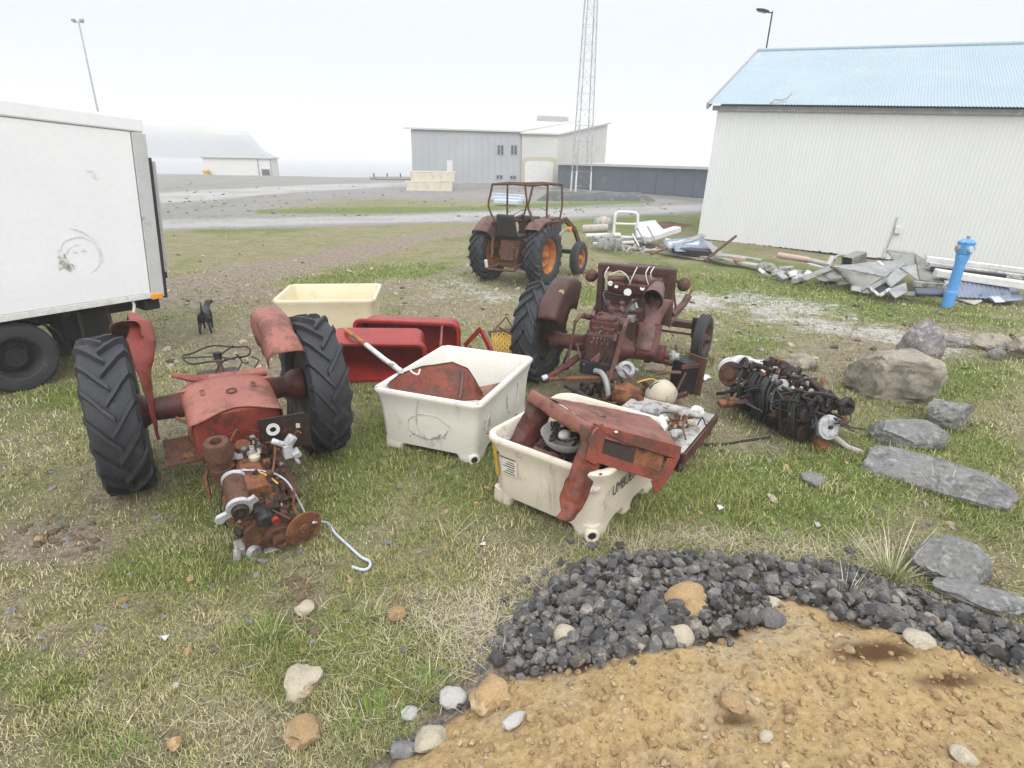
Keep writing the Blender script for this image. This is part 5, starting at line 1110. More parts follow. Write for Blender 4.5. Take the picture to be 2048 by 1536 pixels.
for k in range(4): b.cyl((-.275, -.09+k*.06, .62), (-.3, -.09+k*.06, .62), .016, n=6); b.tube([(-.2, -.06+k*.04, .72), (-.28, -.05+k*.04, .66), (-.26, -.06+k*.05, .56)], .012, 6)
b.cyl((-.27, 0, .45), (-.36, 0, .45), .03, n=12); b.build('rear_fittings', M['maroonpink'], t2, smooth=30)
b = MB()
for s in (1, -1): b.tube([(0, s*.24, .82), (-.22, s*.26, .88), (-.34, s*.27, .84)], [.03, .026, .022], 8)
b.build('lift_arms', M['maroonpink'], t2)
b = MB(); b.tube([(-.34, .27, .84), (-.36, .30, .55), (-.40, .33, .38)], .014, 7); b.tube([(-.34, -.27, .84), (-.30, -.24, .70), (-.42, -.16, .22)], [.02, .03, .022], 8); b.build('lift_rods', M['maroonpink'], t2)
b = MB(); b.tube([(-.05, .17, .46), (-.3, .30, .36), (-.66, .46, .26)], [.035, .04, .028], 8); b.lathe([(.015, -.02), (.04, -.02), (.04, .02), (.015, .02)], (-.68, .47, .25), (0, 1, 0), 14, closed=True); b.build('lower_link', M['maroonred'], t2)
b = MB(); b.tube([(-.05, -.17, .46), (-.34, -.14, .30), (-.46, -.14, .08)], [.035, .035, .025], 8); b.build('lower_link', M['maroonpink'], t2)
b = MB(); b.box((-.2, .02, .33), (.26, .36, .16)); b.box((.4, 0, .33), (.5, .26, .12)); b.build('belly_pan', M['black'], t2, smooth=0, bevel=.02)
fender(.655, .44, .68, rad(58), rad(152), .57, .30, .014, 12, .06).build('fender', M['maroon'], t2, smooth=50, solid=.006)
MB().cyl((-.2, .47, 1.10), (-.27, .47, 1.13), .03, n=12).build('tail_lamp', M['rockochre'], t2)
def chute(u, v):
    a = lerp(-2.6, 2.6, v)+.5; r_ = (lerp(.12, .085, min(1, u*1.6)) if u < .62 else lerp(.085, .155, (u-.62)/.38))*(1+.10*noise.noise(Vector((u*5, a, 3)))); c_ = Vector((lerp(-.02, .30, u**1.3), lerp(-.44, -.50, u), lerp(.55, 1.04, u)))
    return (c_.x+r_*.8*math.cos(a+PI), c_.y+r_*math.sin(a+PI), c_.z+.04*math.cos(a)*u)
MB().grid(chute, 24, 24).build('fender', M['maroonpink'], t2, smooth=60, solid=.006)
def mouth(u, v):
    a = 2*PI*v; r_ = lerp(.125, .095, u)*(1+.06*noise.noise(Vector((u*4, math.cos(a)*2, math.sin(a)*2)))); c_ = Vector((.02, -.47, 1.09)).lerp(Vector((.42, -.44, 1.12)), u)
    return (c_.x-.10*math.sin(a)*(1-u), c_.y+r_*.85*math.cos(a), c_.z+r_*math.sin(a))
MB().grid(mouth, 14, 25).build('fender_crown', M['maroonpink'], t2, smooth=60, solid=.006)
MB().lathe([(0, 0), (.085, 0), (.085, .01), (0, .01)], (.36, -.445, 1.115), (1, 0, 0), 18).build('fender_end', M['rustdark'], t2)  # dark disc that paints the shade inside the open fender mouth
patch((-.12, -.36, .50), (-.12, -.60, .50), (.05, -.60, .82), (.05, -.34, .82), 8, 8, .014, 5).build('fender_skin', M['maroonred'], t2, smooth=60, solid=.006)
# cowl with dash
b = MB(); b.box((1.12, -.04, 1.205), (.13, .98, .10)); b.build('cowl_bar', M['maroon'], t2, smooth=0, bevel=.02)
for y_, nm in ((.41, 'cowl_upright'), (-.49, 'cowl_upright')): MB().box((1.13, y_, .86), (.16, .07, .64)).build(nm, M['maroon'], t2, smooth=0, bevel=.016)
MB().box((1.10, -.06, .74), (.03, .80, .34)).build('bulkhead', M['maroon'], t2, smooth=0)
d_ = MB().box((1.04, -.02, .985), (.10, .62, .13), (0, -.35, 0)).build('dash_panel', M['maroonred'], t2, smooth=0, bevel=.012)
for y_, z_, r_ in [(.25, 1.02, .032), (.17, .99, .024), (.02, .93, .048), (-.16, 1.0, .03), (-.26, .99, .03)]:
    g_ = MB().lathe([(0, 0), (r_, 0), (r_, .018), (r_*.85, .02), (0, .012)], (.99, y_, z_), (-1, 0, .35), 20).build('gauge', M['whitepaint'], d_)
b = MB(); b.tube([(1.06, .30, 1.07), (1.04, .0, 1.10), (1.06, -.40, 1.06)], .034, 10); b.tube([(1.05, -.1, 1.09), (1.06, -.38, 1.10)], .04, 10); b.build('bleached_pipe', M['maroonpink'], t2)
wires(t2, 'dash_wires', M['whitepaint'], [[(1.03, .29, 1.0), (.98, .33, 1.12), (1.04, .30, 1.22)], [(1.0, .02, 1.0), (.97, -.02, 1.12), (1.04, -.06, 1.25)], [(1.0, .0, 1.05), (.96, .05, 1.15), (1.03, .16, 1.18), (1.03, .28, 1.12)], [(1.02, -.22, 1.05), (1.0, -.18, 1.18), (1.08, -.2, 1.26)], [(1.02, -.25, 1.12), (1.0, -.24, 1.2), (1.08, -.26, 1.26)]], .007)
wires(t2, 'black_tape', M['rubber'], [[(1.0, .04, 1.16), (.98, .06, 1.08), (1.0, .03, .98)]], .014)
for y_, x_, z_ in ((.56, 1.16, 1.06), (-.62, 1.20, 1.05)):
    h_ = MB().lathe([(0, -.09), (.045, -.075), (.07, -.04), (.082, .02), (.082, .05), (.075, .055), (.0, .05)], (x_, y_, z_), (1, 0, .05), 22).build('headlight', M['rust'], t2)
    MB().tube([(x_-.02, y_, z_), (x_-.03, y_*.85, z_+.05)], .02, 6).build('lamp_bracket', M['rust'], h_)
b = MB(); b.box((1.72, 0, .72), (.9, .36, .40)); b.box((1.6, 0, .95), (.7, .26, .14)); b.build('engine_block', M['maroon'], t2, smooth=0, bevel=.03)
b = MB(); b.box((2.12, 0, .80), (.12, .62, .62)); b.build('radiator', M['maroon'], t2, smooth=0, bevel=.03)
b = MB(); b.box((1.62, -.20, .46), (.14, 1.25, .085), (0, 0, -.06)); b.tube([(1.5, -.1, .36), (1.47, -.80, .36)], .018, 6); b.cyl((1.52, -.78, .30), (1.52, -.78, .58), .032, n=12); b.box((1.50, -.80, .52), (.22, .05, .04), (0, .2, .5)); b.build('front_axle', M['maroon'], t2, smooth=0, bevel=.008)
b = MB(); b.tube([(1.2, -.52, .66), (1.42, -.62, .76), (1.5, -.66, .86)], .045, 10); b.tube([(1.5, -.66, .86), (1.56, -.69, .93)], .018, 6); b.tube([(1.2, -.5, .5), (1.5, -.6, .68)], .016, 6); b.tube([(1.15, -.5, 1.05), (1.3, -.55, .7)], .014, 6); b.tube([(1.15, -.46, 1.1), (1.26, -.5, .66)], .01, 6); b.build('exhaust_and_rods', M['maroonpink'], t2)
wires(t2, 'hoses', M['rubber'], [[(.3, .1, .9), (.5, .2, 1.0), (.7, .1, .95), (.9, 0, .9)], [(.2, -.12, .86), (.4, -.2, .98), (.6, -.22, .9)], [(-.3, .3, .6), (-.36, .36, .4), (-.25, .42, .25), (-.1, .4, .2)], [(-.26, -.1, .5), (-.32, -.02, .36), (-.28, .1, .3), (-.34, .2, .36)]], .014)
b = MB(); b.cyl((.42, -.18, .86), (.42, -.18, .98), .035, .02, 12); b.tube([(.5, -.1, .8), (.42, -.2, .95), (.3, -.26, .9)], .016, 6); b.box((.3, -.2, .78), (.1, .08, .06)); b.build('filter_bowl', M['alu'], t2, smooth=30)
bb = MB()
for k in range(46): bb.box((rng.uniform(-.3, .9), rng.uniform(-.24, .24), rng.uniform(.42, .9)), (rng.uniform(.02, .09), rng.uniform(.02, .08), rng.uniform(.02, .07)), (rng.uniform(0, 3), rng.uniform(0, 3), 0))
for k in range(14): p_ = Vector((rng.uniform(-.36, -.2), rng.uniform(-.3, .3), rng.uniform(.3, .75))); bb.tube([p_, p_+Vector((rng.uniform(-.1, .1), rng.uniform(-.12, .12), rng.uniform(-.2, .1)))], rng.uniform(.008, .018), 6)
bb.build('linkage_fittings', M['maroonpink'], t2, smooth=30, bevel=.004)

# ------------------------------------------------------------------ caged tractor in the background
t3 = thing('tractor', (.04, 12.52, 0), math.atan2(.88, .47), 'maroon tractor with orange wheels and an open tube cage, parked beyond the other wrecks', 'tractor')
wheel(t3, 'rear_wheel', -.05, -.66, .62, .63, .34, .35, -1, M['orange'], nl=20)
wheel(t3, 'rear_wheel', .0, .66, .62, .63, .34, .35, 1, M['orange'], nl=20)
wheel(t3, 'front_wheel', 1.62, -.76, .36, .365, .19, .21, -1, M['orange'], lugs=False, bolts=5)
wheel(t3, 'front_wheel', 1.62, .60, .36, .365, .19, .21, 1, M['orange'], lugs=False, bolts=5)
b = MB()
for s in (1, -1): b.lathe([(0, 0), (.16, 0), (.11, .12), (.09, .5), (0, .5)], (0, s*.12, .6), (0, s, 0), 16)
b.build('rear_axle', M['maroon'], t3)
b = MB(); b.box((.2, 0, .66), (1.0, .38, .44)); b.box((-.28, 0, .64), (.10, .40, .56)); b.box((-.34, .02, .70), (.05, .30, .40), (0, .1, 0)); b.build('gearbox', M['rust'], t3, smooth=0, bevel=.02)
b = MB(); b.tube([(-.2, .22, .42), (-.6, .34, .34)], .035, 8); b.tube([(-.2, -.22, .42), (-.6, -.30, .40)], .035, 8); b.tube([(-.25, .42, 1.0), (-.5, .30, .55)], .03, 8); b.tube([(-.25, .18, .9), (-.36, .2, .6)], .025, 8); b.tube([(-.25, -.2, .9), (-.36, -.2, .55)], .025, 8); b.tube([(-.6, .34, .34), (-.62, -.30, .36)], .025, 8); b.build('three_point_linkage', M['rust'], t3)
MB().cyl((-.60, .36, .38), (-.64, .36, .52), .035, n=10).build('hitch_ball', M['whitepaint'], t3)
MB().tube([(-.2, -.55, .22), (-.3, -.1, .34)], .03, 8).build('drawbar', M['alu'], t3)
fender(.71, .40, .74, rad(50), rad(140), .62, .3, .01, 21).build('fender', M['maroonpink'], t3, smooth=50, solid=.008)
fender(.71, -.40, -.74, rad(80), rad(130), .62, .3, .01, 22).build('fender', M['maroonpink'], t3, smooth=50, solid=.008)
patch((-.30, -.36, 1.06), (-.18, -.62, 1.16), (.34, -.60, 1.40), (.22, -.42, 1.28), 8, 6, .02, 3).build('fender_flap', M['maroonpink'], t3, smooth=50, solid=.01)
sb_ = MB(); sb_.grid(lambda u, v: (-.32-.05*math.cos((v-.5)*2.4)-.10*u, .02+(v-.5)*.44*(1-.15*u), .98+.44*u), 10, 10); s0 = sb_.build('seat_back', M['rubber'], t3, smooth=60, solid=.07)
MB().box((-.10, .02, .96), (.44, .42, .09)).build('seat_cushion', M['rubber'], t3, smooth=0, bevel=.03)
MB().box((-.39, .02, 1.06), (.03, .32, .17), (0, -.2, 0)).build('seat_pad', M['bluegrey'], s0, smooth=0, bevel=.012)
b = MB(); b.box((1.15, 0, .95), (1.3, .46, .48)); b.box((1.15, 0, 1.20), (1.25, .36, .06)); b.build('hood', M['maroon'], t3, smooth=0, bevel=.05)
b = MB(); b.box((1.2, 0, .66), (1.0, .34, .34)); b.box((1.72, 0, .48), (.14, 1.2, .10)); b.build('engine_block', M['rustdark'], t3, smooth=0, bevel=.03)
b = MB(); b.box((.55, 0, 1.24), (.12, .5, .18), (0, -.3, 0)); b.build('dashboard', M['maroon'], t3, smooth=0, bevel=.02)
steering(t3, (.25, 0, 1.36), .2, -.5, M['black'], (.55, 0, 1.2))
for s in (-1, 1):
    b = MB(); Lp = [(.55, s*.52, 1.16), (1.25, s*.55, 1.22), (1.75, s*.56, .98), (2.15, s*.57, .55), (2.3, s*.57, .36)]
    for q0_, q1_ in zip(Lp[:-1], Lp[1:]):
        d0 = Vector(q1_)-Vector(q0_); b.box((Vector(q0_)+Vector(q1_))/2, (d0.length+.04, .06, .12), (0, -math.atan2(d0.z, d0.x), 0))
    b.box((.72, s*.50, .92), (.12, .08, .62)); b.build('loader_arm', M['rust'], t3, smooth=0, bevel=.012)
    MB().tube([(.8, s*.50, .85), (1.3, s*.54, 1.02)], .035, 10).build('loader_ram', M['greysteel'], t3)
MB().lathe([(0, -.05), (.055, -.03), (.055, .04), (0, .05)], (1.38, -.60, 1.02), (0, 1, 0), 14).build('indicator_lamp', M['amber'], t3)
# cage
wi = t3.matrix_basis.inverted()
def cg(px, py, z_): return wi @ G(px, py, z_) if False else None
RL, RR_, FRp, FLp = [wi @ Vector(v) for v in ((-.46, 12.40, 0), (.34, 12.12, 0), (.96, 12.85, 0), (.20, 13.10, 0))]
zt, zb = 1.98, 1.24
def up(p, z_, o=(0, 0)): return (p.x+o[0], p.y+o[1], z_)
def post(p, name, bow=0.0, dirv=(0, 1)):
    MB().tube(smoothpts([Vector(up(p, zb, (0, -.22*bow*dirv[1]))), Vector(up(p, 1.55, (0, .25*bow*dirv[1]))), Vector(up(p, 1.80, (0, .12*bow*dirv[1]))), Vector(up(p, zt))]), .021, 8).build(name, M['rust'], t3)
post(RL, 'cage_post', .35); post(RR_, 'cage_post', .35); post(FRp, 'cage_post', .1, (0, -1)); post(FLp, 'cage_post', .2, (0, -1))
mL = RL.lerp(FLp, .45); mR = RR_.lerp(FRp, .5); post(mL, 'cage_post'); post(mR, 'cage_post')
b = MB()
for a, c__ in ((RL, RR_), (RR_, FRp), (FRp, FLp), (FLp, RL), (mL, mR)): b.tube([up(a, zt), up(a.lerp(c__, .5), zt+.02), up(c__, zt)], .023, 8)
b.build('cage_roof', M['rust'], t3)
b = MB()
for a, c__ in ((RR_, FRp), (FRp, FLp), (FLp, RL)): b.tube([up(a, zb), up(c__, zb)], .022, 8)
b.build('cage_sill', M['rust'], t3)

# ------------------------------------------------------------------ fish tubs
def tub(loc, rz, W, D, Hh, mt, label, cr=.09, flare=.05, lip=.03, hole_corner=(-1, -1)):
    t = thing('fish_tub', loc, rz, label, 'fish tub')
    th = .05; b_ = .09
    rings = [(W-.13, D-.13, cr, b_), (W-.12, D-.12, cr, b_+.02), (W-.09, D-.09, cr, Hh*.62), (W-.075, D-.075, cr, Hh*.74), (W-.02-flare*.2, D-.02-flare*.2, cr+.01, Hh*.90), (W, D, cr+.01, Hh*.945), (W+.004, D+.004, cr+.01, Hh-.018), (W-.012, D-.012, cr+.008, Hh), (W-2*th+.02, D-2*th+.02, cr-.01, Hh+.001), (W-2*th, D-2*th, cr-.012, Hh-.014), (W-2*th-.035, D-2*th-.035, cr-.01, Hh*.6), (W-2*th-.08, D-2*th-.08, cr, .17), (W-2*th-.2, D-2*th-.2, cr*.6, .155)]
    bd = loft(rings, 7).build('body', mt, t, smooth=35)
    for sx in (-1, 0, 1):
        for sy in (-1, 1):
            fr_ = [(.20, .16, .03, -.03), (.21, .17, .03, .03), (.25, .19, .035, .075), (.33, .24, .04, .105), (.42, .30, .04, .125)] if sx else [(.12, .10, .03, .0), (.14, .12, .03, .06), (.22, .16, .03, .10), (.26, .2, .03, .12)]
            fm_ = loft(fr_, 3); n_ = len(fm_.v)//len(fr_); fm_.v = [(v[0]+sx*(W/2-.062-.006*(i//n_ == 0)-fr_[i//n_][0]/2), v[1]+sy*(D/2-.062-fr_[i//n_][1]/2), v[2]) for i, v in enumerate(fm_.v)]
            fm_.build('foot', mt, t, smooth=35)
    for sy in (-1, 1):
        for sx in (-1, 1):
            c_ = MB(); c_.lathe([(0, 0), (.012, 0), (.012, .002), (0, .002)], (sx*(W/2-.035), sy*(D/2-.035), Hh-.001), (0, 0, 1), 10); c_.build('corner_hole', M['rust'], t)
    cx_, cy_ = hole_corner
    dr = MB(); dr.lathe([(.026, -.03), (.036, .0), (.045, .004), (.05, -.002), (.05, -.03)], (0, 0, 0), (0, 0, 1), 20); dr.lathe([(0, -.012), (.03, -.012), (.03, -.03), (0, -.03)], (0, 0, 0), (0, 0, 1), 16)
    return t, bd
def drain(t, loc, ax, mt):
    d_ = MB(); d_.lathe([(.026, -.01), (.034, .012), (.046, .014), (.052, .004), (.052, -.03)], loc, ax, 22); o = d_.build('drain_boss', mt, t); MB().lathe([(0, .002), (.028, .002), (.028, -.02), (0, -.02)], loc, ax, 18).build('drain_hole', M['black'], o)
FT, ftb = tub((.53, 4.105, gz1(.53, 4.1)-.01), rad(53.0), 1.14, 1.03, .58, M['cream'], 'cream fish tub in front, heaped with rusty scrap and lettered on one side', .13, .03)
WT, wtb = tub((-.505, 5.28, gz1(-.5, 5.3)-.01), rad(69.5), 1.40, 1.04, .61, M['tubwhite'], 'off white fish tub with sharp flared corners holding a rusty red mudguard', .06, .05)
YT, ytb = tub((-2.62, 8.32, gz1(-2.6, 8.3)), rad(7), 1.36, 1.12, .68, M['yellowtub'], 'yellowed empty fish tub standing behind the red bins', .09, .03)
drain(FT, (-.505, -.435, .06), (-.72, -.69, 0), M['cream']); drain(WT, (-.635, -.44, .06), (-.72, -.69, 0), M['tubwhite'])
def text_mesh(name, body, size, mt, parent, M4):
    cu = bpy.data.curves.new(name, 'FONT'); cu.body = body; cu.size = size; cu.extrude = .0008; cu.align_x = 'LEFT'
    o = bpy.data.objects.new(name, cu); col.objects.link(o); dg = C.evaluated_depsgraph_get(); me_ = bpy.data.meshes.new_from_object(o.evaluated_get(dg)); bpy.data.objects.remove(o)
    me_.transform(M4); me_.materials.clear(); me_.materials.append(mt); n = bpy.data.objects.new(name, me_); col.objects.link(n); n.parent = parent; return n
# right hand face of the cream tub is local -y
fy = -(1.03-.085)/2-.004
text_mesh('lettering', 'UMBÚÐAMIÐLUN', .115, M['print'], FT, Matrix.Translation((-.33, fy-.003, .31)) @ Matrix.Rotation(rad(88.2), 4, 'X') @ Matrix.Diagonal((.80, 1.05, 1, 1)))
# sticker and yellow tape on the left face (local -x)
fx = -(1.14-.09)/2-.003
def face_x(t, xf, y0, y1, za, zb_, name, mt, tilt=.026):
    vs = [(xf+tilt*(.36-zq), y_, zq) for y_, zq in ((y1, za), (y0, za), (y0, zb_), (y1, zb_))]
    return MB().add([v for v in vs]+[(v[0]+.004, v[1], v[2]) for v in vs], [(0, 1, 2, 3), (7, 6, 5, 4), (0, 4, 5, 1), (1, 5, 6, 2), (2, 6, 7, 3), (3, 7, 4, 0)]).build(name, mt, t, smooth=0)
st_ = face_x(FT, fx-.010, .20, .34, .30, .43, 'sticker', mat('faded_sticker', (.66, .63, .56), (.58, .55, .48), (.50, .47, .42), .6, rough=.6, bump=0), .05)
for k in range(6): face_x(FT, fx-.0125, .215+.01*(k % 2), .325-.02*(k % 3), .312+.019*k, .318+.019*k, 'print_line', M['print'], .05).parent = st_
face_x(FT, fx-.014, .21, .36, .437, .443, 'print_line', M['print'], .05); face_x(FT, fx-.014, .365, .385, .45, .47, 'print_mark', M['print'], .05)
def tape(u, v):
    a = lerp(PI*.5+.35, PI-.2, u); zq = lerp(.24+.02*math.sin(u*9), .50, v); q = lerp(.125, .136, v)
    w_, d__ = (lerp(1.05, 1.08, v))/2-.125, (lerp(.94, .97, v))/2-.125
    return (-w_+q*math.cos(a), d__+q*math.sin(a), zq)
MB().grid(tape, 10, 6).build('yellow_tape', M['yellow'], FT, smooth=60)
# scuffs and wire loops on the white tub
wfx = -(1.40-.09)/2-.008
def ring_x(t, xf, cy_, cz_, ry, rz_, a0, a1, r_, name, mt, n=30):
    pts_ = [(xf+.05*(.4-(cz_+rz_*math.sin(a)))*.9, cy_+ry*math.cos(a)*(1+.05*math.sin(5*a)), cz_+rz_*math.sin(a)) for a in [lerp(a0, a1, i/(n-1)) for i in range(n)]]
    return MB().tube(pts_, r_, 5).build(name, mt, t)
ring_x(WT, wfx, .0, .31, .20, .11, PI*1.02, PI*1.92, .006, 'wire_loop', M['scuff']); ring_x(WT, wfx, -.02, .31, .20, .12, -.2, PI*1.0, .003, 'scuff_ring', M['scuff']); ring_x(WT, wfx, .02, .29, .16, .09, PI*1.1, PI*1.7, .010, 'scuff_ring', M['scuff'])
MB().tube(smoothpts([Vector(q) for q in ((-.68, .04, .615), (-.695, .05, .58), (-.675, .09, .45), (-.66, .10, .33), (-.645, .07, .22))]), .004, 5).build('hanging_wire', M['scuff'], WT)
for k in range(14): MB().blob((wfx+.012+rng.uniform(0, .004), rng.uniform(-.2, .2), rng.uniform(.18, .24) if k < 9 else rng.uniform(.36, .44)), (.004, rng.uniform(.006, .03), rng.uniform(.004, .012)), 60+k, .3, 1).build('scuff_mark', M['scuff'], WT)
pts_ = [(.18+.15*math.cos(a), -(1.04-.085)/2-.006-.0*math.sin(a), .36+.17*math.sin(a)) for a in [lerp(-.9, 4.2, i/30) for i in range(31)]]
MB().tube(pts_, .005, 5).build('scuff_ring', M['scuff'], WT)
MB().tube([(-.50, -.485, .40), (-.505, -.49, .30), (-.44, -.49, .42), (-.40, -.487, .30)], .009, 5).build('moulded_mark', mat('tub_stain', (.55, .52, .46), rough=.7), WT)
tag(MB().tube([P(803, 743, 5.13), P(768, 718, 5.50), P(733, 690, 5.98)], .026, 10).build('pole', M['whitepaint']), 'white pole with an orange tip leaning from the white tub over the red bins', 'pole')
stick = col.objects[-1]
for o in list(col.objects)[::-1]:
    if o.get('label', '').startswith('white pole with'): stick = o; break
MB().tube([P(733, 690, 5.985), P(690, 659, 6.60)], .025, 10).build('orange_tip', M['orange'], stick)
MB().tube([P(790, 733, 5.26), P(783, 728, 5.32)], .030, 10).build('joint_ring', M['scuff'], stick)
# mudguard lying in the white tub
def guard(u, v):
    top = [(775, 768, 4.95), (800, 748, 5.12), (845, 733, 5.32), (905, 725, 5.50), (935, 737, 5.50), (950, 760, 5.36), (968, 792, 5.06)]
    bot = [(775, 770, 4.93), (800, 785, 4.88), (845, 792, 4.90), (890, 797, 4.93), (925, 800, 4.96), (950, 800, 5.0), (970, 796, 5.04)]
    k = u*6; i = min(int(k), 5); f = k-i
    a = P(*top[i]).lerp(P(*top[i+1]), f); b__ = P(*bot[i]).lerp(P(*bot[i+1]), f); p = a.lerp(b__, v)
    p.z -= .14*math.sin(PI*v)*math.sin(PI*min(1, max(0, u)))+.008*noise.noise(p*7); return p
mg = MB().grid(guard, 40, 16).build('mudguard', M['bonnet'], smooth=60, solid=.006); tag(mg, 'rusty red curved mudguard lying inside the white fish tub', 'mudguard')
MB().tube([Vector(guard(.62, t))+Vector((0, -.012, .012)) for t in (0.06, .25, .5, .75, .95)], .018, 8).build('rib', M['maroonpink'], mg)
MB().tube([Vector(guard(i/40, 0))+Vector((0, 0, .002)) for i in range(1, 40)], .006, 6).build('rolled_edge', M['rustdark'], mg)
MB().tube(smoothpts([P(818, 738, 5.02)+Vector((0, 0, .02)), P(824, 750, 5.0)+Vector((0, 0, .03)), P(836, 755, 4.99)+Vector((0, 0, .03)), P(840, 745, 5.03)+Vector((0, 0, .03))]), .008, 6).build('hook', M['whitepaint'], mg)
tag(patch(P(950, 775, 5.4), P(1005, 765, 5.65), P(990, 795, 5.2), P(955, 800, 5.1), 6, 6, .02, 3).build('pink_sheet', M['pink'], smooth=50, solid=.005), 'faded pink sheet at the bottom of the white fish tub', 'sheet')
# ------------------------------------------------------------------ cream tub load
def Qp(o_, n_):
    def f(px, py, off=0.0):
        d = ray(px, py); q = o_+n_*off; t = (q-Vector((0, 0, H))).dot(n_)/d.dot(n_); return Vector((0, 0, H))+d*t
    return f
Cc, Bc, Ac = P(1195, 851, 3.52), P(1363, 893, 3.78), P(1075, 781, 4.12)
Bb = P(1312, 985, 3.56); npl = (Bc-Cc).cross(Bb-Cc).normalized()
if npl.y > 0: npl = -npl
Q = Qp(Cc, npl); Dc = P(1288, 822, 4.42)
bn = thing('tractor_bonnet', Vector((.70, 3.75, .60)), 0, 'rusty red tractor bonnet with torn legs lying across the cream fish tub', 'tractor bonnet')
def wl_(mb): mb.v = [tuple(Vector(v)-Vector((.70, 3.75, .60))) for v in mb.v]; return mb
lng = (Bc-Cc).normalized(); wid = (Ac-Cc).normalized(); upv = lng.cross(wid).normalized(); upv = upv if upv.z > 0 else -upv
def topf(u, v):
    w_ = lerp(-.02, 1.03, v); p = (Cc+(Bc-Cc)*u)*(1-w_)+(Ac+(Dc-Ac)*u)*w_; e = min(v, 1-v); dn = .075*max(0, 1-e/.24)**2
    cr = .012*math.exp(-((v-.42)/.02)**2)
    n_ = .010*noise.noise(p*5)+.006*noise.noise(p*14); return p-upv*(dn+cr-n_)
wl_(MB().grid(topf, 40, 36)).build('top_panel', M['bonnetpink'], bn, smooth=60, solid=.006)
b = wl_(patch(topf(.16, .48)+upv*.004, topf(.36, .42)+upv*.004, topf(.38, .455)+upv*.004, topf(.18, .53)+upv*.004, 6, 4, .004)); b.build('torn_split', M['black'], bn)
def nose(u, v):
    p = Cc.lerp(Ac, lerp(-.04, 1.06, u)); rag = .035*noise.noise(Vector((u*7, 1.3, 0)))+.02*noise.noise(Vector((u*19, 4, 0)))
    a = lerp(0, 1.9, v); return p-lng*(.035*math.sin(a))-upv*(.012+.06*(1-math.cos(a))*(1.25+rag*8*v))
wl_(MB().grid(nose, 40, 10)).build('nose_lip', M['bonnetpink'], bn, smooth=60, solid=.006)
def polyplate(pts_, mt, name, off=0.0, th=.012, q=Q):
    vs = [q(x, y, off) for x, y in pts_]; n = len(vs); vs2 = [v-npl*th for v in vs]
    return wl_(MB().add(vs+vs2, [tuple(range(n)), tuple(range(n, 2*n))[::-1]]+[(i, n+i, n+(i+1) % n, (i+1) % n) for i in range(n)])).build(name, mt, bn, smooth=0, bevel=.004)
polyplate([(1188, 846), (1225, 857), (1290, 874), (1364, 893), (1352, 918), (1300, 902), (1250, 886), (1213, 868)], M['bonnet'], 'side_top_rail')
polyplate([(1188, 846), (1213, 868), (1207, 890), (1199, 926), (1190, 930), (1172, 920)], M['bonnet'], 'side_corner_post', .002)
polyplate([(1203, 906), (1262, 926), (1324, 946), (1318, 963), (1255, 944), (1197, 926)], M['bonnet'], 'side_bottom_rail', .004)
polyplate([(1352, 918), (1364, 893), (1360, 915), (1345, 945), (1330, 970), (1312, 988), (1303, 962), (1324, 946), (1336, 916)], M['bonnet'], 'side_rear_leg', .006)
polyplate([(1213, 866), (1275, 886), (1268, 930), (1201, 908)], M['rustdark'], 'grille_plate', -.03); polyplate([(1274, 886), (1330, 905), (1322, 945), (1266, 928)], M['rustorange'], 'grille_patch', -.026)
wl_(MB().blob(Q(1232, 864, .008), (.014, .012, .008), 3, .1, 2)).build('badge', M['whitepaint'], bn)
def leg(rows, y0, y1, name, mt, seed):
    def fn(u, v):
        k = u*(len(rows)-1); i = min(int(k), len(rows)-2); f = k-i; yy = lerp(y0, y1, u)
        l_ = P(*[lerp(rows[i][0][j], rows[i+1][0][j], f) for j in (0, 1)], yy); r_ = P(*[lerp(rows[i][1][j], rows[i+1][1][j], f) for j in (0, 1)], yy+.03)
        p = l_.lerp(r_, v); bulge = -.035*math.sin(PI*v); n_ = noise.noise(p*7+Vector((seed, 0, 0)))*.03+noise.noise(p*18+Vector((seed, 0, 0)))*.016; return (p.x, p.y+bulge+n_, p.z+n_*.5)
    return wl_(MB().grid(fn, 36, 14)).build(name, mt, bn, smooth=45, solid=.008)
leg([((1160, 848), (1206, 852)), ((1160, 890), (1203, 905)), ((1146, 925), (1198, 935)), ((1130, 962), (1186, 965)), ((1119, 1000), (1172, 1000)), ((1122, 1022), (1160, 1020)), ((1112, 1034), (1146, 1040))], 3.51, 3.27, 'nose_leg', M['bonnet'], 2)
leg([((1062, 790), (1108, 800)), ((1050, 820), (1098, 835)), ((1035, 850), (1085, 865)), ((1018, 885), (1062, 895)), ((1002, 905), (1050, 912))], 4.14, 4.0, 'nose_leg', M['maroonred'], 7)
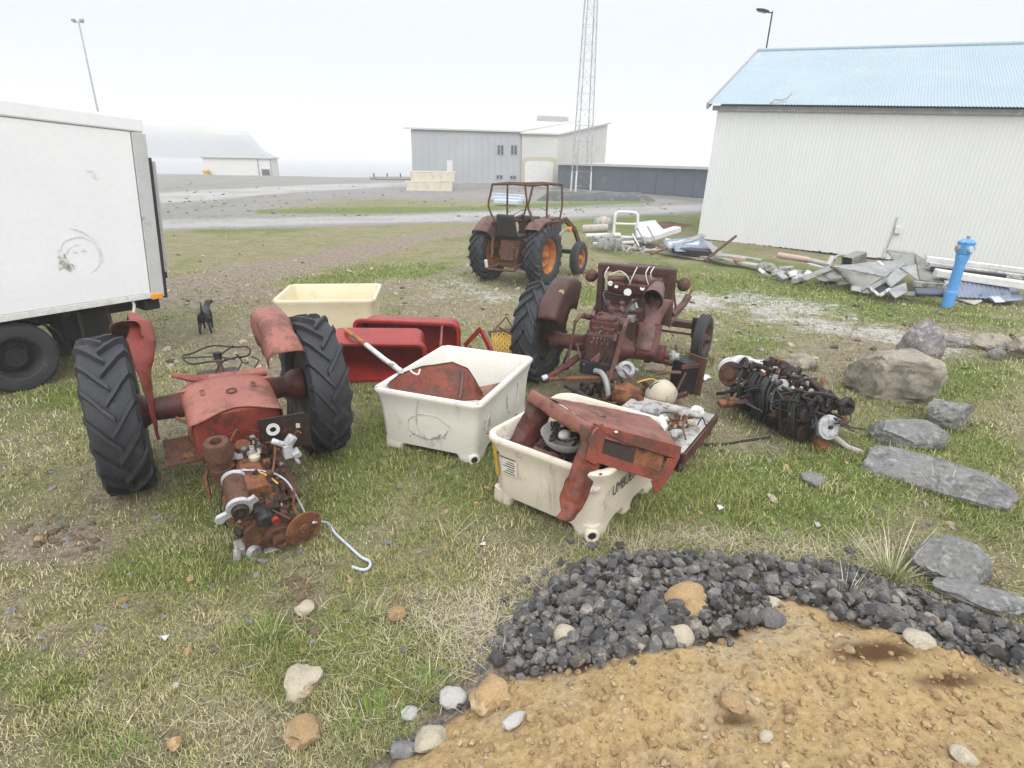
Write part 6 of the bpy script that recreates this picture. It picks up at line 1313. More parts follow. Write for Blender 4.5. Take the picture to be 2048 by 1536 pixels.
def fill(n, cx, cy, z0_, rx, ry, seed, mts, smin, smax, rzz):
    q = random.Random(seed); b = MB()
    for k in range(n):
        l_ = Vector((q.uniform(-rx, rx), q.uniform(-ry, ry), 0)); p = Vector((cx, cy, z0_+q.uniform(0, .12)))+(Matrix.Rotation(rzz, 3, 'Z') @ l_); s = q.uniform(smin, smax); t_ = q.random(); ro = (q.uniform(0, 3), q.uniform(0, 3), q.uniform(0, 3))
        if t_ < .35: b.blob(p, (s, s*q.uniform(.4, .9), s*.5), seed*99+k, .25, 2, rot=ro, cuts=3)
        elif t_ < .6: b.box(p, (s*2.4, s*q.uniform(.3, .9), s*.4), ro)
        elif t_ < .85: d_ = Vector((q.gauss(0, 1), q.gauss(0, 1), q.gauss(0, .4))).normalized(); b.tube([p-d_*s*1.8, p+Vector((0, 0, s*.3)), p+d_*s*1.8], s*q.uniform(.15, .3), 7)
        else: b.lathe([(s*.3, 0), (s*.9, 0), (s*.9, s*.35), (s*.3, s*.35)], p, Vector((q.gauss(0, 1), q.gauss(0, 1), q.gauss(0, 1))), 14, closed=True)
    return b
tag(fill(120, .53, 4.105, .24, .37, .32, 21, None, .03, .11, rad(53)).build('rusty_scrap', M['rustdark'], smooth=35), 'dark rusty scrap filling the cream fish tub', kind='stuff')
b = loft([(.82, .70, .12, .16), (.84, .72, .12, .30)], 5); b.v = [tuple(Matrix.Translation((.53, 4.105, 0)) @ (Matrix.Rotation(rad(53), 4, 'Z') @ Vector(v))) for v in b.v]; tag(b.build('scrap_bed', M['rustdark'], smooth=0, bevel=.03), 'packed dark scrap at the bottom of the cream fish tub', kind='stuff')
tag(fill(90, .53, 4.105, .34, .38, .33, 22, None, .02, .07, rad(53)).build('rusty_scrap', M['rust'], smooth=35), 'brown rusty bits on top of the scrap in the cream tub', kind='stuff')
bw = thing('metal_bowl', G(1132, 890, .50), .3, 'round grey metal bowl of scraps under the bonnet in the cream tub', 'bowl'); bw.rotation_euler[0] = .08
MB().lathe([(0, .0), (.12, .0), (.165, .04), (.188, .10), (.196, .105), (.19, .093), (.16, .042), (.115, .012), (0, .012)], (0, 0, 0), (0, 0, 1), 40).build('bowl_shell', M['whitepaint'], bw, smooth=50)
bp_ = Vector(bw.location)
tag(MB().blob((0, 0, 0), (.055, .045, .035), 5, .12, 3, cuts=4).build('foam_piece', M['foam'], smooth=40, loc=bp_+Vector((-.02, -.08, .125)), rz=.4), 'white foam chunk in the metal bowl', 'foam')
s_ = MB().box((0, 0, 0), (.12, .05, .022)).build('sponge', M['yellow'], smooth=0, bevel=.005, loc=bp_+Vector((.085, -.055, .15)), rz=-.35); tag(s_, 'yellow and white block lying across the metal bowl', 'block'); MB().box((0, 0, .018), (.12, .05, .014)).build('white_layer', M['foam'], s_, smooth=0, bevel=.003)
tag(MB().blob((0, 0, 0), (.035, .03, .022), 6, .2, 2, cuts=4).build('foam_piece', M['foam'], smooth=40, loc=bp_+Vector((-.02, .06, .12)), rz=1), 'smaller white chunk at the back of the metal bowl', 'foam')
tag(fill(40, bp_.x, bp_.y+.01, bp_.z+.035, .115, .115, 31, None, .015, .045, 0).build('rusty_scrap', M['rustdark'], smooth=35), 'small dark scrap inside the metal bowl', kind='stuff')
tag(MB().box((0, 0, 0), (.07, .05, .08), (.2, .3, 0)).build('white_block', M['whitepaint'], smooth=0, bevel=.008, loc=P(1126, 845, 4.08)), 'white plastic block behind the metal bowl under the bonnet', 'block')
b = MB(); b.box((0, 0, 0), (.16, .10, .09), (.3, .1, 0)); b.cyl((-.14, 0, .02), (.1, 0, .02), .035, n=12); b.blob((.08, .03, 0), (.07, .06, .05), 3, .2, 2); tag(b.build('casting', M['maroonpink'], smooth=30, bevel=.01, loc=P(1082, 915, 3.86), rz=-.5), 'pinkish red iron casting at the near rim of the cream tub, left of the bowl', 'casting')
b = MB(); b.blob((0, 0, 0), (.05, .04, .03), 8, .2, 2, cuts=4); tag(b.build('casting', M['alu'], smooth=35, loc=P(1010, 880, 4.05)), 'dull grey casting in the left corner of the cream tub', 'casting')
for k, (x0, y0, Y0, x1, y1, Y1, mt, lb) in enumerate([(990, 895, 4.0, 1035, 868, 4.25, 'alu', 'thin grey rod in the left corner of the cream tub'), (1020, 868, 4.25, 1042, 832, 4.5, 'maroonpink', 'thin pinkish rod by the far rim of the cream tub'), (1185, 940, 3.66, 1215, 918, 3.86, 'rust', 'short rusty bar at the near corner of the cream tub')]):
    tag(MB().tube([P(x0, y0, Y0), P((x0+x1)/2, (y0+y1)/2-3, (Y0+Y1)/2), P(x1, y1, Y1)], .011, 7).build('rod', M[mt]), lb, 'rod')
b = MB(); b.blob((0, 0, 0), (.06, .05, .03), 12, .25, 3); tag(b.build('rag', M['foam'], smooth=40, loc=P(1182, 975, 3.46)), 'pale rag caught on the near rim corner of the cream tub', 'rag')

# ------------------------------------------------------------------ red bins, mesh carrier
def bin_(loc, rz, W_, Hb, Dp, label, tilt=0):
    t = thing('red_bin', loc, rz, label, 'bin'); Rx = Matrix.Rotation(rad(90), 4, 'X')
    rings = [(W_-.16, Hb-.12, .10, -Dp), (W_-.10, Hb-.06, .11, -Dp+.03), (W_-.05, Hb-.03, .10, -.10), (W_-.01, Hb-.01, .09, -.03), (W_+.03, Hb+.03, .10, -.05), (W_+.035, Hb+.035, .10, -.01), (W_+.01, Hb+.01, .10, .006), (W_-.05, Hb-.05, .08, .004), (W_-.09, Hb-.08, .08, -.06), (W_-.14, Hb-.10, .09, -Dp+.06), (W_-.24, Hb-.2, .06, -Dp+.05)]
    mb_ = loft(rings, 7); mb_.v = [tuple(Matrix.Translation((0, 0, Hb/2)) @ (Matrix.Rotation(tilt, 4, 'X') @ (Rx @ Vector(v)))) for v in mb_.v]
    mb_.build('shell', M['bin'], t, smooth=40); return t
rb1 = bin_((-1.58, 6.36, .02), rad(2), 1.18, .50, .46, 'red plastic bin tipped on its side, nearer of the two', .24)
MB().box((.05, .40, .13), (.10, .004, .022), (0, 0, 0)).build('label_strip', M['whitepaint'], rb1, smooth=0)
rb2 = bin_((-1.32, 7.02, .02), rad(-5), 1.32, .56, .40, 'red plastic bin with a rounded rim, tipped on its side behind the nearer one', .02)
MB().grid(lambda u, v: (.44+.03*u, lerp(-.10, .04, v)-.03, .30+.27*v), 3, 8).build('pale_strap', M['pink'], rb2, solid=.006)
mc = thing('mesh_carrier', (-.25, 7.45, gz1(-.25, 7.45)), 0, 'red steel frame with yellow woven mesh beside the left wheel of the middle tractor', 'carrier')
ml = mc.matrix_basis.inverted()
pk, pl, pr = ml @ P(962, 660, 7.42), ml @ G(930, 694, .12), ml @ P(988, 712, 7.2)
b = MB()
for a, c__ in ((pk, pl), (pk, pr)): d0 = c__-a; b.prism([(-.035, -.01), (.035, -.01), (.035, .01), (-.015, .01), (-.015, .05), (-.035, .05)], d0.length, Matrix.Translation(a) @ d0.to_track_quat('Z', 'Y').to_matrix().to_4x4())
b.build('red_frame', M['bin'], mc, smooth=0, bevel=.004)
m0, m1, m2, m3 = ml @ P(984, 668, 7.5), ml @ P(1046, 664, 7.75), ml @ P(1046, 716, 7.2), ml @ P(990, 714, 7.15)
b = MB()
for k in range(13):
    t_ = k/12
    def wv(a, c__, n=14, ph=0): return [a.lerp(c__, i/n)+Vector((0, 0, .012*(-1)**(i+ph))) for i in range(n+1)]
    b.tube(wv(m0.lerp(m1, t_), m3.lerp(m2, t_), 14, k), .008, 5)
    if k < 11: b.tube(wv(m0.lerp(m3, k/10), m1.lerp(m2, k/10), 14, k+1), .008, 5)
b.build('yellow_mesh', M['yellow'], mc)
b = MB(); b.tube([ml @ P(985, 664, 7.5), ml @ P(1012, 634, 7.7), ml @ P(1034, 668, 7.6)], .016, 7); b.tube([ml @ P(998, 655, 7.5), ml @ P(1036, 676, 7.5)], .016, 7); b.build('tube_handle', M['rustorange'], mc)
patch(ml @ P(975, 662, 7.75), ml @ P(1040, 655, 7.9), ml @ P(1040, 668, 7.8), ml @ P(980, 672, 7.6), 6, 4, .02).build('back_plate', M['rustdark'], mc, solid=.01)

# ------------------------------------------------------------------ scrap heap between tub and middle tractor
def free(name, mb_, mt, label, cat, loc, rz=0, group=None, **k):
    o = mb_.build(name, mt, loc=loc, rz=rz, **k); return tag(o, label, cat, group)
b = MB(); b.lathe([(0, -.10), (.05, -.10), (.09, -.06), (.10, .02), (.06, .05), (.05, .02), (.07, -.04), (0, -.06)], (0, 0, .1), (-.2, -1, .55), 22); b.box((.11, .02, .1), (.09, .05, .03), (0, .4, .4)); b.box((-.11, .03, .13), (.06, .04, .03), (0, .9, .2))
free('cast_housing', b, M['alubright'], 'whitish cast metal housing with an open mouth, on the scrap behind the bonnet', 'casting', G(1250, 757, .25), .2, smooth=35, bevel=.006)
b = MB(); b.blob((0, 0, 0), (.16, .14, .13), 4, .18, 3); b.cyl((.05, -.10, .02), (.1, -.2, .03), .04, n=10); b.box((-.1, -.06, .08), (.12, .08, .05), (.2, .2, 0))
free('rusty_casting', b, M['rustorange'], 'orange brown rusty lump under the whitish cast housing', 'casting', G(1255, 790, .18), 0, smooth=40)
b = MB(); b.lathe([(0, -.16), (.10, -.15), (.145, -.08), (.15, .06), (.11, .13), (.05, .16), (0, .16)], (0, 0, 0), (.5, -.35, .75), 26)
b2 = free('canister', b, M['creamcan'], 'stained cream metal canister in the scrap behind the bonnet', 'canister', G(1322, 790, .20), 0, smooth=50); MB().tube(arcpts((0, -.02, 0), .155, .3, 2.6, 14), .01, 6).build('strap_band', M['black'], b2)
b = MB(); b.box((0, 0, .20), (.22, .20, .38), (0, .08, .3)); bx_ = free('black_box', b, M['black'], 'black oily metal box standing at the right end of the scrap heap', 'box', G(1370, 795, .0)+Vector((0, .15, 0)), .2, smooth=0, bevel=.012); bb = MB(); bb.box((.13, -.02, .22), (.03, .24, .44), (0, .08, .3)); bb.box((0, -.12, .36), (.26, .02, .05), (0, .08, .3)); bb.build('rusty_edge', M['rust'], bx_, smooth=0, bevel=.004)
b = MB(); b.blob((0, 0, 0), (.17, .12, .06), 41, .2, 3, cuts=5); free('flat_casting', b, M['rockpale'], 'dirty pale flat plate on top of the scrap by the black box', 'plate', G(1310, 735, .28), .4, smooth=35)
for k, (x0, y0, za, x1, y1, zb_, r_, mt, lb) in enumerate([(1098, 758, .26, 1243, 757, .24, .022, 'rustorange', 'long orange brown bar lying level behind the bonnet'), (1190, 725, .3, 1225, 765, .18, .018, 'rustorange', 'short brown bar leaning under the middle tractor'), (1310, 748, .26, 1362, 745, .30, .02, 'maroonpink', 'pinkish bar reaching to the black box'), (1345, 800, .05, 1372, 745, .35, .014, 'rust', 'thin rusty rod leaning on the black box'), (1130, 770, .2, 1180, 800, .1, .03, 'rustdark', 'dark thick shaft on the ground behind the bonnet'), (1290, 720, .3, 1345, 728, .34, .03, 'rust', 'brown shaft under the axle of the middle tractor'), (1352, 690, .5, 1352, 750, .2, .016, 'rust', 'rusty chain like rod hanging by the bare hub')]):
    a, c__ = G(x0, y0, za), G(x1, y1, zb_); md = (a+c__)/2
    tag(MB().tube([a, md+Vector((0, 0, .01)), c__], r_, 8).build('bar', M[mt]), lb, 'bar')
pts_ = smoothpts([G(1190, 742, .33), G(1202, 745, .34), G(1212, 762, .28), G(1218, 795, .12)]); tag(MB().tube(pts_, [.03]*len(pts_), 8).build('spring_arm', M['greysteel']), 'curved grey steel arm in the scrap behind the bonnet', 'arm')
wp_ = smoothpts([G(1275, 765, .27), G(1290, 760, .30), G(1305, 758, .29), G(1318, 765, .25)]); tag(MB().tube(wp_, .008, 6).build('yellow_wire', M['yellow']), 'yellow wire looping over the cream canister', 'wire')
tag(fill(60, 1.35, 5.82, .03, .42, .26, 51, None, .025, .08, .3).build('rusty_scrap', M['rust'], smooth=35), 'low heap of brown rusty scrap behind the bonnet', kind='stuff')
tag(fill(30, 1.0, 5.95, .02, .45, .2, 52, None, .03, .09, .3).build('rusty_scrap', M['rustdark'], smooth=35), 'dark oily scrap under the tail of the middle tractor', kind='stuff')
b = MB(); b.lathe([(0, 0), (.028, 0), (.028, .05), (.02, .06), (0, .06)], (0, 0, 0), (.8, .3, .3), 12); free('bolt_cap', b, M['paleblue'], 'small pale blue cap at the end of the level brown bar', 'cap', G(1085, 757, .30), 0, smooth=35)
# red edged tray with white castings
e0, e1 = G(1433, 829, .20), G(1369, 912, .17); ed = (e1-e0); el_ = ed.length; edn = ed.normalized(); tn = Vector((edn.y, -edn.x, 0)).normalized(); tn = tn if tn.x < 0 else -tn
tyr = thing('scrap_tray', e0, math.atan2(edn.y, edn.x), 'white topped tray with a maroon edge, heaped with whitish castings', 'tray'); sgn = 1 if (Matrix.Rotation(math.atan2(edn.y, edn.x), 3, 'Z') @ Vector((0, 1, 0))).dot(tn) > 0 else -1
MB().box((el_/2, sgn*.42, -.01), (el_, .84, .02)).build('tray_top', mat('dirty_white_tray', (.46, .45, .44), (.34, .33, .32), (.20, .17, .14), .55, 6, 7, .7, bump=.2, grime=.3), tyr, smooth=0)
MB().box((el_/2, sgn*.0, -.045), (el_+.04, .03, .09)).build('tray_edge', M['maroonred'], tyr, smooth=0, bevel=.004); MB().box((-.01, sgn*.42, -.045), (.03, .86, .09)).build('tray_edge', M['maroonpink'], tyr, smooth=0, bevel=.004)
MB().box((el_/2, sgn*.03, -.15), (el_, .02, .06)).build('tray_base', M['maroonpink'], tyr, smooth=0, bevel=.004)
for s_ in (.06, el_-.06): MB().box((s_, sgn*.06, -.13), (.06, .08, .16)).build('tray_leg', M['rustdark'], tyr, smooth=0)
wl2 = [(1303, 822, .10, 'greysteel', 'grey tray shaped casting at the far left of the heap on the tray'), (1350, 820, .07, 'rockwhite', 'rounded grey white lump at the back of the tray'), (1392, 822, .075, 'foam', 'bright white lump at the back right of the tray'), (1340, 848, .06, 'rockpale', 'cream lump at the left front of the tray'), (1360, 845, .08, 'rockwhite', 'big whitish lump in the middle of the tray'), (1352, 868, .065, 'alu', 'dull grey casting at the front of the tray'), (1380, 845, .05, 'rockpale', 'small cream lump at the middle right of the tray'), (1325, 838, .05, 'whitepaint', 'small white lump beside the bonnet on the tray'), (1335, 812, .05, 'rockwhite', 'small grey lump behind the heap on the tray')]
for k, (x_, y_, r_, mt, lb) in enumerate(wl2):
    b = MB(); b.blob((0, 0, 0), (r_, r_*.85, r_*.7), 700+k, .25, 3, cuts=6); 
    if k % 2: b.cyl((r_*.3, -r_*.5, 0), (r_*.5, -r_*1.0, .01), r_*.35, n=12)
    tag(b.build('casting', M[mt], smooth=35, loc=G(x_, y_, .26)), lb, 'casting')
for k, (pp, mt, lb) in enumerate([([(1372, 880, .2), (1366, 850, .30), (1378, 830, .32)], 'rustorange', 'orange rusty strap standing among the castings on the tray'), ([(1330, 850, .27), (1350, 838, .33), (1375, 845, .30)], 'rust', 'brown rod lying over the castings on the tray'), ([(1395, 850, .22), (1405, 835, .30), (1412, 850, .22), (1425, 840, .22)], 'black', 'thin black wire curling over the right end of the tray')]):
    tag(MB().tube(smoothpts([G(*q) for q in pp]), .009 if k < 2 else .006, 6).build('strap', M[mt]), lb, 'strap')
tag(fill(16, G(1355, 850, .22).x, G(1355, 850, .22).y, .20, .16, .14, 61, None, .02, .05, 0).build('rusty_scrap', M['rust'], smooth=35), 'small rusty bits between the castings on the tray', kind='stuff')
tag(MB().tube(smoothpts([on(1370, 905, .015), on(1400, 892, .012), on(1450, 890, .015), on(1500, 882, .012), on(1540, 878, .02)]), .010, 6).build('cable', M['rubber']), 'black cable lying on the turf between the tray and the loose engine', 'cable')

# ------------------------------------------------------------------ loose engine at right
en = thing('engine', (2.72, 5.55, gz1(2.7, 5.5)), math.atan2(-.97, .24), 'loose black engine wrapped in hoses with a pale fan disc, beside the tan boulder', 'engine')
# local +x runs towards the photographer, +y to the right of the photo
b = MB(); b.box((.0, 0, .20), (.86, .30, .30)); b.box((.02, .12, .38), (.74, .18, .14), (.3, 0, 0)); b.box((.02, -.12, .36), (.74, .16, .12), (-.3, 0, 0)); b.box((.40, .02, .20), (.10, .38, .26), (0, 0, .1)); b.cyl((.42, -.1, .30), (.52, -.1, .31), .075, n=16); b.cyl((.42, .12, .36), (.50, .12, .37), .06, n=16); b.cyl((.42, -.06, .12), (.50, -.06, .12), .09, n=18); b.build('engine_block', M['rustdark'], en, smooth=0, bevel=.02)
b = MB(); b.box((-.1, 0, .06), (.6, .3, .12)); b.build('oil_sump', M['black'], en, smooth=0, bevel=.03)
b = MB(); b.lathe([(0, -.02), (.13, 0), (.15, .08), (.19, .16), (.20, .26), (0, .26)], (-.80, -.10, .32), (1, .15, .1), 26); b.blob((-.5, .05, .44), (.16, .12, .07), 5, .15, 3); b.build('bell_housing', M['whitepaint'], en, smooth=40)
b = MB(); b.lathe([(.06, 0), (.13, 0), (.14, .03), (.13, .06), (.06, .06)], (-.52, -.22, .36), (.3, -1, .3), 22, closed=True); b.cyl((-.5, -.2, .36), (-.46, -.3, .39), .07, .06, 16); b.build('turbo_housing', M['rust'], en)
fan = MB().lathe([(.018, .02), (.06, .022), (.062, .03), (.085, .03), (.088, .022), (.112, .02), (.118, .012), (.118, -.005), (.10, -.01), (0, -.01)], (.64, .05, .24), (1, -.05, .28), 40).build('fan_disc', M['alubright'], en)
MB().cyl((.55, .045, .215), (.68, .05, .255), .018, n=10).build('fan_shaft', M['black'], fan)
MB().lathe([(0, 0), (.09, 0), (.095, .008), (.075, .02), (.09, .032), (.085, .045), (.03, .045), (.03, .03), (0, .03)], (.42, .40, .33), (1, .15, .25), 26).build('belt_pulley', M['rustdark'], en)
b = MB(); b.box((.38, .30, .34), (.08, .2, .10)); b.build('pulley_bracket', M['rustdark'], en, smooth=0, bevel=.01)
MB().lathe([(0, 0), (.05, 0), (.055, .02), (.055, .13), (.04, .14), (0, .14)], (.50, .20, .24), (.3, 1, -.1), 20).build('oil_filter', M['rustorange'], en)
b = MB(); b.tube([(.55, .02, .12), (.62, .04, .0)], .05, 10); b.box((.60, .06, .04), (.08, .12, .06)); b.build('front_mount', M['rustorange'], en, smooth=30); MB().tube([(.52, .18, .12), (.68, .28, .03), (.80, .34, .025)], .028, 8).build('steel_leg', M['wood'], en)
b = MB(); b.box((-.22, -.40, .16), (.10, .26, .05), (0, .2, 0)); b.box((-.15, -.38, .20), (.05, .22, .03), (0, -.2, .2)); b.tube([(-.1, -.2, .2), (-.18, -.45, .22)], .03, 8); b.build('rusty_bracket', M['rustorange'], en, smooth=0, bevel=.008)
q = random.Random(77)
for nm, mt, n, r0_, r1_ in (('hoses', 'rubber', 44, .009, .021), ('hose_loops', 'black', 34, .006, .013)):
    pl_ = []
    for k in range(n):
        a = Vector((q.uniform(-.4, .5), q.uniform(-.26, .26), q.uniform(.24, .52))); pp = [a]
        for j in range(4): a = a+Vector((q.uniform(-.14, .16), q.uniform(-.13, .13), q.uniform(-.09, .07))); a.z = max(.04, min(.60, a.z)); pp.append(a)
        pl_.append((pp, q.uniform(r0_, r1_)))
    for k in range(16):
        x_ = q.uniform(-.4, .5); s_ = q.choice((-1, -1, 1)); pl_.append(([Vector((x_, s_*.18, .5)), Vector((x_+.05, s_*.26, .40)), Vector((x_+.1, s_*.27, .22)), Vector((x_+q.uniform(-.1, .2), s_*.24, .08))], q.uniform(r0_, r1_)))
    b = MB()
    for pp, r_ in pl_: b.tube(smoothpts(pp, 4), r_, 6)
    b.build(nm, M[mt], en)
MB().tube(smoothpts([Vector(v) for v in ((-.2, .22, .48), (-.1, .34, .44), (.08, .46, .30), (.20, .58, .22))]), .018, 8).build('long_hose', M['rubber'], en); MB().cyl((.19, .57, .225), (.23, .61, .20), .02, n=10).build('hose_end', M['alubright'], en)
for nm, mt, n, sz in (('alloy_fittings', 'alu', 46, .032), ('rusty_fittings', 'rustorange', 22, .034), ('dark_fittings', 'rustdark', 90, .055), ('white_plugs', 'foam', 8, .022), ('yellow_plugs', 'yellow', 3, .018)):
    b = MB()
    for k in range(n):
        p_ = Vector((q.uniform(-.45, .48), q.uniform(-.27, .3), 0)); p_.z = q.uniform(.44, .55) if (abs(p_.y) < .2) else q.uniform(.15, .46); s_ = sz*q.uniform(.6, 1.5)
        if q.random() < .5: b.box(p_, (s_*1.6, s_, s_*.8), (q.uniform(0, 3), q.uniform(0, 3), q.uniform(0, 3)))
        else: d_ = Vector((q.gauss(0, 1), q.gauss(0, 1), q.gauss(0, 1))).normalized(); b.cyl(p_, p_+d_*s_*1.6, s_*.5, s_*.4, 10)
    b.build(nm, M[mt], en, smooth=30, bevel=.003)
b = MB(); b.lathe([(0, 0), (.06, 0), (.06, .10), (.03, .12), (0, .12)], (.12, -.10, .44), (.5, -.4, .5), 16); b.build('thermostat', M['greysteel'], en)

# ------------------------------------------------------------------ dog
dg_ = thing('dog', on(413, 668), math.atan2(.93, -.34), 'black dog seen from behind with its tail up, beyond the engine tractor', 'dog'); dg_.scale = (.8, .8, .8)
vs = []; es = []; rs = []
def chain(pts_, root=None):
    last = root
    for p_, r_ in pts_:
        vs.append(p_); rs.append(r_); i = len(vs)-1
        if last is not None: es.append((last, i))
        last = i
    return last
# +x is the dog's front
chain([((0, 0, .355), .075)])                        # 0 pelvis
chain([((.13, 0, .36), .072), ((.26, 0, .35), .082), ((.38, 0, .345), .088), ((.47, 0, .38), .062), ((.54, -.03, .44), .05), ((.60, -.05, .46), .055), ((.67, -.06, .44), .035), ((.72, -.065, .43), .026)], 0)
chain([((-.06, 0, .40), .030), ((-.09, 0, .46), .020), ((-.08, 0, .54), .014), ((-.05, 0, .60), .008)], 0)
for s in (1, -1):
    chain([((0, s*.065, .29), .062), ((.035, s*.075, .20), .040), ((-.065, s*.085, .125), .023), ((-.045, s*.09, .04), .018), ((-.015, s*.09, .015), .020)], 0)
    chain([((.38, s*.06, .27), .045), ((.36, s*.065, .17), .028), ((.385, s*.065, .08), .019), ((.385, s*.065, .03), .017), ((.41, s*.065, .014), .020)], 3)
me_ = bpy.data.meshes.new('dog_body'); me_.from_pydata(vs, es, []); me_.materials.append(M['fur']); o = bpy.data.objects.new('body', me_); col.objects.link(o); o.parent = dg_
sk = o.modifiers.new('skin', 'SKIN'); sk.use_smooth_shade = True; ss = o.modifiers.new('sub', 'SUBSURF'); ss.levels = 2; ss.render_levels = 2
for v_, r_ in zip(me_.skin_vertices[0].data, rs): v_.radius = (r_, r_); v_.use_loose = False
me_.skin_vertices[0].data[0].use_root = True
for s in (1, -1): patch((.585, -.05+s*.03, .50), (.625, -.05+s*.045, .495), (.60, -.05+s*.075, .435), (.575, -.05+s*.07, .44), 5, 5, 0, 1, .01).build('ear', M['fur'], dg_, smooth=60, solid=.012)

# ------------------------------------------------------------------ blue standpipe
hy = thing('hydrant', on(1893, 614), .2, 'bright blue standpipe hydrant leaning in the grass before the scrap', 'hydrant'); hy.rotation_euler[1] = .035; hy.scale = (.74, .74, .97)
MB().lathe([(0, -.05), (.13, -.05), (.135, .3), (.118, .32), (.118, .82), (.155, .98), (.155, 1.0), (.135, 1.01), (.135, 1.03), (0, 1.03)], (0, 0, 0), (0, 0, 1), 12).build('column', M['hydrant'], hy, smooth=28)
MB().lathe([(0, 1.02), (.165, 1.02), (.175, 1.04), (.175, 1.19), (.19, 1.21), (.19, 1.235), (.12, 1.28), (.07, 1.29), (0, 1.29)], (0, 0, 0), (0, 0, 1), 8).build('head', M['hydrant'], hy, smooth=25)
MB().box((0, 0, 1.315), (.06, .06, .06)).build('valve_square', M['greysteel'], hy, smooth=0, bevel=.006)
for a in (-1.75, -.1, 3.0):
    d_ = Vector((math.cos(a), math.sin(a), 0)); c_ = MB().lathe([(0, 0), (.06, 0), (.06, .05), (.052, .055), (.052, .075), (0, .075)], Vector((0, 0, 1.115))+d_*.155, d_, 14).build('outlet_cap', M['paleblue'] if a < -1 else M['greysteel'], hy)

# ------------------------------------------------------------------ scrap along the white shed
def sheet(name, pts_, mt, label, cat, amp=.01, solid=.006, nu=8, nv=8, seed=1, bulge=None):
    ps = [P(*q) for q in pts_]; c_ = sum(ps, Vector())/4
    b = patch(*ps, nu, nv, amp, seed, bulge); b.v = [tuple(Vector(v)-c_) for v in b.v]
    o = b.build(name, M[mt], smooth=45, solid=solid, loc=c_); return tag(o, label, cat)
def beam(name, a, c__, w_, h_, mt, label, cat):
    a, c__ = Vector(a), Vector(c__); d0 = c__-a; md = (a+c__)/2
    b = MB().box((0, 0, 0), (d0.length, w_, h_), (0, -math.atan2(d0.z, math.hypot(d0.x, d0.y)), 0))
    return tag(b.build(name, M[mt], smooth=0, bevel=min(w_, h_)*.12, loc=md, rz=math.atan2(d0.y, d0.x)), label, cat)
def pipe(name, pts_, r_, mt, label, cat):
    pts_ = [Vector(q) for q in pts_]; c_ = pts_[0]; return tag(MB().tube([q-c_ for q in pts_], r_, 10).build(name, M[mt], loc=c_), label, cat)
# white frame like a ladder back
fr = thing('ladder_frame', on(1248, 492), -.15, 'white metal frame like a short ladder standing on the scrap', 'frame')
b = MB(); b.tube(smoothpts([Vector(v) for v in ((-.34, 0, .30), (-.34, .0, .85), (-.30, .02, .96), (-.20, .02, 1.0), (.20, .02, 1.0), (.30, .02, .96), (.34, 0, .85), (.36, -.02, .30), (.30, -.02, .27), (-.28, 0, .27), (-.34, 0, .30))]), .045, 8); b.tube([(-.34, 0, .66), (.34, 0, .66)], .035, 8); b.build('loop', M['whitepaint'], fr)
for x_, y_ in ((-.34, .1), (.34, .1), (-.28, -.15), (.38, -.1)): MB().tube([(x_*.95, 0, .32), (x_, y_, -.02)], .025, 6).build('leg', M['greysteel'], fr)
sheet('sheet', [(1268, 445, 19.0), (1310, 440, 19.3), (1335, 468, 18.0), (1275, 482, 17.6)], 'paleblue', 'pale blue white sheet leaning beside the ladder frame', 'sheet', .01)
beam('beam', P(1292, 478, 17.6), P(1355, 458, 18.6), .28, .16, 'whitepaint', 'thick white beam pointing at the shed corner', 'beam')
sheet('rusty_sheet', [(1308, 443, 19.5), (1345, 444, 19.6), (1388, 450, 20.0), (1335, 462, 18.9)], 'rust', 'flat brown rusty sheet behind the thick white beam', 'sheet', .02)
pipe('pipe', [P(1165, 458, 19.2), P(1215, 456, 19.2)], .13, 'wood', 'weathered grey white pipe left of the ladder frame, furthest back', 'pipe')
for k, (x_, y_) in enumerate([(1196, 452), (1206, 450), (1215, 452)]):
    b = MB().lathe([(0, 0), (.14, 0), (.16, .05), (.15, .3), (.10, .36), (0, .36)], (0, 0, -.1), (0, 0, 1), 14); tag(b.build('drum', M['greysteel' if k != 1 else 'creamcan'], loc=P(x_, y_, 19.6)), ['grey drum lying behind the pipes, leftmost of three', 'creamy drum between two grey drums behind the pipes', 'grey drum touching the ladder frame'][k], 'drum')
pipe('pipe', [P(1172, 472, 18.2), P(1240, 470, 18.4)], .07, 'whitepaint', 'white pipe in front of the grey white pipe', 'pipe')
pipe('pipe', [P(1186, 480, 17.6), P(1225, 474, 18.0)], .12, 'alu', 'dull grey metal cylinder left of the ladder frame legs', 'pipe')
beam('beam', P(1186, 487, 17.3), P(1268, 484, 17.4), .10, .06, 'whitepaint', 'thin white beam lying below the dull grey cylinder', 'beam')
beam('beam', P(1205, 480, 17.6), P(1290, 476, 17.7), .08, .06, 'greysteel', 'thin grey beam passing under the ladder frame', 'beam')
for k, (x_, y_) in enumerate([(1202, 490), (1213, 493), (1222, 488), (1234, 490)]):
    b = MB(); b.box((0, 0, .10), (.20, .16, .22), (0, 0, .2*k)); b.box((0, -.02, .20), (.26, .08, .06), (0, .3, .1)); tag(b.build('bracket', M['greysteel'], smooth=0, bevel=.01, loc=P(x_, y_+4, 17.0)), ['grey bracket at the left end of the scrap row', 'grey bracket with a raised flange, second from the left end', 'grey bracket under the thin white beam', 'grey bracket at the foot of the ladder frame'][k], 'bracket')
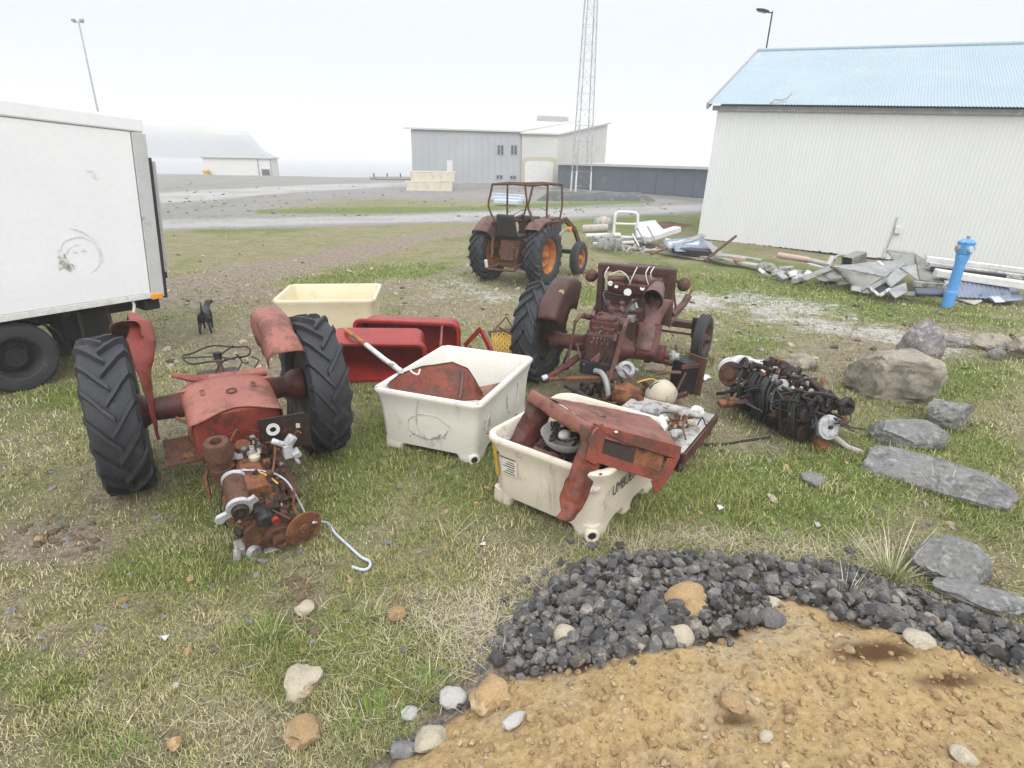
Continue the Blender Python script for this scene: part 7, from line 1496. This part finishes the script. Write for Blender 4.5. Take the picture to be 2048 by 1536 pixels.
# long flat planks
for k, (a, c__, w_, mt, lb) in enumerate([((1225, 492), (1420, 524), .22, 'wood', 'long pale plank at the front left of the scrap row'), ((1250, 488), (1390, 503), .12, 'wood', 'narrow plank just behind the long front plank'), ((1305, 505), (1420, 520), .30, 'wood', 'broad grey plank under the blue grey sheets'), ((1405, 520), (1545, 546), .30, 'wood', 'broad plank running from the rusty bar to the rubble'), ((1420, 515), (1520, 530), .14, 'trim', 'narrow grey plank behind the broad plank')]):
    p0, p1 = on(*a, .05+.02*k), on(*c__, .05+.02*k); beam('plank', p0, p1, w_, .05, mt, lb, 'plank')
# blue grey sheets
for k, (q4, mt, lb) in enumerate([([(1325, 482, 16.9), (1405, 470, 18.0), (1412, 486, 17.2), (1335, 500, 16.3)], 'bluegrey', 'blue grey sheet on top of the pile by the shed corner'), ([(1345, 486, 16.7), (1425, 482, 17.3), (1425, 500, 16.4), (1350, 504, 15.9)], 'bluegrey', 'lower blue grey sheet in the pile by the shed corner'), ([(1330, 478, 17.2), (1400, 480, 17.2), (1398, 490, 16.7), (1335, 490, 16.6)], 'paleblue', 'paler blue sheet between the blue grey sheets'), ([(1325, 497, 16.3), (1335, 500, 16.3), (1412, 472, 17.2), (1402, 468, 17.3)], 'greysteel', 'narrow grey strip laid diagonally over the blue grey sheets')]): sheet('sheet', q4, mt, lb, 'sheet', .03, .02, seed=k+3)
b = MB(); c_ = P(1385, 502, 16.2); b.box((0, 0, 0), (1.0, .5, .12)); tag(b.build('black_sheet', M['black'], smooth=0, bevel=.02, loc=c_, rz=-.5), 'black slab under the blue grey sheets', 'slab')
pipe('rusty_bar', [P(1408, 522, 15.1), P(1472, 472, 15.6)], .035, 'rust', 'rusty bar propped up at a slant before the shed corner', 'bar')
pipe('rusty_bar', [P(1302, 508, 15.6), P(1335, 496, 16.2)], .035, 'rustorange', 'short rusty bar lying across the long front plank', 'bar')
pipe('stake', [P(1274, 456, 17.6), P(1292, 488, 17.4)], .022, 'greysteel', 'thin dark stake right of the ladder frame, left of two', 'stake'); pipe('stake', [P(1295, 453, 17.6), P(1313, 484, 17.4)], .022, 'greysteel', 'thin dark stake right of the ladder frame, right of two', 'stake')
pipe('strut', [P(1265, 468, 17.8), P(1278, 492, 17.3)], .022, 'whitepaint', 'thin white strut beside the ladder frame', 'strut')
sheet('bent_panel', [(1408, 480, 16.6), (1418, 484, 16.6), (1456, 513, 15.0), (1430, 512, 15.2)], 'greysteel', 'grey triangular sheet behind the slanted rusty bar', 'sheet', .02)
beam('beam', P(1428, 508, 15.4), P(1490, 518, 14.9), .10, .05, 'pinkpipe', 'thin pinkish beam right of the slanted rusty bar', 'beam')
pipe('pipe', [P(1556, 510, 14.6), P(1618, 520, 14.2)], .07, 'pinkpipe', 'dusty pink pipe lying along the shed wall', 'pipe')
pipe('pipe', [P(1616, 520, 14.1), P(1660, 530, 13.7)], .06, 'wood', 'paler pipe continuing from the dusty pink pipe', 'pipe')
beam('plank', P(1616, 528, 13.6), P(1680, 545, 12.9), .16, .05, 'wood', 'short plank between the pipe and the steel troughs', 'plank')
q = random.Random(9)
lbl = ['leftmost bright block of the rubble row', 'dark edged block next to the leftmost of the rubble', 'tall white block in the rubble row', 'block lying flat in front of the rubble row', 'grey block behind the tall white rubble block', 'small block in the middle of the rubble', 'tilted block right of the middle of the rubble', 'large pale block towards the right of the rubble', 'thin slab on the rubble', 'dark block at the back of the rubble', 'block at the right end of the rubble', 'small white block at the front right of the rubble', 'broken corner block under the rubble slab', 'last small block before the steel strip']
for k in range(14):
    x_ = 1518+k*7.2; y_ = 540+k*1.3+q.uniform(-9, 8)
    b = MB().box((0, 0, 0), (q.uniform(.16, .32), q.uniform(.10, .2), q.uniform(.06, .14)), (q.uniform(-.5, .5), q.uniform(-.5, .5), 0)); p_ = on(x_, y_+8, .08+q.uniform(0, .10))
    tag(b.build('rubble_block', M[q.choice(['greysteel', 'whitepaint', 'alu', 'rockwhite', 'trim'])], smooth=0, bevel=.012, loc=p_, rz=q.uniform(0, 3)), lbl[k], 'block')
# stainless troughs
sheet('steel_strip', [(1600, 556, 12.3), (1612, 562, 12.1), (1672, 536, 12.5), (1660, 530, 12.7)], 'steelgreen', 'narrow bent steel strip at the left of the troughs', 'strip', .02, .02)
tg = thing('steel_trough', P(1735, 560, 12.4), 0, 'large dirty stainless trough lying upturned in front of the shed', 'trough'); tl = tg.matrix_basis.inverted()
def tpatch(name, pts_, par, inv, mt, amp=.012, solid=.012, seed=1): 
    b = patch(*[inv @ P(*v) for v in pts_], 10, 10, amp, seed); return b.build(name, M[mt], par, smooth=45, solid=solid)
tpatch('bottom', [(1664, 532, 12.6), (1765, 522, 13.2), (1818, 520, 13.4), (1768, 552, 11.9)], tg, tl, 'greysteel', .03)
tpatch('front_side', [(1664, 534, 12.5), (1768, 553, 11.85), (1722, 584, 11.75), (1690, 560, 12.3)], tg, tl, 'steelgreen', .015)
tpatch('left_side', [(1640, 545, 12.5), (1668, 534, 12.55), (1692, 556, 12.3), (1660, 558, 12.2)], tg, tl, 'steelgreen', .02)
tpatch('rim', [(1660, 531, 12.55), (1768, 551, 11.83), (1768, 556, 11.84), (1660, 536, 12.56)], tg, tl, 'alubright', .003, .02)
tpatch('rim', [(1768, 551, 11.83), (1820, 517, 13.35), (1822, 523, 13.35), (1769, 557, 11.84)], tg, tl, 'alubright', .003, .02)
tg2 = thing('steel_trough', P(1840, 545, 12.6), 0, 'second stainless trough with a deep open end, left of the blue hydrant', 'trough'); tl2 = tg2.matrix_basis.inverted()
tpatch('back_side', [(1772, 500, 13.6), (1832, 508, 13.4), (1838, 540, 12.7), (1800, 540, 13.0)], tg2, tl2, 'steelgreen')
tpatch('bottom', [(1830, 508, 13.4), (1852, 520, 13.1), (1892, 566, 11.7), (1838, 560, 12.0)], tg2, tl2, 'steelgreen')
tpatch('left_side', [(1800, 535, 12.6), (1832, 528, 12.7), (1838, 563, 11.9), (1815, 545, 12.3)], tg2, tl2, 'greysteel')
tpatch('front_lip', [(1828, 562, 11.6), (1893, 568, 11.3), (1893, 577, 11.3), (1826, 573, 11.6)], tg2, tl2, 'alubright', .004, .03)
tpatch('rim', [(1848, 510, 13.3), (1856, 512, 13.3), (1900, 566, 11.6), (1892, 568, 11.6)], tg2, tl2, 'alubright', .004, .02)
tpatch('top_flange', [(1768, 498, 13.7), (1826, 504, 13.5), (1830, 510, 13.4), (1770, 504, 13.6)], tg2, tl2, 'greysteel', .004, .03)
tpatch('end_plate', [(1768, 499, 13.6), (1776, 498, 13.7), (1772, 516, 13.4), (1762, 518, 13.3)], tg2, tl2, 'greysteel', .004, .03)
cr_ = thing('steel_frame_box', P(1775, 580, 11.4), 0, 'small open grey steel box frame under the troughs', 'box'); tl3 = cr_.matrix_basis.inverted()
tpatch('rail', [(1735, 575, 11.3), (1770, 556, 11.7), (1775, 562, 11.7), (1740, 582, 11.3)], cr_, tl3, 'greysteel', .003, .03); tpatch('rail', [(1735, 575, 11.3), (1740, 572, 11.3), (1762, 592, 11.0), (1755, 592, 11.0)], cr_, tl3, 'alubright', .003, .03); tpatch('rail', [(1755, 590, 11.0), (1762, 594, 11.0), (1782, 578, 11.2), (1776, 576, 11.2)], cr_, tl3, 'alubright', .003, .03)
tpatch('inner', [(1742, 578, 11.5), (1772, 563, 11.8), (1780, 580, 11.5), (1757, 592, 11.2)], cr_, tl3, 'black', .003, .02); tpatch('side_plate', [(1775, 580, 11.3), (1812, 565, 11.7), (1815, 585, 11.3), (1790, 597, 10.95)], cr_, tl3, 'greysteel', .008, .02); tpatch('top_plate', [(1768, 562, 11.7), (1795, 535, 12.2), (1815, 550, 11.9), (1782, 575, 11.5)], cr_, tl3, 'greysteel', .01, .02)
bxx = thing('duct_piece', P(1708, 520, 13.4), .4, 'short open steel duct lying on the upturned trough', 'duct')
for s in (-1, 1): MB().box((0, s*.13, 0), (.44, .012, .24), (0, -.25, 0)).build('duct_side', M['steelgreen'], bxx, smooth=0); MB().box((s*-.02, 0, s*.12), (.44, .25, .012), (0, -.25, 0)).build('duct_side', M['steelgreen'], bxx, smooth=0)
MB().box((-.02, 0, 0), (.3, .24, .22), (0, -.25, 0)).build('duct_inside', M['black'], bxx, smooth=0)
pipe('pipe', [P(1655, 532, 13.2), P(1664, 515, 13.4)], .06, 'wood', 'short upright stub left of the open duct', 'pipe')
pipe('hoop', smoothpts([P(1668, 520, 13.4), P(1674, 512, 13.5), P(1690, 511, 13.6), P(1702, 517, 13.6)]), .03, 'greysteel', 'grey bent hoop behind the open duct', 'hoop')
beam('rail', P(1755, 528, 12.4)+Vector((0, 0, .05)), P(1764, 536, 12.2)+Vector((0, 0, .05)), .06, .04, 'whitepaint', 'small white offcut on the upturned trough', 'offcut')
# white gutters by the wall
for k, (a, c__, mt, lb) in enumerate([((1852, 517, 13.0), (2100, 548, 12.2), 'whitepaint', 'long white gutter lying against the shed wall, topmost'), ((1850, 527, 12.5), (2100, 562, 11.7), 'alubright', 'long bright gutter below the topmost one'), ((1870, 545, 11.9), (2100, 578, 11.2), 'whitepaint', 'broad white gutter nearest the blue hydrant')]):
    beam('gutter', P(*a), P(*c__), .16 if k < 2 else .26, .10 if k < 2 else .14, mt, lb, 'gutter')
beam('dark_beam', P(1862, 536, 12.4), P(2010, 552, 11.9), .2, .08, 'rustdark', 'dark beam in the gap between the white gutters', 'beam')
cs_ = corr(.95, 0, .52, .076, .012); o = cs_.build('corrugated_offcut', M['bluegrey'], smooth=80, loc=P(1916, 594, 11.35), rz=-.18); o.rotation_euler[0] = -.9; tag(o, 'blue grey corrugated offcut right behind the hydrant', 'sheet')
sheet('sheet', [(1935, 560, 12.2), (2030, 575, 11.8), (2046, 600, 11.1), (1985, 604, 11.1)], 'bluegrey', 'blue grey flat sheet at the far right of the scrap', 'sheet', .03, .012, seed=11)
sheet('sheet', [(1945, 562, 12.1), (1965, 564, 12.1), (2010, 604, 11.0), (1990, 606, 11.0)], 'paleblue', 'narrow pale blue strip over the flat blue grey sheet', 'sheet', .02, .012, seed=12)
sheet('board', [(1868, 584, 11.95), (1890, 578, 12.15), (1965, 602, 11.25), (1950, 610, 11.05)], 'wood', 'weathered pale board on the grass behind the foot of the hydrant', 'board', .01, .03, seed=13)
sheet('board', [(1830, 578, 11.3), (1888, 580, 11.2), (1886, 590, 11.0), (1832, 588, 11.1)], 'darkclad', 'dark blue board under the second trough', 'board', .01, .05, seed=14)
tag(fill(26, 9.6, 11.4, -.16, 1.2, .5, 91, None, .04, .12, 0).build('metal_scrap', M['greysteel'], smooth=30), 'small grey metal bits among the scrap by the shed', kind='stuff')
tag(fill(30, 4.4, 17.0, .0, 1.6, .5, 92, None, .05, .14, -.2).build('metal_scrap', M['wood'], smooth=30), 'small grey bits under the planks and pipes', kind='stuff')
q = random.Random(31)
SCR = [('dented grey sheet offcut', 'steelgreen', 1690, 575), ('short dull steel channel', 'greysteel', 1720, 590), ('curled dirty steel strip', 'steelgreen', 1800, 598), ('flat grey plate', 'greysteel', 1655, 566), ('narrow rusty plate', 'rust', 1480, 535), ('dull green grey offcut', 'steelgreen', 1845, 592), ('small bent grey plate', 'greysteel', 1580, 552), ('short weathered board', 'wood', 1350, 508), ('thin dark strip', 'darkclad', 1290, 500), ('grey angle offcut', 'trim', 1240, 500)]
WH = ['in front of the upturned trough', 'at the foot of the open box frame', 'below the second trough', 'at the left end of the troughs', 'lying right of the slanted rusty bar', 'left of the hydrant foot', 'in the middle of the pale rubble', 'under the blue grey sheets', 'beside the two stakes', 'at the foot of the ladder frame']
for (nm_, mt_, px_, py_), wh_ in zip(SCR, WH):
    p_ = on(px_, py_, .05); s_ = q.uniform(.16, .3)
    b = patch((-s_, -s_*.4, q.uniform(0, .05)), (s_, -s_*.5, q.uniform(0, .12)), (s_*.9, s_*.4, q.uniform(0, .10)), (-s_*.9, s_*.5, q.uniform(.02, .16)), 7, 6, .03, px_ % 13)
    tag(b.build('metal_offcut' if mt_ != 'wood' else 'board', M[mt_], smooth=45, solid=.012, loc=p_, rz=q.uniform(-.6, .6)), nm_+' '+wh_, 'offcut')
# ------------------------------------------------------------------ grass pressed round the feet of things
FOOT += [(.53, 4.105, .62, .55, rad(53)), (-.505, 5.28, .70, .54, rad(69.5)), (-2.62, 8.32, .68, .56, rad(7)), (-1.58, 6.4, .6, .3, 0), (2.72, 5.5, .3, .55, .2), (8.12, 10.9, .16, .16, 0), (-1.6, 3.3, .28, .35, -.5), (1.55, 5.05, .3, .55, .6)]
for t_, x_, y_ in ((t1, -.02, -.735), (t1, .06, .735), (t2, 0, .8), (t2, 1.5, -.9), (t3, 0, -.66), (t3, 0, .66), (t3, 1.62, -.76)):
    q = t_.matrix_basis @ Vector((x_, y_, 0)); FOOT.append((q.x, q.y, .26, .17, t_.rotation_euler.z))
xx, yy, hh = [], [], []
q = np.random.default_rng(77)
for fx_, fy_, rx, ry, rot in FOOT:
    n = int(240*(rx+ry)*2.2); a = q.uniform(0, 2*PI, n); k = 1+np.abs(q.normal(0, .10, n))-.02; lx, ly = rx*k*np.cos(a), ry*k*np.sin(a)
    xx.append(fx_+lx*math.cos(rot)-ly*math.sin(rot)); yy.append(fy_+lx*math.sin(rot)+ly*math.cos(rot)); hh.append(q.uniform(.03, .085, n))
xx, yy, hh = np.concatenate(xx), np.concatenate(yy), np.concatenate(hh); n = len(xx); rr_ = np.hypot(xx, yy); mixq = q.random(n)[:, None]
o = blades('grass_fringe', xx, yy, gz(xx, yy)-.006, hh, .0018+.0010*rr_, q.uniform(0, 2*PI, n), q.uniform(.1, .9, n), (np.array([.34, .32, .15])*mixq+np.array([.17, .205, .055])*(1-mixq))*q.uniform(.5, 1.25, n)[:, None]); tag(o, 'taller grass grown up round the feet of the wrecks, tubs and rocks', kind='stuff')
# ------------------------------------------------------------------ finish
for o in col.objects:
    if o.type == 'MESH' and o.name.split('.')[0] in ('haze',): o.display_type = 'WIRE'
